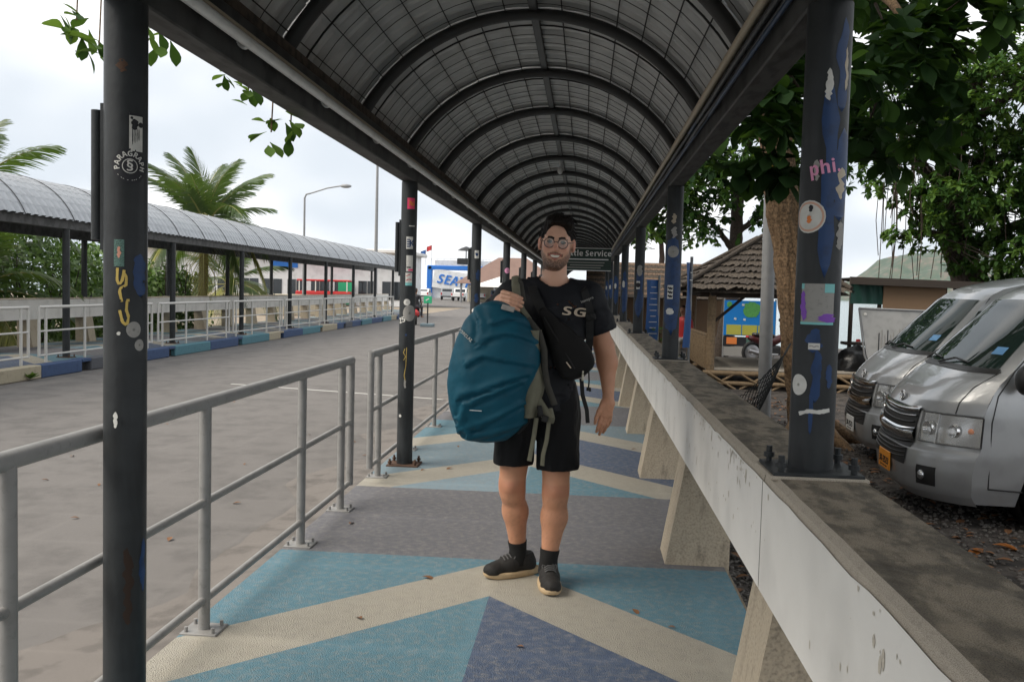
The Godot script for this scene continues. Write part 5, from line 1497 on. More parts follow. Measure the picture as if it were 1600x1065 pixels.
func van() -> Node3D:
	mk("silver", Color(0.40, 0.41, 0.42), 0.32, {"m": 0.55, "coat": 0.8, "t": "soft", "s": 0.8, "world": false})
	mk("chrome", Color(0.75, 0.75, 0.75), 0.08, {"m": 1.0})
	mk("blackplastic", Color(0.012, 0.012, 0.012), 0.45)
	mk("autoglass", Color(0.02, 0.035, 0.03), 0.02, {"spec": 0.32, "alpha": 0.88})
	mk("lampglass", Color(0.9, 0.92, 0.92), 0.03, {"alpha": 0.15})
	mk("reflector", Color(0.55, 0.56, 0.57), 0.18, {"m": 0.9})
	mk("plate", Color(0.75, 0.28, 0.02), 0.5)
	mk("platewhite", Color(0.7, 0.7, 0.68), 0.5)
	mk("tyre", Color(0.015, 0.015, 0.015), 0.85)
	mk("rim", Color(0.4, 0.4, 0.41), 0.35, {"m": 0.8})
	mk("interior", Color(0.03, 0.03, 0.032), 0.8)
	mk("amber", Color(0.75, 0.2, 0.03), 0.3)
	mk("stickerblue", Color(0.12, 0.30, 0.55), 0.5)
	var o := thing("van", "silver high-roofed van with an orange number plate parked nearest the wall", "van", V(2.80, GR, 8.54), deg_to_rad(-3.6), "silver vans parked side by side")
	part(o, "bumper", vpatch(0.0, 3.9, -1, 1, 0.0, 16, 40), M.silver)
	part(o, "nose", vpatch(3.9, 6.0, -1, 1, -0.004, 10, 40), M.silver)
	part(o, "bonnet", vpatch(6.0, 10.0, -1, 1, 0.0, 16, 40), M.silver)
	var ws := part(o, "windscreen", vpatch(10.05, 14.2, -0.90, 0.90, 0.004, 16, 30), M.autoglass)
	for sg in [-1.0, 1.0]: part(o, "windscreen_pillar", vpatch(10.0, 14.2, sg * 0.90, sg * 1.0, 0.0, 12, 4), M.silver)
	part(o, "roof", vpatch(14.2, 20.99, -1, 1, 0.0, 24, 30), M.silver)
	part(o, "tailgate", vpatch(20.99, 24.0, -1, 1, 0.0, 10, 20), M.silver)
	var top := func(u: float) -> float:
		var pv := vprof(6.0, 1.0)
		for i in range(6, 22):
			var q := vprof(i, 1.0)
			if q.x >= u: return lerp(pv.y, q.y, clampf((u - pv.x) / maxf(q.x - pv.x, 0.001), 0, 1))
			pv = q
		return 2.05
	for sg in [-1.0, 1.0]:
		var b := MB.new()
		b.grid(90, 22, func(u, w):
			var x: float = lerp(0.46, 5.345, u)
			var tp: float = top.call(x)
			var h: float = lerp(0.22, tp, w)
			# wheel arches cut into the lower edge
			for wx in [1.2, 4.31]:
				var dx: float = absf(x - wx)
				if dx < 0.39: h = lerp(maxf(0.22, 0.33 + sqrt(maxf(0.0, 0.39 * 0.39 - dx * dx))), tp, w)
			if u < 0.06 and h < 0.95: x += (vprof(vk(h), 1.0).x - 0.46) * (1.0 - u / 0.06)
			return vside(x, h, sg, 0.0), sg)
		var s := part(o, "side_panel", b.mesh(), M.silver)
		# shut lines, window, handle
		part(s, "door_gap", MB.new().tube([vside(0.56, 0.36, sg, 0.001), vside(0.56, 0.9, sg, 0.001), vside(0.60, 1.12, sg, 0.001), vside(0.72, 1.32, sg, 0.001), vside(0.92, 1.56, sg, 0.002), vside(1.2, 1.92, sg, 0.002)], 0.006, 5).mesh(), M.blackplastic)
		part(s, "door_gap", MB.new().tube([vside(0.56, 0.36, sg, 0.001), vside(0.82, 0.35, sg, 0.001)], 0.007, 5).mesh(), M.blackplastic)
		part(s, "door_gap", MB.new().tube([vside(1.72, 0.4, sg, 0.001), vside(1.75, 1.2, sg, 0.001), vside(1.75, 1.95, sg, 0.001)], 0.006, 5).mesh(), M.blackplastic)
		var wn := MB.new()
		wn.grid(10, 8, func(u, w):
			var h: float = lerp(1.24, 1.78, w)
			return vside(lerp(0.74 + (h - 1.24) * 0.62, 1.68, u), h, sg, 0.004), sg)
		part(s, "side_window", wn.mesh(), M.autoglass)
		var w2 := MB.new()
		w2.grid(20, 8, func(u, w): return vside(lerp(1.82, 5.1, u), lerp(1.24, 1.78, w), sg, 0.004), sg)
		part(s, "side_window", w2.mesh(), M.autoglass)
		part(s, "door_handle", MB.new().box(vside(1.55, 1.05, sg, 0.015), Vector3(0.16, 0.035, 0.03), Basis(), 0.01).mesh(), M.silver)
		var mr := part(o, "wing_mirror", MB.new().ball(Vector3(0.74, 1.27, sg * 1.07), Vector3(0.07, 0.12, 0.10), 16, 10).mesh(), M.blackplastic)
		part(mr, "mirror_arm", MB.new().tube([Vector3(0.78, 1.2, sg * 0.9), Vector3(0.76, 1.22, sg * 1.02)], 0.03, 8).mesh(), M.blackplastic)
		# headlamp: bowl, reflectors, amber bulb, clear cover
		var s0 = sg * 0.60
		var s1 = sg * 1.0
		var hl := part(o, "headlamp", vpatch(vk(0.69), vk(0.935), s0, s1, 0.002, 6, 14), M.reflector)
		for q in [[0.70, 0.055], [0.88, 0.05]]:
			var c := vprof(vk(0.81), sg * q[0], 0.0)
			part(hl, "reflector", MB.new().lathe([Vector2(0.002, 0.0), Vector2(q[1] * 0.5, 0.006), Vector2(q[1], 0.028), Vector2(q[1] + 0.006, 0.028), Vector2(q[1] + 0.006, 0.0)], 18, Transform3D(Basis(Vector3(0, 1, 0), Vector3(-1, 0, sg * 0.4).normalized(), Vector3(0, 1, 0).cross(Vector3(-1, 0, sg * 0.4).normalized()) * -1.0), c)).mesh(), M.chrome)
		part(hl, "indicator", MB.new().ball(vprof(vk(0.82), sg * 0.955, 0.0), Vector3(0.025, 0.025, 0.025), 10, 6).mesh(), M.amber)
		for q in [[0.69, 0.012], [0.935, 0.012]]: part(hl, "bezel", vstrip([[vk(q[0]), s0], [vk(q[0]), (s0 + s1) / 2], [vk(q[0]), s1]], 0.008, 0.01), M.blackplastic)
		part(hl, "divider", vstrip([[vk(0.69), sg * 0.76], [vk(0.935), sg * 0.76]], 0.009, 0.014), M.reflector)
		for st in [s0, s1]: part(hl, "bezel", vstrip([[vk(0.69), st], [vk(0.935), st]], 0.008, 0.01), M.blackplastic)
		part(hl, "cover", vpatch(vk(0.69), vk(0.935), s0, s1, 0.035, 6, 14), M.lampglass)
		# bonnet edge and fog lamp
		part(o, "bonnet_gap", vstrip([[6.0, sg * 0.86], [7.0, sg * 0.85], [8.5, sg * 0.86], [10.0, sg * 0.93]], 0.005, 0.001), M.blackplastic)
		var fk := vpatch(vk(0.33), vk(0.49), sg * 0.66, sg * 0.82, 0.003, 6, 8)
		var fg := part(o, "fog_lamp", fk, M.blackplastic)
		part(fg, "lens", MB.new().ball(vprof(vk(0.41), sg * 0.71, 0.0), Vector3(0.03, 0.045, 0.045), 14, 8).mesh(), M.reflector)
		for wx in [1.2, 4.31]:
			var w3 := part(o, "wheel", MB.new().lathe([Vector2(0.2, -0.1), Vector2(0.29, -0.1), Vector2(0.325, -0.07), Vector2(0.33, 0), Vector2(0.325, 0.07), Vector2(0.29, 0.1), Vector2(0.2, 0.1)], 36, Transform3D(Basis(Vector3.RIGHT, PI / 2), Vector3(wx, 0.33, sg * 0.78))).mesh(), M.tyre)
			var rm := MB.new().lathe([Vector2(0.0, 0.05), Vector2(0.06, 0.05), Vector2(0.1, 0.03), Vector2(0.19, 0.06), Vector2(0.205, 0.09)], 24, Transform3D(Basis(Vector3.RIGHT, sg * PI / 2), Vector3(wx, 0.33, sg * 0.79)))
			part(w3, "rim", rm.mesh(), M.rim)
			part(o, "wheel_well", MB.new().lathe([Vector2(0.40, -0.3), Vector2(0.40, 0.0), Vector2(0.0, 0.0)], 24, Transform3D(Basis(Vector3.RIGHT, -sg * PI / 2), Vector3(wx, 0.34, sg * 0.60))).mesh(), M.blackplastic)
	# grille
	part(o, "grille", vpatch(vk(0.61), vk(0.945), -0.54, 0.54, 0.004, 8, 20), M.blackplastic)
	var bar := func(h0: float, h1: float, wd: float, lift: float, mt: Material, called := "grille_bar"):
		part(o, called, MB.new().grid(24, 4, func(u, w):
			var s: float = lerp(-wd, wd, u)
			var h: float = lerp(h0, h1, w) + 0.03 * s * s / (wd * wd)
			return vprof(vk(h), s, lift * (0.4 + 0.6 * sin(PI * clampf(w, 0.02, 0.98)))), -1.0).mesh(), mt)
	bar.call(0.89, 0.935, 0.56, 0.028, M.chrome)
	bar.call(0.845, 0.865, 0.52, 0.020, M.chrome)
	bar.call(0.79, 0.808, 0.50, 0.016, M.blackplastic)
	bar.call(0.66, 0.755, 0.55, 0.040, M.chrome)
	bar.call(0.62, 0.635, 0.50, 0.02, M.blackplastic)
	part(o, "air_intake", vpatch(vk(0.46), vk(0.60), -0.50, 0.50, 0.005, 6, 20), M.blackplastic)
	for h in [0.49, 0.525, 0.56]: bar.call(h, h + 0.012, 0.48, 0.014, M.blackplastic, "intake_slat")
	# emblem: three joined ovals
	var em := part(o, "emblem", MB.new().tube(range(25).map(func(i): return vprof(vk(1.0), 0.0, 0.014) + Vector3(0.02 * sin(TAU * i / 24.0) * 0.4, sin(TAU * i / 24.0) * 0.046, cos(TAU * i / 24.0) * 0.066)), 0.006, 6, false).mesh(), M.chrome)
	part(em, "oval", MB.new().tube(range(25).map(func(i): return vprof(vk(1.0), 0.0, 0.014) + Vector3(0.008 * sin(TAU * i / 24.0), 0.004 + sin(TAU * i / 24.0) * 0.040, cos(TAU * i / 24.0) * 0.024)), 0.0055, 6, false).mesh(), M.chrome)
	part(em, "oval", MB.new().tube(range(25).map(func(i): return vprof(vk(1.0), 0.0, 0.014) + Vector3(0.004 * sin(TAU * i / 24.0), 0.024 + sin(TAU * i / 24.0) * 0.018, cos(TAU * i / 24.0) * 0.048)), 0.005, 6, false).mesh(), M.chrome)
	# number plate
	var pl := part(o, "number_plate", MB.new().box(Vector3(-0.012, 0.42, 0.0), Vector3(0.012, 0.17, 0.36), Basis(), 0.004).mesh(), M.plate, Transform3D(), "orange number plate")
	var tb := Basis(Vector3(0, 0, 1), Vector3(0, 1, 0), Vector3(-1, 0, 0))
	part(pl, "lettering", MB.new().text("30-2523", 0.085, 0.002, func(q): return Vector3(-0.02, 0.415, 0) + tb * q).mesh(), M.ink)
	for i in 8: part(pl, "lettering", MB.new().box(Vector3(-0.0195, 0.362, -0.1 + i * 0.028), Vector3(0.002, 0.018 - 0.005 * (i % 3), 0.014)).mesh(), M.ink)
	# wipers and cowl
	part(o, "cowl", vpatch(9.75, 10.12, -0.92, 0.92, 0.006, 3, 20), M.blackplastic)
	for q in [[-0.1, 0.55], [-0.75, -0.1]]:
		part(o, "wiper", MB.new().tube([vprof(10.0, q[0], 0.02), vprof(10.35, (q[0] + q[1]) / 2, 0.03), vprof(10.25, q[1], 0.02)], 0.009, 6).mesh(), M.blackplastic)
	part(o, "windscreen_sticker", vpatch(10.9, 11.3, 0.70, 0.83, 0.008, 2, 3), M.stickerblue)
	# cabin
	part(o, "dashboard", MB.new().box(Vector3(0.92, 1.12, 0), Vector3(0.5, 0.25, 1.5), Basis(), 0.06).mesh(), M.interior)
	var whl := []
	for i in 21: whl.append(Vector3(1.18 + 0.07 * sin(TAU * i / 20.0), 1.25 + 0.17 * sin(TAU * i / 20.0), -0.4 + 0.19 * cos(TAU * i / 20.0)))
	part(o, "steering_wheel", MB.new().tube(whl, 0.016, 8, false).mesh(), M.greypaper)
	for z in [-0.42, 0.42]:
		var st := part(o, "seat", MB.new().box(Vector3(1.75, 1.35, z), Vector3(0.16, 0.75, 0.5), Basis(Vector3.BACK, -0.15), 0.06).box(Vector3(1.5, 0.95, z), Vector3(0.5, 0.15, 0.5), Basis(), 0.05).mesh(), M.interior)
		part(st, "headrest", MB.new().box(Vector3(1.82, 1.82, z), Vector3(0.1, 0.2, 0.28), Basis(), 0.04).mesh(), M.interior)
	part(o, "cabin_floor", MB.new().box(Vector3(2.9, 0.5, 0), Vector3(4.6, 0.06, 1.7)).mesh(), M.interior)
	part(o, "cabin_wall", MB.new().box(Vector3(2.2, 1.2, 0), Vector3(0.05, 1.4, 1.6)).mesh(), M.interior)
	return o

func vans() -> void:
	var a := van()
	var b := copy(a, "van", V(3.17, GR, 10.95), deg_to_rad(-3.6), "silver high-roofed van half hidden behind the nearer van")
	for c in b.get_children():
		if c.name.begins_with("number_plate"):
			c.material_override = M.platewhite
			c.set_meta("label", "white number plate")

func thatch(par: Node3D, a: Vector3, b: Vector3, c: Vector3, d: Vector3, rows: int, sd: float) -> void:
	# roof face with eave a-b and ridge d-c, laid in overlapping ragged courses
	var nrm := (b - a).cross(d - a).normalized()
	if nrm.y < 0: nrm = -nrm
	var base := MB.new()
	base.face([a, b, c, d] if c.distance_to(d) > 0.01 else [a, b, c], nrm)
	part(par, "roof_lining", base.mesh(), M.thatch)
	for r in rows:
		var t0: float = maxf(0.0, float(r) / rows - 0.02)
		var t1: float = minf(1.0, (r + 1.5) / rows)
		var g := MB.new()
		var n := maxi(30, int(a.distance_to(b) * 26.0))
		g.grid(n, 3, func(u, w):
			var lo := a.lerp(b, u)
			var hi := d.lerp(c, u)
			var t: float = lerp(t0, t1, w)
			var rag: float = 0.0
			if w < 0.1: rag = 0.05 * fnl.get_noise_2d(u * n * 1.7, r * 7.0 + sd) + (0.04 if int(u * n) % 2 == 0 else 0.0) * fnl.get_noise_2d(u * 300.0, sd + r)
			var p := lo.lerp(hi, t + rag)
			return p + nrm * (0.05 + 0.06 * (1.0 - w) + 0.02 * fnl.get_noise_2d(u * n * 0.9, w * 3.0 + r * 3.0 + sd)), signf(nrm.dot((b - a).cross(d - a))))
		part(par, "thatch_course", g.mesh(), M.thatch if r % 2 == 0 else M.thatch2)

func figure(called: String, label: String, pos: Vector3, turn: float, top: Color, legs: Color, sit: bool, sc := 1.0) -> void:
	var key := "cloth_%d" % int(top.r * 1000 + top.g * 333 + top.b * 77)
	var o := thing(called, label, "person", pos, turn)
	o.scale = Vector3.ONE * sc
	var mb := MB.new()
	var pr := [cap(Vector3(0, 0.95, 0), Vector3(0, 1.3, 0), 0.13, 0.15, 0.06, Vector3(1, 1, 1.4)), cap(Vector3(-0.13, 1.38, 0), Vector3(0.13, 1.38, 0), 0.06, 0.06, 0.05), cap(Vector3(0, 1.4, 0), Vector3(0, 1.52, 0.01), 0.05, 0.05, 0.03), ell(Vector3(0, 1.62, 0.02), Vector3(0.075, 0.11, 0.09), 0.03), cap(Vector3(0, 1.60, 0.1), Vector3(0, 1.58, 0.11), 0.014, 0.016, 0.02)]
	for s in [-1.0, 1.0]:
		pr += [cap(Vector3(s * 0.19, 1.37, 0), Vector3(s * 0.25, 1.1, 0.02), 0.05, 0.042, 0.03), cap(Vector3(s * 0.25, 1.1, 0.02), Vector3(s * 0.18, 0.95, 0.2), 0.042, 0.03, 0.02), cap(Vector3(s * 0.18, 0.95, 0.2), Vector3(s * 0.17, 0.93, 0.27), 0.035, 0.025, 0.02)]
		if sit: pr += [cap(Vector3(s * 0.09, 0.92, 0), Vector3(s * 0.12, 0.9, 0.42), 0.09, 0.065, 0.04), cap(Vector3(s * 0.12, 0.9, 0.42), Vector3(s * 0.12, 0.48, 0.44), 0.06, 0.04, 0.03), cap(Vector3(s * 0.12, 0.48, 0.44), Vector3(s * 0.13, 0.46, 0.6), 0.04, 0.03, 0.02)]
		else: pr += [cap(Vector3(s * 0.09, 0.9, 0), Vector3(s * 0.1, 0.48, 0.03), 0.09, 0.06, 0.04), cap(Vector3(s * 0.1, 0.48, 0.03), Vector3(s * 0.1, 0.08, 0), 0.06, 0.04, 0.03), cap(Vector3(s * 0.1, 0.06, 0), Vector3(s * 0.12, 0.04, 0.15), 0.04, 0.03, 0.02)]
	nets(mb, pr, Vector3(-0.36, 0.0, -0.24), Vector3(0.36, 1.78, 0.68), 0.024, Transform3D(), null, func(p):
		if p.y > 1.68 or (p.y > 1.54 and p.z < -0.02): return Color(0.02, 0.015, 0.012)
		if p.y > 1.46: return Color(0.3, 0.16, 0.1)
		if p.y > 0.98 and absf(p.x) < 0.27 and p.z < 0.16: return top
		if p.y > 0.5: return legs if p.z < 0.5 and absf(p.x) < 0.2 else Color(0.3, 0.16, 0.1)
		return Color(0.3, 0.16, 0.1) if p.y > 0.12 else Color(0.03, 0.03, 0.03))
	var m := part(o, "body", mb.mesh(), M.skin)

func right_side() -> void:
	ntex("thatch_t", 31, 0.05, 4, [[0.0, 0.3], [0.5, 0.7], [1.0, 1.0]])
	mk("thatch", Color(0.12, 0.094, 0.07), 0.95, {"t": "thatch_t", "s": Vector3(9, 2.5, 9), "d": "stain", "ds": 1.2})
	mk("thatch2", Color(0.09, 0.07, 0.053), 0.95, {"t": "thatch_t", "s": Vector3(9, 2.5, 9), "d": "stain", "ds": 1.5})
	mk("thatchpale", Color(0.19, 0.155, 0.115), 0.95)
	mk("thatchdark", Color(0.12, 0.094, 0.07), 0.95)
	mk("bamboo", Color(0.30, 0.21, 0.12), 0.7, {"t": "blotch", "s": 2.0})
	mk("bamboopale", Color(0.47, 0.42, 0.35), 0.75, {"t": "fine", "s": 5.0})
	mk("wood", Color(0.24, 0.15, 0.085), 0.8, {"t": "fine", "s": Vector3(2, 8, 2)})
	mk("wooddark", Color(0.05, 0.038, 0.03), 0.85, {"t": "fine", "s": 3.0})
	mk("board", Color(0.42, 0.42, 0.41), 0.5, {"t": "soft", "s": 1.0})
	mk("tarp", Color(0.008, 0.06, 0.045), 0.6)
	mk("binbag", Color(0.012, 0.012, 0.013), 0.28, {"n": "rough_n", "s": 2.0, "nk": 0.6})
	mk("mapblue", Color(0.01, 0.20, 0.58), 0.4)
	mk("mapgreen", Color(0.10, 0.36, 0.09), 0.5, {"t": "blotch", "s": 3.0})
	mk("mapyellow", Color(0.50, 0.48, 0.08), 0.5, {"t": "fine", "s": 4.0})
	mk("bannerblue", Color(0.012, 0.085, 0.28), 0.5)
	mk("redpaint", Color(0.45, 0.02, 0.02), 0.35)
	mk("net", Color(0.02, 0.022, 0.024), 0.9)
	mk("tileroof", Color(0.20, 0.13, 0.085), 0.9, {"t": "fine", "s": 3.0, "d": "stain", "ds": 1.0})
	# thatched hut
	var h := thing("thatched_hut", "open bamboo hut with a thatched hip roof behind the wall", "hut", V(4.0, GR, 20.3))
	var e := [Vector3(-2.1, 1.93, 2.3), Vector3(1.1, 1.93, 2.3), Vector3(1.3, 1.93, -2.3), Vector3(-2.1, 1.93, -2.3)]
	var r0 := Vector3(-0.25, 3.05, 0.5)
	var r1 := Vector3(-0.2, 3.05, -0.5)
	thatch(h, e[0], e[1], r0, r0, 9, 1.0)
	thatch(h, e[3], e[0], r0, r1, 9, 2.0)
	thatch(h, e[1], e[2], r1, r0, 9, 3.0)
	thatch(h, e[2], e[3], r1, r1, 9, 4.0)
	for hp in [[e[0], r0], [e[1], r0], [e[2], r1], [e[3], r1]]: part(h, "hip_pole", MB.new().tube([hp[0] + Vector3(0, 0.14, 0), hp[1] + Vector3(0, 0.14, 0)], 0.05, 7).mesh(), M.thatch2)
	for x in [-1.45, 0.72]:
		for z in [-1.6, 1.7]:
			part(h, "post", MB.new().tube([Vector3(x, 0, z), Vector3(x, 2.0, z)], 0.085, 10).mesh(), M.bamboo)
	for z in [-1.6, 1.7]: part(h, "tie_beam", MB.new().tube([Vector3(-1.7, 1.9, z), Vector3(1.0, 1.9, z)], 0.06, 8).mesh(), M.wooddark)
	for x in [-1.45, 0.72]: part(h, "tie_beam", MB.new().tube([Vector3(x, 1.92, -1.9), Vector3(x, 1.92, 1.9)], 0.06, 8).mesh(), M.wooddark)
	part(h, "brace", MB.new().tube([Vector3(-1.45, 1.3, 1.7), Vector3(-0.8, 1.88, 1.7)], 0.03, 6).mesh(), M.wooddark)
	for i in 44:
		part(h, "floor_slat", MB.new().tube([Vector3(-1.5, 0.385, -1.65 + i * 0.078), Vector3(1.65, 0.385 + 0.004 * (i % 3), -1.65 + i * 0.078)], 0.034, 6).mesh(), M.bamboopale)
	for z in [-1.7, 0.0, 1.78]: part(h, "floor_beam", MB.new().tube([Vector3(-1.6, 0.32, z), Vector3(1.75, 0.32, z)], 0.05, 8).mesh(), M.bamboo)
	part(h, "floor_beam", MB.new().tube([Vector3(-1.6, 0.12, 1.8), Vector3(1.75, 0.12, 1.8)], 0.045, 8).mesh(), M.bamboo)
	for i in 5:
		part(h, "cross_brace", MB.new().tube([Vector3(-1.5 + i * 0.64, 0.0, 1.8), Vector3(-0.95 + i * 0.64, 0.32, 1.8)], 0.025, 6).mesh(), M.bamboo)
		part(h, "cross_brace", MB.new().tube([Vector3(-0.95 + i * 0.64, 0.0, 1.83), Vector3(-1.5 + i * 0.64, 0.32, 1.83)], 0.025, 6).mesh(), M.bamboo)
	for i in 24: part(h, "side_cane", MB.new().tube([Vector3(-1.52, 0.4, -1.5 + i * 0.135), Vector3(-1.52, 1.05, -1.5 + i * 0.135)], 0.055, 6).mesh(), M.bamboo)
	part(h, "side_rail", MB.new().tube([Vector3(-1.52, 1.07, -1.6), Vector3(-1.52, 1.07, 1.75)], 0.04, 6).mesh(), M.bamboo)
	# second thatched building farther along
	var k := thing("tiled_roof_building", "low building with a brown shingled roof behind the wall pillars", "building", V(2.4, GR, 31.0))
	for i in 14:
		var g := MB.new()
		g.grid(60, 1, func(u, w):
			var y: float = 1.75 + i * 0.082 + w * 0.1
			return Vector3(-2.4 + u * 5.0, y + (0.025 if int(u * 60) % 2 == 0 and w < 0.5 else 0.0), 1.5 - i * 0.11 - w * 0.13 + (0.02 if w < 0.5 else 0.0)), 1.0)
		part(k, "shingle_course", g.mesh(), M.tileroof if i % 2 else M.thatch)
	part(k, "roof_back", MB.new().box(Vector3(0.1, 2.3, -0.7), Vector3(5.0, 0.05, 1.9), Basis(Vector3.RIGHT, 0.65)).mesh(), M.thatchdark)
	for x in [-2.2, -0.6, 1.0, 2.4]: part(k, "post", MB.new().tube([Vector3(x, 0, 1.1), Vector3(x, 1.85, 1.1)], 0.06, 8).mesh(), M.wood)
	part(k, "back_wall", MB.new().box(Vector3(0.1, 0.9, -1.2), Vector3(4.8, 1.8, 0.08)).mesh(), M.wood)
	# map board
	var m := thing("map_sign", "blue island map board with a yellow table beyond the hut", "sign", V(4.9, GR, 27.6), -0.1)
	part(m, "panel", MB.new().box(Vector3(0, 1.22, 0), Vector3(1.5, 1.05, 0.05), Basis(), 0.005).mesh(), M.mapblue)
	var isl := PackedVector2Array()
	for i in 26:
		var an := TAU * i / 26.0
		var rr: float = 0.24 * (1.0 + 0.28 * fnl.get_noise_1d(i * 1.3) + 0.12 * cos(an * 2.0))
		isl.append(Vector2(cos(an) * rr * 0.95 + 0.06, sin(an) * rr * 1.1 + 1.47).rotated(0.0))
	part(m, "island", MB.new().extrude(isl, 0.008, Transform3D(Basis(), Vector3(0, 0, 0.036))).mesh(), M.mapgreen)
	part(m, "island", MB.new().ball(Vector3(-0.6, 1.62, 0.028), Vector3(0.08, 0.09, 0.008), 10, 6).mesh(), M.mapgreen)
	for q in [[-0.42, 1.2], [-0.15, 1.18], [0.38, 1.3], [0.45, 1.45], [0.40, 1.6], [-0.2, 1.62], [0.5, 1.15]]: part(m, "pictogram", MB.new().box(Vector3(q[0], q[1], 0.03), Vector3(0.07, 0.06, 0.01), Basis(Vector3.BACK, q[0])).mesh(), M.whitepaper)
	for i in 3: part(m, "table", MB.new().box(Vector3(-0.45 + i * 0.46, 0.87, 0.03), Vector3(0.43, 0.30, 0.01)).mesh(), M.mapyellow)
	part(m, "lower_panel", MB.new().box(Vector3(0, 0.52, 0), Vector3(1.5, 0.28, 0.05), Basis(), 0.005).mesh(), M.ink)
	part(m, "picture", MB.new().box(Vector3(-0.5, 0.54, 0.03), Vector3(0.3, 0.2, 0.01)).mesh(), M.orange)
	part(m, "picture", MB.new().box(Vector3(0.1, 0.54, 0.03), Vector3(0.35, 0.2, 0.01)).mesh(), M.tealpic)
	part(m, "paper", MB.new().box(Vector3(-0.35, 0.22, 0), Vector3(0.75, 0.28, 0.04)).mesh(), M.greypaper)
	part(m, "paper", MB.new().box(Vector3(0.4, 0.22, 0), Vector3(0.6, 0.28, 0.04)).mesh(), M.whitepaper)
	for x in [-0.74, 0.74]: part(m, "post", MB.new().tube([Vector3(x, 0, -0.04), Vector3(x, 1.8, -0.04)], 0.03, 8).mesh(), M.galv)
	# pole, hammock
	solo("steel_pole", MB.new().tube([V(2.66, GR, 13.5), V(2.64, 1.0, 13.5), V(2.62, 3.6, 13.5)], 0.095, 18).mesh(), M.galv, "plain galvanised steel pole in front of the hut", "pole")
	hammock()
	motorbike()
	# stall
	var s := thing("beach_stall", "beach stall with flat black roof, green tarp and brown panel", "stall", V(6.75, GR, 20.0))
	part(s, "roof", MB.new().grid(40, 3, func(u, w): return Vector3(-1.35 + u * 2.75, 2.30 + 0.03 * sin(u * 90.0) - 0.05 * u, 0.9 - w * 2.2), 1.0).mesh(), M.wooddark)
	part(s, "roof_edge", MB.new().box(Vector3(0.02, 2.23, 0.92), Vector3(2.8, 0.15, 0.05), Basis(Vector3.BACK, -0.018)).mesh(), M.wooddark)
	part(s, "tarp", MB.new().grid(14, 8, func(u, w): return Vector3(-1.3 + u * 0.72, 1.78 + w * 0.46, 0.7 + 0.03 * sin(u * 22.0 + w * 3.0)), 1.0).mesh(), M.tarp)
	part(s, "brown_panel", MB.new().box(Vector3(-0.03, 1.93, 0.75), Vector3(1.25, 0.56, 0.03), Basis(), 0.004).mesh(), M.wood)
	for x in [-1.25, -0.68, 0.62, 1.3]: part(s, "post", MB.new().tube([Vector3(x, 0, 0.62), Vector3(x, 2.26, 0.62)], 0.045, 8).mesh(), M.wooddark)
	part(s, "counter", MB.new().box(Vector3(-0.6, 0.95, 0.5), Vector3(1.5, 0.06, 0.4), Basis(), 0.008).mesh(), M.wooddark)
	part(s, "counter_front", MB.new().box(Vector3(-0.2, 0.5, 0.0), Vector3(0.9, 0.85, 0.05)).mesh(), M.wooddark)
	# leaning white board with sideways lines of writing
	var w := thing("notice_board", "grey white notice board with sideways lines of writing leaning at the stall", "board", V(6.12, GR, 18.2))
	part(w, "panel", MB.new().extrude(PackedVector2Array([Vector2(-0.78, 1.69), Vector2(1.1, 1.66), Vector2(1.1, 0.3), Vector2(-0.42, 0.3), Vector2(-0.62, 0.8)]), 0.03).mesh(), M.board)
	part(w, "frame", MB.new().tube([Vector3(-0.80, 1.70, 0.0), Vector3(1.1, 1.67, 0.0)], 0.02, 6).tube([Vector3(-0.80, 1.70, 0.0), Vector3(-0.66, 0.8, 0.0), Vector3(-0.45, 0.3, 0)], 0.02, 6).mesh(), M.galv)
	rng.seed = 9
	for i in 20:
		if i % 7 == 6: continue
		part(w, "line_of_writing", MB.new().box(Vector3(-0.4 + i * 0.055, 0.92 + rng.randf_range(-0.03, 0.03), 0.004), Vector3(0.016, rng.randf_range(0.55, 0.8), 0.004)).mesh(), M.greypaper if i % 3 else M.ink)
	part(w, "stud", MB.new().ball(Vector3(-0.68, 1.58, 0.006), Vector3(0.035, 0.035, 0.008), 10, 6).mesh(), M.whitepaper)
	var bb := MB.new()
	bb.grid(30, 20, func(u, q):
		var an: float = TAU * u
		var t: float = q
		var r: float = 0.46 * pow(sin(PI * clampf(t * 0.82 + 0.12, 0, 1)), 0.6) * (1.0 - 0.8 * smoothstep(0.86, 1.0, t))
		r *= 1.0 + 0.10 * fnl.get_noise_3d(cos(an) * 2.0, t * 3.0, sin(an) * 2.0) + 0.05 * sin(an * 9.0 + t * 4.0) * t
		return Vector3(cos(an) * r, t * 0.98, sin(an) * r * 0.8), 1.0)
	solo("rubbish_bag", bb.mesh(), M.binbag, "full black rubbish bag standing beside the stall", "bag", "", at(V(5.55, GR - 0.02, 19.0)))
	var rb := thing("traffic_cone", "small red and white cone behind the rubbish bag", "cone", V(6.3, GR, 21.5))
	part(rb, "cone", MB.new().lathe([Vector2(0.16, 0.03), Vector2(0.05, 0.95), Vector2(0.0, 0.96)], 16).mesh(), M.redpaint)
	part(rb, "band", MB.new().lathe([Vector2(0.127, 0.35), Vector2(0.095, 0.6)], 16).mesh(), M.whitepaper)
	part(rb, "base", MB.new().box(Vector3(0, 0.015, 0), Vector3(0.4, 0.03, 0.4)).mesh(), M.redpaint)
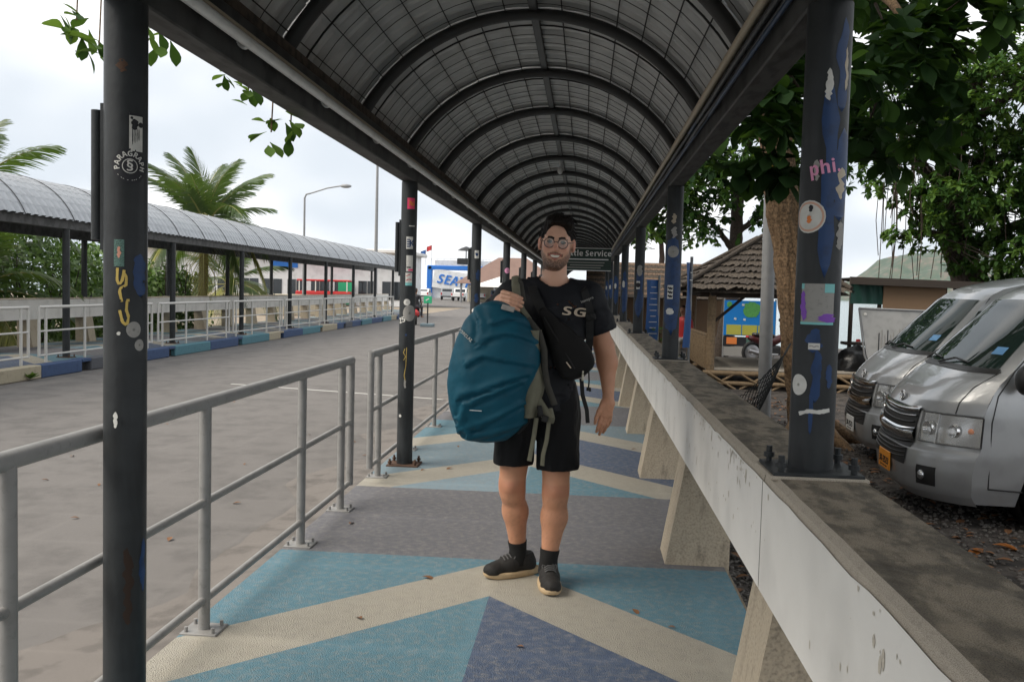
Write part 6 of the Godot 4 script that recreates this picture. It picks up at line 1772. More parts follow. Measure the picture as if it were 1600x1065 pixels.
	# blue banners by the wall
	for q in [[0.98, 13.5, 0.42, 2.1, "tall blue banner with white writing beyond the third pillar", 0.5], [1.14, 10.3, 0.36, 2.25, "narrow blue banner on a pole beside the second pillar", 1.15]]:
		var bn := thing("banner", q[4], "banner", V(q[0], GR, q[1]), q[5], "blue banners by the wall")
		part(bn, "cloth", MB.new().grid(8, 10, func(u, w2): return Vector3((u - 0.5) * q[2] * 0.5, q[3] - 0.02 - w2 * 0.95, 0.02 * sin(u * 5.0 + w2 * 4.0)), -1.0).mesh(), M.bannerblue)
		for i in (9 if q[1] > 12 else 2): part(bn, "line_of_writing", MB.new().box(Vector3(0, q[3] - 0.13 - i * 0.085, 0.03), Vector3(q[2] * (0.2 + 0.16 * fposmod(i * 0.618, 1.0)), 0.009, 0.006)).mesh(), M.whitepaper)
		part(bn, "pole", MB.new().tube([Vector3(q[2] * 0.26, 0, 0), Vector3(q[2] * 0.26, q[3] + 0.05, 0)], 0.018, 8).mesh(), M.galv)
	figure("person", "person in a red top sitting left of the hut", V(2.3, GR - 0.1, 21.5), -0.6, Color(0.45, 0.03, 0.03), Color(0.4, 0.4, 0.4), true)
	var bn2 := thing("bench", "plain wooden bench left of the hut", "bench", V(2.3, GR, 21.55), -0.6)
	part(bn2, "seat", MB.new().box(Vector3(0, 0.68, 0), Vector3(1.2, 0.05, 0.35)).mesh(), M.wood)
	for x in [-0.5, 0.5]: part(bn2, "leg", MB.new().box(Vector3(x, 0.33, 0), Vector3(0.06, 0.66, 0.3)).mesh(), M.wood)
	var pk := thing("songthaew", "red and white open-sided passenger truck seen between the wall pillars", "truck", V(2.9, GR, 36.0))
	part(pk, "body", MB.new().box(Vector3(0, 0.75, 0), Vector3(3.4, 0.55, 1.6), Basis(), 0.08).mesh(), M.redpaint)
	part(pk, "roof", MB.new().box(Vector3(0.1, 1.95, 0), Vector3(3.2, 0.12, 1.6), Basis(), 0.05).mesh(), M.redpaint)
	part(pk, "stripe", MB.new().box(Vector3(0, 0.85, 0.803), Vector3(3.2, 0.12, 0.01)).mesh(), M.whitepaper)
	for x in [-1.4, -0.4, 0.6, 1.5]: part(pk, "post", MB.new().box(Vector3(x, 1.45, 0.76), Vector3(0.06, 0.95, 0.05)).mesh(), M.whitepaper)
	for x in [-1.1, 1.1]: part(pk, "wheel", MB.new().lathe([Vector2(0.0, 0.0), Vector2(0.3, 0.0), Vector2(0.33, 0.1), Vector2(0.3, 0.2), Vector2(0, 0.2)], 16, Transform3D(Basis(Vector3.RIGHT, PI / 2), Vector3(x, 0.33, 0.62))).mesh(), M.tyre)

func hammock() -> void:
	var o := thing("hammock", "dark net hammock slung beside the tree trunk behind the wall", "hammock", V(2.2, 0.3, 11.2))
	var a := Vector3(0.22, 0.42, 0.0)
	var b := Vector3(-0.95, 0.25, 0.6)
	var pt := func(u: float, w: float):
		var c := a.lerp(b, u)
		c.y -= 0.85 * sin(PI * u) * (0.75 + 0.25 * cos((w - 0.5) * 4.0))
		var wd: float = 0.38 * pow(sin(PI * clampf(u, 0, 1)), 0.8)
		return c + Vector3(0.35, 0.1, 0.9).normalized() * (w - 0.5) * wd + Vector3(0, 0.10 * pow(w * 2 - 1, 2) * sin(PI * u), 0)
	var mb := MB.new()
	for i in 13:
		for dr in 2:
			var p := []
			for j in 25:
				var u := j / 24.0
				var w: float = i / 12.0 + (0.04 if (j + dr) % 2 == 0 else -0.04)
				p.append(pt.call(u, clampf(w, 0, 1)))
			mb.tube(p, 0.0055, 4, false)
	part(o, "netting", mb.mesh(), M.net)
	part(o, "rope", MB.new().tube([a, a + Vector3(0.12, 0.12, -0.25)], 0.012, 6).mesh(), M.net)
	part(o, "rope", MB.new().tube([b, b + Vector3(-0.05, 0.1, 0.1)], 0.012, 6).mesh(), M.net)

func motorbike() -> void:
	var o := thing("motorbike", "dark red motorbike parked in front of the map board", "motorbike", V(5.35, GR, 26.3), 0.25)
	for x in [-0.62, 0.62]:
		var t := []
		for i in 25: t.append(Vector3(x + cos(TAU * i / 24.0) * 0.27, 0.3 + sin(TAU * i / 24.0) * 0.27, 0))
		var w := part(o, "wheel", MB.new().tube(t, 0.05, 8, false).mesh(), M.tyre)
		part(w, "rim", MB.new().lathe([Vector2(0.05, -0.03), Vector2(0.06, 0.03), Vector2(0.21, 0.012), Vector2(0.22, -0.012), Vector2(0.05, -0.03)], 20, Transform3D(Basis(Vector3.RIGHT, PI / 2), Vector3(x, 0.3, 0))).mesh(), M.rim)
	part(o, "engine", MB.new().box(Vector3(0.02, 0.36, 0), Vector3(0.42, 0.28, 0.24), Basis(), 0.06).mesh(), M.blackplastic)
	var bd := MB.new()
	bd.grid(12, 14, func(u, w):
		var an: float = TAU * u
		var x: float = lerp(-0.75, 0.45, w)
		var y: float = 0.62 + 0.16 * smoothstep(0.6, 1.0, w) + 0.08 * smoothstep(0.35, 0.0, w)
		var r: float = 0.15 * pow(sin(PI * clampf(w * 0.94 + 0.03, 0, 1)), 0.5)
		return Vector3(x, y + sin(an) * r, cos(an) * r * 0.85), 1.0)
	part(o, "fairing", bd.mesh(), mk("maroon", Color(0.06, 0.008, 0.01), 0.3, {"coat": 0.5}))
	part(o, "seat", MB.new().box(Vector3(-0.3, 0.79, 0), Vector3(0.65, 0.10, 0.25), Basis(Vector3.BACK, -0.06), 0.045).mesh(), M.blackplastic)
	for z in [-0.09, 0.09]: part(o, "fork", MB.new().tube([Vector3(0.62, 0.3, z), Vector3(0.42, 0.95, z)], 0.025, 8).mesh(), M.rim)
	part(o, "handlebar", MB.new().tube([Vector3(0.34, 1.04, -0.34), Vector3(0.42, 0.98, -0.12), Vector3(0.42, 0.98, 0.12), Vector3(0.34, 1.04, 0.34)], 0.016, 8).mesh(), M.blackplastic)
	part(o, "headlamp", MB.new().ball(Vector3(0.5, 0.88, 0), Vector3(0.08, 0.09, 0.1), 12, 8).mesh(), M.reflector)
	part(o, "mudguard", MB.new().grid(10, 2, func(u, w):
		var an: float = lerp(0.5, 2.6, u)
		return Vector3(0.62 + cos(an) * 0.34, 0.3 + sin(an) * 0.34, (w - 0.5) * 0.13), 1.0).mesh(), M.blackplastic)
	part(o, "exhaust", MB.new().tube([Vector3(0.1, 0.25, 0.14), Vector3(-0.35, 0.25, 0.17), Vector3(-0.8, 0.36, 0.17)], [0.025, 0.05, 0.055], 10).mesh(), M.rim)
	part(o, "tail_lamp", MB.new().box(Vector3(-0.78, 0.74, 0), Vector3(0.06, 0.06, 0.12), Basis(), 0.01).mesh(), M.redpaint)
	for sg in [-1.0, 1.0]: part(o, "mirror", MB.new().tube([Vector3(0.36, 1.03, sg * 0.25), Vector3(0.34, 1.2, sg * 0.33)], 0.008, 6).ball(Vector3(0.34, 1.22, sg * 0.34), Vector3(0.02, 0.05, 0.07), 10, 6).mesh(), M.blackplastic)

# leaf blade along +z, one unit long, face up +y
func leaf_mesh(wd: float, belly: float, fold: float, curl: float, seg := 5) -> ArrayMesh:
	var b := MB.new()
	b.grid(2, seg, func(u, w):
		var t: float = w
		var hw: float = wd * pow(sin(PI * clampf(pow(t, belly) * 0.97 + 0.015, 0, 1)), 0.8)
		var x: float = (u * 2.0 - 1.0) * hw
		return Vector3(x, absf(u * 2.0 - 1.0) * hw * fold - curl * t * t, t), -1.0)
	return b.mesh()
func multi(par: Node3D, called: String, m: Mesh, mt: Material, xs: Array) -> void:
	if xs.is_empty(): return
	var mm := MultiMesh.new()
	mm.transform_format = MultiMesh.TRANSFORM_3D
	mm.mesh = m
	mm.instance_count = xs.size()
	for i in xs.size(): mm.set_instance_transform(i, xs[i])
	var o := MultiMeshInstance3D.new()
	o.name = called
	o.multimesh = mm
	o.material_override = mt
	o.set_meta("kind", "stuff")
	par.add_child(o, true)
func leaf_x(p: Vector3, dir: Vector3, up: Vector3, s: float) -> Transform3D:
	var z := dir.normalized()
	var x := up.cross(z)
	if x.length() < 0.05: x = Vector3.RIGHT
	x = x.normalized()
	return Transform3D(Basis(x, z.cross(x), z).scaled_local(Vector3(s, s, s)), p)
func rnd3() -> Vector3: return Vector3(rng.randf_range(-1, 1), rng.randf_range(-1, 1), rng.randf_range(-1, 1))
func in_ball() -> Vector3:
	var p := rnd3()
	while p.length_squared() > 1.0: p = rnd3()
	return p
func rosette(out: Array, tip: Vector3, axis: Vector3, n: int, s0: float, s1: float) -> void:
	for i in n:
		var an := TAU * (i * 0.382 + rng.randf() * 0.15)
		var side := axis.cross(Vector3(0.3, 0.9, 0.2)).normalized()
		var d := axis * rng.randf_range(-0.1, 0.55) + side.rotated(axis, an) + Vector3(0, rng.randf_range(-0.45, 0.15), 0)
		out.append(leaf_x(tip + in_ball() * 0.03, d, (Vector3.UP + in_ball() * 0.5), rng.randf_range(s0, s1)))
func limb(mb: MB, pts: Array, r0: float, r1: float, sides := 9, wob := 0.0) -> void:
	var cv := Curve3D.new()
	for i in pts.size():
		var tg: Vector3 = (pts[min(i + 1, pts.size() - 1)] - pts[max(i - 1, 0)]) * 0.22
		cv.add_point(pts[i], -tg, tg)
	var L := cv.get_baked_length()
	var n := clampi(int(L / 0.12), 6, 40)
	var p := []
	var r := []
	for i in n + 1:
		var t := float(i) / n
		p.append(cv.sample_baked(t * L) + (in_ball() * wob if i > 0 else Vector3.ZERO))
		r.append(lerpf(r0, r1, t) * (1.0 + 0.12 * fnl.get_noise_1d(t * 9.0 + r0 * 50.0)))
	if sides < 14:
		mb.tube(p, r, sides)
		return
	var sd := sides * 5
	mb.grid(sd, n * 2, func(u, w):
		var f: float = w * n
		var i := mini(int(f), n - 1)
		var c: Vector3 = p[i].lerp(p[i + 1], f - i)
		var rr: float = lerpf(r[i], r[i + 1], f - i)
		var an: float = TAU * u
		var o := Vector3(cos(an), 0, sin(an))
		var rid: float = absf(fnl.get_noise_3d(cos(an) * 2.2, c.y * 0.7, sin(an) * 2.2)) * 0.30 + absf(fnl.get_noise_3d(cos(an) * 5.0 + c.y * 0.4, c.y * 0.9, sin(an) * 5.0)) * 0.34
		return c + o * rr * (0.93 + rid + 0.35 * exp(-maxf(c.y - GR, 0.0) * 4.0)), 1.0)
# crown from lobes [centre, radius vector, tips]; twigs from anchor points to the tips
func crown(par: Node3D, anchors: Array, lobes: Array, lm: ArrayMesh, mats: Array, per: int, s0: float, s1: float, called := "foliage", singles := 0) -> void:
	var lists := []
	for m in mats: lists.append([])
	var tw := MB.new()
	for lb in lobes:
		for i in lb[2]:
			var q := in_ball()
			if q.length() < 0.45 and rng.randf() < 0.6: q = q.normalized() * rng.randf_range(0.5, 1.0)
			var tip: Vector3 = lb[0] + q * lb[1]
			if fnl.get_noise_3dv(tip * 0.9) < -0.28: continue
			var k := rng.randi() % mats.size()
			var ax: Vector3 = (q + Vector3(0, 0.35, 0) + in_ball() * 0.5).normalized()
			rosette(lists[k], tip, ax, per, s0, s1)
			if i % 5 == 0:
				var an: Vector3 = anchors[0]
				for a in anchors:
					if a.distance_to(tip) < an.distance_to(tip): an = a
				var st: Vector3 = an.lerp(tip, rng.randf_range(0.25, 0.6))
				tw.tube([st, st.lerp(tip, 0.5) + in_ball() * 0.08, tip], [0.014, 0.010, 0.004], 5, false)
	if tw.v.size(): part(par, "twigs", tw.mesh(), M.barkdark).set_meta("kind", "stuff")
	for k in mats.size():
		var xs: Array = lists[k]
		if singles > 0:
			var n := mini(singles / mats.size(), xs.size())
			for i in n: part(par, "leaf", lm, mats[k], xs[i])
			xs = xs.slice(n)
		multi(par, called, lm, mats[k], xs)

func trees() -> void:
	mk("bark", Color(0.34, 0.22, 0.125), 0.95, {"t": "bark", "s": Vector3(5, 1.0, 5), "d": "darkgrime", "ds": 1.5, "n": "rough_n", "nk": 1.6})
	mk("barkdark", Color(0.075, 0.055, 0.042), 0.95, {"t": "bark", "s": Vector3(3, 0.6, 3), "n": "rough_n", "nk": 1.0})
	mk("leafA", Color(0.026, 0.060, 0.013), 0.65, {"spec": 0.2, "back": Color(0.045, 0.09, 0.01)})
	mk("leafB", Color(0.012, 0.030, 0.009), 0.65, {"spec": 0.2, "back": Color(0.02, 0.045, 0.006)})
	mk("leafC", Color(0.065, 0.12, 0.026), 0.65, {"spec": 0.2, "back": Color(0.10, 0.17, 0.02)})
	mk("leafY", Color(0.28, 0.22, 0.03), 0.5, {"back": Color(0.25, 0.18, 0.02)})
	mk("leafO", Color(0.32, 0.11, 0.02), 0.5, {"back": Color(0.25, 0.08, 0.01)})
	mk("hedgeA", Color(0.12, 0.20, 0.04), 0.5, {"back": Color(0.06, 0.12, 0.01)})
	mk("hedgeB", Color(0.065, 0.12, 0.028), 0.5, {"back": Color(0.04, 0.09, 0.01)})
	mk("frondA", Color(0.058, 0.092, 0.034), 0.4, {"back": Color(0.07, 0.12, 0.01)})
	mk("frondY", Color(0.22, 0.22, 0.045), 0.45, {"back": Color(0.16, 0.16, 0.02)})
	mk("rachis", Color(0.32, 0.30, 0.11), 0.5)
	mk("deadleaf", Color(0.19, 0.09, 0.04), 0.8)
	var big := leaf_mesh(0.27, 1.7, 0.25, 0.16, 6)
	var mid := leaf_mesh(0.28, 1.5, 0.2, 0.14, 4)
	var small := leaf_mesh(0.26, 0.9, 0.2, 0.2, 3)
	# near sea-almond tree: trunk behind the hut pole, branches reaching over the canopy
	rng.seed = 11
	var t1 := thing("almond_tree", "broad leaved tree with thick brown trunk right behind the first wall pillar", "tree", Vector3.ZERO)
	var tb := MB.new()
	limb(tb, [V(3.0, GR - 0.1, 12.0), V(2.86, 0.3, 12.0), V(2.74, 1.1, 12.0), V(2.64, 1.8, 12.0), V(2.51, 2.5, 12.0), V(2.38, 3.3, 12.0), V(2.30, 3.9, 11.9)], 0.20, 0.185, 16, 0.012)
	for q in [[V(3.4, GR - 0.02, 11.4), 0.13], [V(3.25, GR - 0.02, 12.6), 0.12], [V(2.3, GR - 0.02, 11.3), 0.12], [V(3.9, GR - 0.03, 12.2), 0.1], [V(2.9, GR - 0.02, 11.0), 0.11]]: limb(tb, [V(2.92, -0.05, 12.0), V(2.92, -0.25, 12.0).lerp(q[0], 0.5) + Vector3(0, 0.02, 0), q[0] + Vector3(0, -0.06, 0)], q[1] * 1.3, 0.05, 9, 0.012)
	for br in [[V(2.3, 3.9, 11.9), V(2.2, 4.5, 10.0), V(2.3, 4.0, 8.0), V(2.4, 3.5, 7.3)], [V(2.3, 3.9, 11.9), V(1.6, 4.6, 9.5), V(1.2, 3.9, 7.4), V(1.2, 2.9, 6.5)], [V(2.3, 3.9, 11.9), V(3.2, 5.0, 11.0), V(4.5, 5.2, 9.5), V(6.0, 5.0, 8.0)], [V(2.3, 3.9, 11.9), V(0.5, 5.2, 9.0), V(-1.2, 4.2, 6.0), V(-2.2, 3.0, 4.8)], [V(2.3, 3.9, 11.9), V(3.2, 5.5, 13.0), V(4.5, 6.0, 14.5)]]: limb(tb, br, 0.13, 0.03, 8, 0.01)
	part(t1, "trunk", tb.mesh(), M.bark)
	var lv := [M.leafA, M.leafB, M.leafB]
	crown(t1, [V(2.3, 4.0, 8.0), V(1.2, 3.4, 7.0), V(2.4, 3.5, 7.3), V(2.3, 3.9, 11.9)], [[V(1.22, 2.55, 6.5), Vector3(0.38, 0.32, 0.35), 18], [V(1.45, 2.9, 6.6), Vector3(0.5, 0.3, 0.5), 20], [V(2.15, 3.05, 7.0), Vector3(0.35, 0.35, 0.5), 10], [V(2.42, 3.15, 7.5), Vector3(0.5, 0.55, 0.6), 44], [V(2.6, 2.75, 8.0), Vector3(0.4, 0.35, 0.5), 18], [V(2.75, 3.55, 7.4), Vector3(0.5, 0.2, 0.5), 14]], big, lv, 11, 0.15, 0.26, "foliage", 270)
	# the rest of its crown overhead
	crown(t1, [V(4.5, 5.2, 9.5), V(3.2, 5.5, 13.0), V(2.2, 4.5, 10.0), V(6.0, 5.0, 8.0)], [[V(4.0, 5.6, 9.5), Vector3(3.2, 1.1, 3.4), 420], [V(6.5, 5.4, 8.0), Vector3(2.6, 1.0, 3.0), 300], [V(3.0, 6.5, 13.0), Vector3(2.6, 1.2, 2.4), 260], [V(1.9, 4.2, 9.0), Vector3(0.7, 0.6, 1.6), 40], [V(5.0, 5.6, 4.5), Vector3(2.8, 0.9, 2.6), 280], [V(8.5, 6.6, 10.5), Vector3(2.4, 1.2, 3.0), 260], [V(0.3, 5.0, 9.0), Vector3(2.0, 0.8, 4.0), 320], [V(0.4, 5.0, 2.5), Vector3(1.8, 0.8, 3.0), 220], [V(4.5, 5.4, -1.0), Vector3(3.0, 1.0, 3.5), 330], [V(2.6, 4.6, 4.5), Vector3(1.2, 0.5, 2.4), 110]], mid, lv, 9, 0.17, 0.26)
	# young orange shoots on the trunk
	var sh := []
	for i in 5: sh.append(leaf_x(V(2.22, 2.86, 11.72), Vector3(rng.randf_range(-0.5, 0.4), 1.0, rng.randf_range(0, 0.6)), Vector3(0, 0.3, 1), rng.randf_range(0.2, 0.34)))
	for i in 5: part(t1, "leaf", mid, M.leafO if i % 2 else M.leafY, sh[i])
	# hanging sprigs over the road side: leaves one by one
	for q in [[V(-2.62, 2.72, 4.5), 12, 0.16], [V(-2.50, 2.60, 4.5), 10, 0.15], [V(-2.17, 2.64, 4.5), 7, 0.13], [V(-1.84, 2.47, 4.5), 8, 0.10], [V(-1.72, 2.37, 4.5), 8, 0.11], [V(-1.50, 2.21, 4.5), 9, 0.12], [V(-1.60, 2.17, 4.5), 6, 0.11], [V(-2.28, 2.66, 4.5), 4, 0.12]]:
		var xs := []
		rosette(xs, q[0], Vector3(-0.3, -0.5, 0.3).normalized(), q[1], q[2] * 0.7, q[2])
		for i in xs.size():
			xs[i].origin += in_ball() * q[2] * 0.5
			part(t1, "leaf", big, M.leafC if i % 3 else M.leafA, xs[i])
		part(t1, "twig", MB.new().tube([q[0] + Vector3(-0.03, 0.62, 0.05), q[0] + Vector3(0.01, 0.22, 0), q[0]], 0.004, 5).mesh(), M.bark)
	# second tree behind the hut
	rng.seed = 12
	var t2 := thing("round_leaved_tree", "leafy tree with dark trunk standing behind the thatched hut", "tree")
	tb = MB.new()
	limb(tb, [V(4.12, GR - 0.1, 28), V(4.3, 0.6, 28), V(4.42, 1.8, 28), V(4.47, 3.0, 28), V(4.48, 5.4, 28)], 0.27, 0.16, 12, 0.012)
	for br in [[V(4.45, 2.7, 28), V(3.6, 3.6, 27.5), V(2.6, 4.0, 27)], [V(4.47, 3.3, 28), V(5.4, 4.0, 27.6), V(6.0, 4.2, 27)], [V(4.48, 4.4, 28), V(3.4, 5.4, 27.5), V(2.4, 5.6, 27)], [V(4.48, 5.2, 28), V(4.9, 6.4, 27.5), V(5.6, 7.0, 27)]]: limb(tb, br, 0.1, 0.03, 7, 0.02)
	part(t2, "trunk", tb.mesh(), M.barkdark)
	crown(t2, [V(3.6, 3.6, 27.5), V(5.4, 4.0, 27.6), V(3.4, 5.4, 27.5), V(4.9, 6.4, 27.5)], [[V(3.3, 4.5, 27), Vector3(1.4, 1.0, 1.2), 170], [V(4.5, 5.8, 27), Vector3(1.8, 1.2, 1.4), 260], [V(2.4, 3.75, 27), Vector3(0.9, 0.8, 0.9), 90], [V(5.75, 4.1, 27), Vector3(1.1, 0.8, 1.0), 60], [V(2.5, 5.4, 27), Vector3(1.2, 1.0, 1.0), 130], [V(3.8, 3.3, 27), Vector3(0.7, 0.4, 0.7), 16], [V(5.2, 3.4, 27), Vector3(0.6, 0.4, 0.7), 14], [V(6.6, 5.6, 27), Vector3(1.5, 1.3, 1.2), 140], [V(1.7, 4.6, 28), Vector3(0.6, 0.9, 0.6), 26]], mid, [M.leafA, M.leafB, M.leafC], 9, 0.16, 0.27)
	# fig with hanging aerial roots
	rng.seed = 13
	var t3 := thing("fig_tree", "fig tree with hanging aerial roots above the vans", "tree")
	tb = MB.new()
	limb(tb, [V(8.85, GR - 0.1, 21), V(8.72, 1.0, 21), V(8.42, 2.0, 21), V(8.2, 2.7, 21), V(7.92, 3.8, 21), V(8.1, 5.2, 21), V(8.4, 6.5, 21)], 0.36, 0.2, 14, 0.02)
	for br in [[V(8.3, 2.5, 21), V(9.4, 3.2, 20.4), V(10.8, 3.6, 20)], [V(7.95, 3.7, 21), V(6.9, 4.6, 20.4), V(6.0, 5.0, 20)], [V(8.2, 2.7, 21), V(7.3, 2.9, 20.4), V(6.6, 2.75, 20)], [V(8.1, 5.2, 21), V(9.2, 6.0, 20), V(10.5, 6.2, 19)]]: limb(tb, br, 0.13, 0.03, 8, 0.02)
	part(t3, "trunk", tb.mesh(), M.barkdark)
	crown(t3, [V(9.4, 3.2, 20.4), V(6.9, 4.6, 20.4), V(7.3, 2.9, 20.4), V(9.2, 6.0, 20), V(8.0, 4.6, 21)], [[V(7.85, 3.45, 20), Vector3(1.2, 0.9, 1.2), 420], [V(8.5, 5.7, 20), Vector3(1.9, 1.4, 1.6), 1000], [V(6.9, 5.5, 20.5), Vector3(1.4, 1.3, 1.4), 560], [V(9.2, 2.3, 20), Vector3(1.2, 0.9, 1.2), 420], [V(6.75, 2.72, 20), Vector3(0.6, 0.3, 0.5), 40], [V(6.45, 3.9, 20.5), Vector3(0.6, 0.5, 0.7), 36], [V(9.2, 3.9, 20), Vector3(1.4, 1.1, 1.2), 620], [V(10.6, 4.0, 20), Vector3(1.4, 2.4, 1.5), 600], [V(8.0, 2.45, 20.3), Vector3(0.6, 0.5, 0.6), 50]], small, [M.leafA, M.leafA, M.leafC], 13, 0.10, 0.175)
	var ar := MB.new()
	for i in 110:
		var x := rng.randf_range(6.3, 10.2)
		var d := rng.randf_range(19.4, 21.2)
		var y := rng.randf_range(3.4, 5.6)
		var l := rng.randf_range(0.5, 2.2)
		ar.tube([V(x, y, d), V(x + rng.randf_range(-0.06, 0.06), y - l * 0.5, d), V(x + rng.randf_range(-0.08, 0.08), y - l, d)], 0.009, 4, false)
	part(t3, "aerial_roots", ar.mesh(), M.barkdark).set_meta("kind", "stuff")
	var yl := []
	for i in 120: yl.append(leaf_x(V(rng.randf_range(9.0, 10.4), rng.randf_range(2.6, 4.3), 19.2 + rng.randf()), rnd3(), Vector3.UP, 0.13))
	multi(t3, "foliage", small, M.leafY, yl)
	# distant tree behind the low roof
	rng.seed = 14
	var t4 := thing("distant_tree", "bushy tree behind the low shingled roof", "tree")
	tb = MB.new()
	limb(tb, [V(3.0, GR - 0.1, 38), V(3.1, 2.2, 38), V(3.0, 4.2, 38)], 0.2, 0.08, 9, 0.02)
	part(t4, "trunk", tb.mesh(), M.barkdark)
	crown(t4, [V(3.1, 3.2, 38)], [[V(3.0, 4.6, 38), Vector3(1.4, 1.1, 1.2), 110], [V(2.2, 3.9, 38), Vector3(0.9, 0.6, 0.9), 50], [V(4.0, 4.0, 38), Vector3(1.1, 0.7, 1.0), 60]], mid, [M.leafA, M.leafC], 9, 0.16, 0.26)
	# plant pots and weeds
	rng.seed = 15
	var pp := thing("potted_plant", "small leafy plant growing beside the wall below the blue banner", "plant", V(1.12, GR, 13.6))
	var xs2 := []
	for i in 26: rosette(xs2, Vector3(rng.randf_range(-0.2, 0.2), rng.randf_range(0.8, 1.45), rng.randf_range(-0.2, 0.2)), Vector3.UP, 5, 0.08, 0.14)
	multi(pp, "leaves", mid, M.leafC, xs2)
	part(pp, "stem", MB.new().tube([Vector3(0, 0, 0), Vector3(0.02, 0.7, 0), Vector3(0, 1.3, 0)], 0.02, 6).mesh(), M.bark)
	for q in [[V(-8.62, RD, 13.5), "small weed growing at the foot of the far kerb", 0.16], [V(-1.72, RD, 2.62), "green weed sprouting beside the first pillar base", 0.13]]:
		var wd := thing("weed", q[1], "plant", q[0])
		for i in 11:
			var an := TAU * i / 11.0
			part(wd, "leaf", mid, M.leafC, leaf_x(Vector3(0, 0.03, 0), Vector3(cos(an), rng.randf_range(0.4, 1.3), sin(an)), Vector3.UP, q[2] * rng.randf_range(0.7, 1.2)))
	palms()
	litter()

func frond_mesh(L: float, droop: float, nl: int, ll: float, sd: int) -> Array:
	# rachis along +z rising then drooping; leaflets on both sides
	var r := RandomNumberGenerator.new()
	r.seed = sd
	var pt := func(t: float) -> Vector3: return Vector3(0.06 * sin(t * 3.0 + sd), L * (0.30 * t - droop * t * t), L * t * (1.0 - 0.18 * t * droop))
	var a := MB.new()
	var path := []
	var rad := []
	for i in 15:
		path.append(pt.call(i / 14.0)); rad.append(lerpf(0.030, 0.005, i / 14.0))
	a.tube(path, rad, 6)
	var b := MB.new()
	for i in nl:
		var t: float = 0.14 + 0.86 * i / (nl - 1.0)
		var p: Vector3 = pt.call(t)
		var tg: Vector3 = (pt.call(minf(t + 0.02, 1.0)) - pt.call(t - 0.02)).normalized()
		for s in [-1.0, 1.0]:
			var l: float = ll * pow(sin(PI * clampf(t * 0.86 + 0.1, 0, 1)), 0.6) * r.randf_range(0.85, 1.1)
			var out := (Vector3(s, 0.28, 0) * (1.0 - 0.55 * t) + tg * (0.55 + 0.8 * t) + Vector3(0, r.randf_range(-0.15, 0.1), 0)).normalized()
			var sg := 5
			var pv := p
			var hang := r.randf_range(0.5, 1.1)
			var w0: float = 0.021
			var pts := []
			for k in sg + 1:
				var q: float = float(k) / sg
				pts.append(p + out * l * q + Vector3(0, -hang * l * q * q * 0.6, 0))
			var ed := tg * 0.8 + Vector3(0, 0.25, 0)
			var s0 := b.v.size()
			for k in sg + 1:
				var q: float = float(k) / sg
				var wd: float = w0 * sin(PI * clampf(q * 0.85 + 0.12, 0, 1))
				var nn := ed.cross(out * s).normalized()
				if nn.y < 0: nn = -nn
				b.add(pts[k] - ed.normalized() * wd, nn); b.add(pts[k] + ed.normalized() * wd, nn)
			for k in sg:
				var i0 := s0 + k * 2
				b.tri(i0, i0 + 1, i0 + 2); b.tri(i0 + 1, i0 + 3, i0 + 2)
	return [a.mesh(), b.mesh()]

func palm(label: String, base: Vector3, h: float, n: int, sd: int, sc: float, fr: Array, low := 0.0) -> void:
	var o := thing("palm_tree", label, "palm", base, 0.0, "coconut palms behind the far walkway")
	rng.seed = sd
	var tb := MB.new()
	var p := []
	var r := []
	for i in 21:
		p.append(Vector3(0.12 * sin(i * 0.12), h * i / 20.0, 0.0)); r.append(0.16 - 0.04 * i / 20.0 + (0.012 if i % 2 else 0.0))
	tb.tube(p, r, 12)
	part(o, "trunk", tb.mesh(), M.bark)
	for i in n:
		var az := TAU * i * 0.382 + rng.randf_range(-0.2, 0.2)
		var t := float(i) / n
		var el := lerpf(1.25, -0.35 - low, pow(t, 0.8)) + rng.randf_range(-0.12, 0.12)
		var k: int = 0 if t < 0.45 else (1 if t < 0.8 else 2)
		var bs := Basis(Vector3.UP, az) * Basis(Vector3.RIGHT, -el) * Basis(Vector3.BACK, rng.randf_range(-0.3, 0.3))
		var x := Transform3D(bs.scaled(Vector3.ONE * sc * rng.randf_range(0.85, 1.1)), Vector3(0.12, h - 0.05 - 0.25 * t, 0) + bs * Vector3(0, 0, 0.08))
		var f := part(o, "frond", fr[k][1], M.frondY if (t > 0.82 and i % 2) else M.frondA, x)
		part(f, "frond_stalk", fr[k][0], M.rachis)
	var nt := part(o, "crown_heart", MB.new().ball(Vector3(0.12, h, 0), Vector3(0.18, 0.3, 0.18), 10, 8).mesh(), M.rachis)

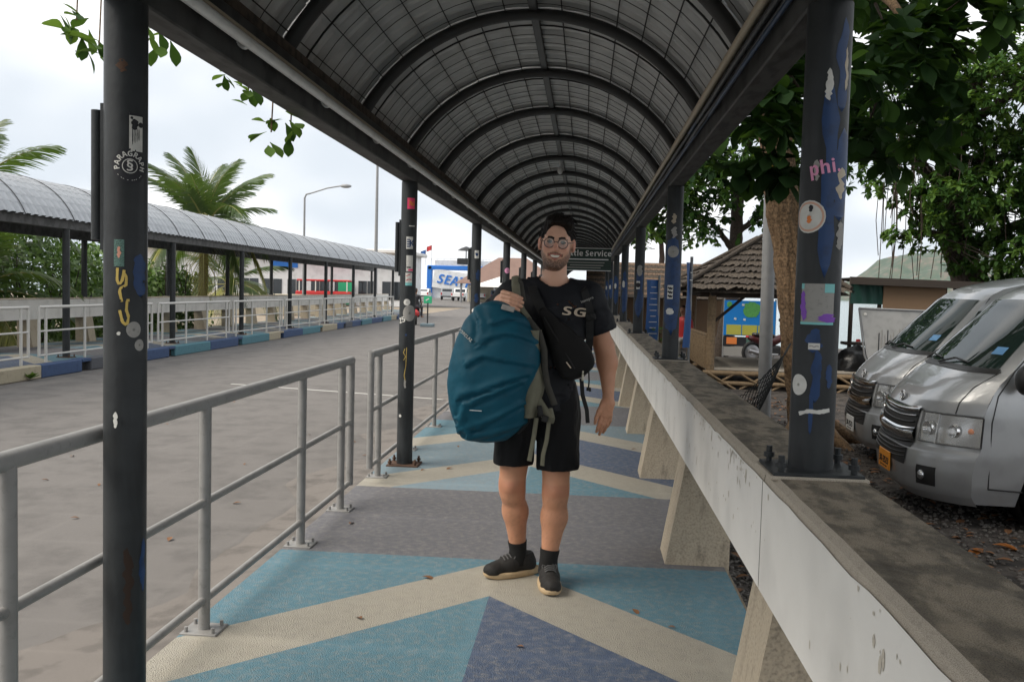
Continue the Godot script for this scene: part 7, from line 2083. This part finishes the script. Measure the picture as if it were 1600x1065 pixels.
func palms() -> void:
	var fr := [frond_mesh(2.6, 0.38, 62, 0.72, 1), frond_mesh(2.8, 0.66, 62, 0.78, 2), frond_mesh(2.8, 0.92, 62, 0.82, 3)]
	palm("coconut palm rising behind the far canopy in the middle of the left side", V(-12.35, RD - 0.3, 28.3), 3.85, 32, 3, 1.0, fr)
	palm("coconut palm at the left picture edge behind the far canopy", V(-15.3, RD - 0.3, 20.8), 3.9, 18, 5, 1.0, fr)
	palm("low palm drooping behind the far wall at the left edge", V(-13.3, RD - 0.3, 18.6), 1.75, 13, 8, 0.95, fr, 0.2)
	palm("low palm between the far pillars left of the ferry building", V(-13.6, RD - 0.3, 33.5), 2.1, 14, 9, 0.9, fr, 0.2)
	# hedge behind the far walkway
	var small := leaf_mesh(0.26, 0.9, 0.2, 0.2, 3)
	rng.seed = 31
	var h := thing("hedge", "dense green hedge behind the far walkway at left", "hedge")
	for m in [M.hedgeA, M.hedgeB]:
		var xs := []
		for i in 26000:
			var d := rng.randf_range(13.0, 30.0)
			var dep := rng.randf()
			var top: float = 2.75 + 0.5 * fnl.get_noise_1d(d * 0.6) - smoothstep(20.0, 29.0, d) * 1.0
			var y := rng.randf_range(-0.3, 1.0)
			var q := V(-12.3 - 2.2 * dep - 0.4 * fnl.get_noise_2d(d * 0.8, y * 3.0) + (13.0 - d) * 0.02, -0.3 + (top + 0.3) * clampf(y, 0, 1), d)
			if fnl.get_noise_3dv(q * 1.1) < -0.15: continue
			xs.append(leaf_x(q, rnd3() + Vector3(0.5, -0.2, 0.3), Vector3.UP + rnd3() * 0.6, rng.randf_range(0.11, 0.2)))
		multi(h, "foliage", small, m, xs)
	var st := MB.new()
	for i in 40:
		var d := rng.randf_range(13.0, 30.0)
		st.tube([V(-13.2, -0.3, d), V(-13.0 + rng.randf_range(-0.3, 0.4), 1.0, d + 0.2), V(-12.9 + rng.randf_range(-0.4, 0.4), 2.0, d)], [0.03, 0.02, 0.008], 5)
	part(h, "stems", st.mesh(), M.barkdark)

func litter() -> void:
	# fallen leaves, one object each where they show, gravel as stuff
	rng.seed = 41
	var lf := leaf_mesh(0.27, 1.4, 0.35, 0.25, 4)
	var spots := []
	for i in 26: spots.append(V(rng.randf_range(-5.0, -1.7), RD + 0.012, rng.randf_range(3.0, 12.0)))
	for q in [[-1.0, 7.0], [-1.2, 6.9], [0.25, 4.0], [0.42, 3.8], [-0.75, 4.3], [-1.1, 8.0], [0.5, 8.2], [-0.2, 3.5], [-1.35, 5.2], [-0.9, 3.7]]: spots.append(V(q[0], 0.012, q[1]))
	for i in spots.size():
		var onroad: bool = spots[i].y < -0.1
		var o := solo("fallen_leaf", lf, M.deadleaf, "small dry brown leaf lying on the grey road" if onroad else "small dry brown leaf lying on the painted walkway", "leaf", "dry leaves on the road" if onroad else "dry leaves on the walkway")
		o.transform = leaf_x(spots[i], Vector3(rng.randf_range(-1, 1), 0.02, rng.randf_range(-1, 1)), Vector3.UP, rng.randf_range(0.03, 0.065))
	var gr := Node3D.new()
	gr.name = "gravel"
	add_child(gr)
	tag(gr, "dark gravel and leaf litter beside the wall", "gravel", "", "stuff")
	var stn := MB.new().ball(Vector3.ZERO, Vector3(1, 0.6, 0.8), 6, 4).mesh()
	for m in [mk("stoneA", Color(0.13, 0.12, 0.11), 0.9), mk("stoneB", Color(0.07, 0.06, 0.055), 0.9), mk("stoneC", Color(0.12, 0.11, 0.10), 0.9)]:
		var xs := []
		for i in 9000:
			var u := rng.randf()
			var x := 0.82 + 7.0 * u * u
			var d := rng.randf_range(2.0, 14.0)
			var s := rng.randf_range(0.008, 0.024)
			xs.append(Transform3D(Basis(Vector3.UP, rng.randf() * TAU).scaled(Vector3(s, s, s)), V(x, GR + fnl.get_noise_2d(x * 0.35, d * 0.35) * 0.05 * clampf((x - 0.8) * 1.2, 0, 1) + 0.004, d)))
		multi(gr, "stones", stn, m, xs)
	var ll := []
	for i in 2600:
		var x := 0.85 + 8.0 * pow(rng.randf(), 1.5)
		var d := rng.randf_range(2.0, 17.0)
		ll.append(leaf_x(V(x, GR + fnl.get_noise_2d(x * 0.35, d * 0.35) * 0.05 + 0.015, d), Vector3(rng.randf_range(-1, 1), rng.randf_range(-0.1, 0.2), rng.randf_range(-1, 1)), Vector3.UP, rng.randf_range(0.05, 0.13)))
	multi(gr, "leaf_litter", lf, M.deadleaf, ll)
	var l2 := []
	for i in 5: l2.append([V(rng.randf_range(2.2, 4.2), GR + 0.03, rng.randf_range(4.5, 12.0)), rng.randf_range(0.14, 0.2)])
	for q in l2:
		var o := solo("fallen_leaf", lf, M.leafO, "large orange leaf lying on the dark gravel", "leaf", "orange leaves on the gravel")
		o.transform = leaf_x(q[0], Vector3(rng.randf_range(-1, 1), 0.02, rng.randf_range(-1, 1)), Vector3.UP, q[1])

func lamp_post(label: String, pos: Vector3, h: float, arm: float) -> void:
	var o := thing("street_lamp", label, "lamp", pos)
	part(o, "pole", MB.new().tube([Vector3.ZERO, Vector3(0, h * 0.5, 0), Vector3(0, h - 0.25, 0), Vector3(0.08, h - 0.05, 0), Vector3(0.3, h, 0)] if arm > 0 else [Vector3.ZERO, Vector3(0, h * 0.5, 0), Vector3(0, h, 0)], [0.075, 0.06, 0.05, 0.045, 0.04] if arm > 0 else [0.16, 0.12, 0.07], 10).mesh(), M.galv)
	if arm > 0:
		part(o, "arm", MB.new().tube([Vector3(0.3, h, 0), Vector3(arm * 0.6, h + 0.28, 0), Vector3(arm, h + 0.42, 0)], 0.035, 8).mesh(), M.galv)
		part(o, "lamp_head", MB.new().ball(Vector3(arm + 0.2, h + 0.40, 0), Vector3(0.3, 0.1, 0.13), 14, 8).mesh(), M.galv)

func pickup(label: String, pos: Vector3, turn: float, mt: Material, suv := false) -> void:
	var o := thing("pickup_truck" if not suv else "parked_car", label, "pickup" if not suv else "car", pos, turn, "vehicles waiting at the ferry")
	var prof := PackedVector2Array([Vector2(-2.5, 0.45), Vector2(-2.55, 0.75), Vector2(-2.45, 1.0), Vector2(-1.35, 1.1), Vector2(-0.75, 1.65), Vector2(0.65, 1.72), Vector2(0.9, 1.1), Vector2(2.5, 1.1), Vector2(2.55, 0.5)])
	if suv: prof = PackedVector2Array([Vector2(-2.3, 0.4), Vector2(-2.35, 0.8), Vector2(-1.3, 1.0), Vector2(-0.6, 1.5), Vector2(1.2, 1.55), Vector2(2.1, 1.05), Vector2(2.25, 0.45)])
	part(o, "body", MB.new().extrude(prof, 1.7, at(Vector3(0, 0, 0.85))).mesh(), mt)
	var gl := PackedVector2Array([Vector2(-1.15, 1.12), Vector2(-0.7, 1.58), Vector2(0.58, 1.62), Vector2(0.74, 1.12)])
	if suv: gl = PackedVector2Array([Vector2(-1.1, 1.02), Vector2(-0.55, 1.42), Vector2(1.1, 1.46), Vector2(1.8, 1.02)])
	for s in [0.86, -0.85]: part(o, "side_window", MB.new().extrude(gl, 0.01, at(Vector3(0, 0, s))).mesh(), M.carglass)
	part(o, "rear_window", MB.new().box(Vector3(0.79 if not suv else 1.7, 1.36 if not suv else 1.28, 0), Vector3(0.02, 0.42, 1.35), Basis(Vector3.BACK, 0.38 if not suv else 1.05)).mesh(), M.carglass)
	part(o, "windscreen", MB.new().box(Vector3(-1.07, 1.38, 0) if not suv else Vector3(-0.97, 1.26, 0), Vector3(0.02, 0.6, 1.4), Basis(Vector3.BACK, -0.82 if not suv else -0.95)).mesh(), M.carglass)
	part(o, "bumper", MB.new().box(Vector3(2.57, 0.5, 0) if not suv else Vector3(2.28, 0.5, 0), Vector3(0.12, 0.18, 1.65), Basis(), 0.03).mesh(), M.blackplastic)
	for z in [-0.74, 0.74]:
		part(o, "tail_lamp", MB.new().box(Vector3(2.53 if not suv else 2.2, 0.88, z), Vector3(0.06, 0.34, 0.16), Basis(), 0.02).mesh(), M.redpaint)
		part(o, "headlamp", MB.new().box(Vector3(-2.5 if not suv else -2.3, 0.82, z), Vector3(0.08, 0.18, 0.3), Basis(), 0.02).mesh(), M.reflector)
		for x in [-1.55, 1.55]:
			part(o, "wheel", MB.new().lathe([Vector2(0.0, -0.1), Vector2(0.3, -0.1), Vector2(0.37, -0.06), Vector2(0.37, 0.06), Vector2(0.3, 0.1), Vector2(0, 0.1)], 16, Transform3D(Basis(Vector3.RIGHT, PI / 2), Vector3(x, 0.37, z * 1.02))).mesh(), M.tyre)

func left_side() -> void:
	mk("shipwhite", Color(0.72, 0.73, 0.74), 0.5, {"t": "soft", "s": 0.3})
	mk("shipblue", Color(0.01, 0.15, 0.55), 0.45)
	mk("carwhite", Color(0.70, 0.70, 0.70), 0.3, {"coat": 0.6})
	mk("carsilver", Color(0.38, 0.39, 0.40), 0.3, {"m": 0.4, "coat": 0.6})
	mk("carblue", Color(0.10, 0.16, 0.28), 0.3, {"coat": 0.6})
	mk("carglass", Color(0.02, 0.025, 0.03), 0.05)
	mk("brownroof", Color(0.20, 0.125, 0.10), 0.8, {"t": "soft", "s": 0.2})
	mk("tentwhite", Color(0.70, 0.69, 0.67), 0.7)
	mk("signgo", Color(0.03, 0.42, 0.2), 0.5)
	mk("terracotta", Color(0.42, 0.15, 0.08), 0.8)
	mk("cream", Color(0.60, 0.54, 0.42), 0.85, {"t": "soft", "s": 0.5})
	lamp_post("street lamp with a long curved arm behind the far canopy", V(-14.55, RD, 46.0), 6.3, 1.95)
	lamp_post("tall bare mast behind the far canopy", V(-16.4, RD, 70.0), 14.5, 0.0)
	# ferry with blue bow gate
	var f := thing("ferry", "white car ferry with a blue bow frame lettered SEATRAN", "ferry", V(-21.0, -1.6, 152.0))
	part(f, "hull", MB.new().box(Vector3(1.5, 1.6, -14), Vector3(15, 3.6, 30), Basis(), 0.3).mesh(), M.shipwhite)
	for x in [-5.1, 4.9]: part(f, "gate_post", MB.new().box(Vector3(x, 3.4, 1.2), Vector3(0.85, 6.8, 1.0), Basis(), 0.1).mesh(), M.shipblue)
	part(f, "gate_beam", MB.new().box(Vector3(-0.1, 6.45, 1.2), Vector3(10.6, 0.75, 1.0), Basis(), 0.1).mesh(), M.shipblue)
	var rb := Basis(Vector3.BACK, deg_to_rad(-8.0))
	part(f, "ramp", MB.new().box(Vector3(0.3, 4.1, 1.55), Vector3(9.6, 3.2, 0.25), rb, 0.05).mesh(), M.shipwhite)
	part(f, "lettering", MB.new().text("SEATRAN", 2.15, 0.1, func(q): return Vector3(0.75, 4.05, 1.75) + rb * Vector3((q.x + q.y * 0.22) * 0.95, q.y, q.z)).mesh(), M.shipblue)
	part(f, "deck_house", MB.new().box(Vector3(0.0, 7.2, -4), Vector3(9.5, 1.4, 6), Basis(), 0.1).mesh(), M.shipwhite)
	for i in 10: part(f, "deck_rail", MB.new().tube([Vector3(-5 + i * 1.1, 6.8, 0.9), Vector3(-5 + i * 1.1, 8.0, 0.9)], 0.04, 5).mesh(), M.shipwhite)
	part(f, "deck_rail", MB.new().tube([Vector3(-5, 8.0, 0.9), Vector3(5, 8.0, 0.9)], 0.05, 5).mesh(), M.shipwhite)
	part(f, "winch", MB.new().box(Vector3(0.6, 7.6, 1.3), Vector3(2.2, 1.0, 1.0), Basis(), 0.1).mesh(), M.blackplastic)
	part(f, "radar_mast", MB.new().tube([Vector3(0.9, 7.5, 0.9), Vector3(0.9, 9.6, 0.9)], 0.09, 6).mesh(), M.blackplastic)
	part(f, "sun_umbrella", MB.new().lathe([Vector2(1.5, 9.4), Vector2(0.9, 9.8), Vector2(0.05, 10.1)], 14, at(Vector3(0.9, 0, 0.9))).mesh(), M.blackplastic)
	for q in [[-5.0, "redpaint", 10.2], [-6.0, "bannerblue", 9.4]]:
		var fl := part(f, "flag_pole", MB.new().tube([Vector3(q[0], 6.8, 0.8), Vector3(q[0] + 0.1, q[2], 0.8)], 0.05, 5).mesh(), M.shipwhite)
		part(fl, "flag", MB.new().grid(6, 3, func(u, w): return Vector3(q[0] + 0.1 - u * 0.9, q[2] - w * 0.8 - u * 0.3, 0.8 + 0.1 * sin(u * 6.0)), 1.0).mesh(), M[q[1]])
	# brown hip-roofed hall and tents at the quay
	var b := thing("brown_roof_hall", "low hall with a broad brown hip roof at the quay", "building", V(-9.3, RD, 112.0))
	var rf := MB.new()
	var e := [Vector3(-6.2, 2.3, 5), Vector3(6.8, 2.3, 5), Vector3(6.8, 2.3, -6), Vector3(-6.2, 2.3, -6)]
	var r0 := Vector3(-1.6, 5.6, -0.5)
	var r1 := Vector3(1.9, 5.6, -0.5)
	rf.face([e[0], e[1], r1, r0], Vector3(0, 1, 1)); rf.face([e[1], e[2], r1], Vector3(1, 1, 0)); rf.face([e[2], e[3], r0, r1], Vector3(0, 1, -1)); rf.face([e[3], e[0], r0], Vector3(-1, 1, 0))
	part(b, "roof", rf.mesh(), M.brownroof)
	for x in [-5.5, -1.5, 2.5, 6.2]: part(b, "post", MB.new().tube([Vector3(x, 0, 4.6), Vector3(x, 2.4, 4.6)], 0.12, 6).mesh(), M.galv)
	part(b, "back_wall", MB.new().box(Vector3(0.3, 1.1, -5), Vector3(12.5, 2.3, 0.15)).mesh(), M.cream)
	var ti := 0
	for q in [[-9.4, 100.0, 3.2], [-5.6, 98.0, 2.8], [-2.0, 96.0, 2.8]]:
		var t := thing("canvas_tent", ["white canvas tent just right of the third road pillar", "white canvas tent behind the backpack", "white canvas tent behind the man"][ti], "tent", V(q[0], RD, q[1]), 0.2, "white tents on the quay")
		var tm := MB.new()
		var hh: float = q[2]
		var c4 := [Vector3(-hh, 1.9, hh), Vector3(hh, 1.9, hh), Vector3(hh, 1.9, -hh), Vector3(-hh, 1.9, -hh)]
		for i in 4: tm.face([c4[i], c4[(i + 1) % 4], Vector3(0, 3.1, 0)], (c4[i] + c4[(i + 1) % 4]) * Vector3(1, 0, 1) + Vector3(0, 3, 0))
		part(t, "canopy", tm.mesh(), M.tentwhite)
		for c in c4: part(t, "leg", MB.new().tube([Vector3(c.x, 0, c.z), c], 0.05, 6).mesh(), M.galv)
		ti += 1
	pickup("silver pickup at the left of the row before the ferry", V(-19.6, RD, 128.0), -1.45, M.carsilver)
	pickup("white pickup in the middle of the ferry row", V(-16.6, RD, 121.0), -1.65, M.carwhite)
	pickup("white pickup nearest the third road pillar in the ferry row", V(-13.4, RD, 119.0), -1.7, M.carwhite)
	pickup("dark blue car parked just right of the third road pillar", V(-9.6, RD, 100.5), -1.5, M.carblue, true)
	pickup("silver car parked left of the fourth road pillar", V(-6.6, RD, 92.0), -1.6, M.carsilver, true)
	pickup("white car at the far left of the ferry row", V(-22.6, RD, 126.0), -1.5, M.carwhite, true)
	# green sign and scooter rider near the end of the far walkway
	var g := thing("green_sign", "small green square sign on a stand by the road", "sign", V(-6.55, RD, 37.5))
	part(g, "board", MB.new().box(Vector3(0, 1.12, 0), Vector3(0.34, 0.30, 0.03), Basis(), 0.01).mesh(), M.signgo)
	part(g, "arrow", MB.new().box(Vector3(-0.02, 1.13, 0.02), Vector3(0.16, 0.05, 0.01), Basis(Vector3.BACK, 0.6)).mesh(), M.whitepaper)
	part(g, "post", MB.new().tube([Vector3(0, 0.1, 0), Vector3(0, 1.0, 0)], 0.03, 8).mesh(), M.wire)
	part(g, "base", MB.new().box(Vector3(0, 0.07, 0), Vector3(0.55, 0.14, 0.4), Basis(), 0.02).mesh(), M.p_blue)
	figure("person", "person in dark clothes riding a scooter beside the second road pillar", V(-7.35, RD - 0.12, 39.0), PI - 0.2, Color(0.03, 0.03, 0.035), Color(0.05, 0.05, 0.06), true)
	var sc := thing("scooter", "dark scooter ridden along the road beside the second pillar", "scooter", V(-7.35, RD, 39.1), PI / 2 + 0.2)
	for x in [-0.5, 0.55]: part(sc, "wheel", MB.new().lathe([Vector2(0.0, -0.05), Vector2(0.2, -0.05), Vector2(0.24, 0.0), Vector2(0.2, 0.05), Vector2(0, 0.05)], 16, Transform3D(Basis(Vector3.RIGHT, PI / 2), Vector3(x, 0.24, 0))).mesh(), M.tyre)
	part(sc, "body", MB.new().box(Vector3(-0.2, 0.5, 0), Vector3(0.85, 0.35, 0.3), Basis(), 0.12).mesh(), M.redpaint)
	part(sc, "leg_shield", MB.new().box(Vector3(0.38, 0.65, 0), Vector3(0.1, 0.7, 0.35), Basis(Vector3.BACK, 0.3), 0.04).mesh(), M.blackplastic)
	part(sc, "handlebar", MB.new().tube([Vector3(0.25, 1.0, -0.32), Vector3(0.3, 0.98, 0), Vector3(0.25, 1.0, 0.32)], 0.02, 6).mesh(), M.blackplastic)
	# terminal buildings seen through the far walkway
	var tm2 := thing("terminal_building", "long white terminal building with a blue sign behind the far walkway", "building", V(-26.0, RD, 78.0))
	part(tm2, "wall", MB.new().box(Vector3(0, 2.2, 0), Vector3(22, 4.4, 8)).mesh(), M.shipwhite)
	part(tm2, "roof", MB.new().box(Vector3(0, 4.5, 0.4), Vector3(23, 0.3, 9.4), Basis(), 0.05).mesh(), M.tentwhite)
	part(tm2, "sign_panel", MB.new().box(Vector3(1.0, 3.6, 4.05), Vector3(2.2, 1.2, 0.1)).mesh(), M.shipblue)
	for i in 11:
		var w := part(tm2, "window", MB.new().box(Vector3(-10 + i * 2.0, 1.3, 4.02), Vector3(1.5, 1.5, 0.08)).mesh(), M.carglass)
		part(w, "window_frame", MB.new().box(Vector3(-10 + i * 2.0, 1.3, 4.07), Vector3(0.08, 1.5, 0.04)).mesh(), M.galv)
	part(tm2, "hoarding", MB.new().box(Vector3(6.2, 1.0, 4.2), Vector3(1.2, 1.8, 0.1)).mesh(), M.signgo)
	var tm3 := thing("ticket_kiosk", "kiosk with an orange tiled roof and red counter behind the far walkway", "kiosk", V(-21.8, RD, 82.0))
	part(tm3, "roof", MB.new().box(Vector3(0, 3.3, 0), Vector3(8.5, 0.35, 5), Basis(Vector3.RIGHT, 0.12), 0.05).mesh(), M.terracotta)
	part(tm3, "roof", MB.new().box(Vector3(0.3, 2.3, 1.6), Vector3(9.2, 0.2, 2.6), Basis(Vector3.RIGHT, 0.2), 0.04).mesh(), M.terracotta)
	part(tm3, "wall", MB.new().box(Vector3(0, 1.6, -1.2), Vector3(8.0, 3.2, 2.0)).mesh(), M.cream)
	part(tm3, "counter", MB.new().box(Vector3(0, 0.6, 1.8), Vector3(8.6, 1.2, 0.4)).mesh(), M.redpaint)
	for x in [-4.0, -1.3, 1.3, 4.0]: part(tm3, "post", MB.new().tube([Vector3(x, 0, 2.5), Vector3(x, 2.3, 2.5)], 0.08, 6).mesh(), M.whitepaper)
	var tk := thing("songthaew", "red passenger truck parked by the kiosk behind the far walkway", "truck", V(-21.0, RD, 72.0), 0.1)
	part(tk, "body", MB.new().box(Vector3(0, 0.8, 0), Vector3(4.4, 0.7, 1.7), Basis(), 0.1).mesh(), M.redpaint)
	part(tk, "roof", MB.new().box(Vector3(0, 2.0, 0), Vector3(4.2, 0.15, 1.7), Basis(), 0.05).mesh(), M.redpaint)
	for x in [-1.9, -0.6, 0.7, 1.9]: part(tk, "post", MB.new().box(Vector3(x, 1.55, 0.8), Vector3(0.08, 0.9, 0.06)).mesh(), M.whitepaper)
	for x in [-1.4, 1.4]: part(tk, "wheel", MB.new().lathe([Vector2(0.0, 0.0), Vector2(0.33, 0.0), Vector2(0.37, 0.1), Vector2(0.33, 0.2), Vector2(0, 0.2)], 16, Transform3D(Basis(Vector3.RIGHT, PI / 2), Vector3(x, 0.37, 0.7))).mesh(), M.tyre)
	var ql := thing("quay_wall", "pale concrete quay wall behind the far walkway", "wall", V(-17.0, RD, 46.0))
	part(ql, "wall", MB.new().box(Vector3(0, 0.55, 0), Vector3(9.0, 1.1, 0.4), Basis(Vector3.UP, 0.5), 0.03).mesh(), M.cream)
	for i in 6: part(ql, "pier", MB.new().box(Vector3(-3.6 + i * 1.3, 0.4, 1.9 - i * 0.72), Vector3(0.4, 0.8, 0.5), Basis(Vector3.UP, 0.5), 0.03).mesh(), M.conc)
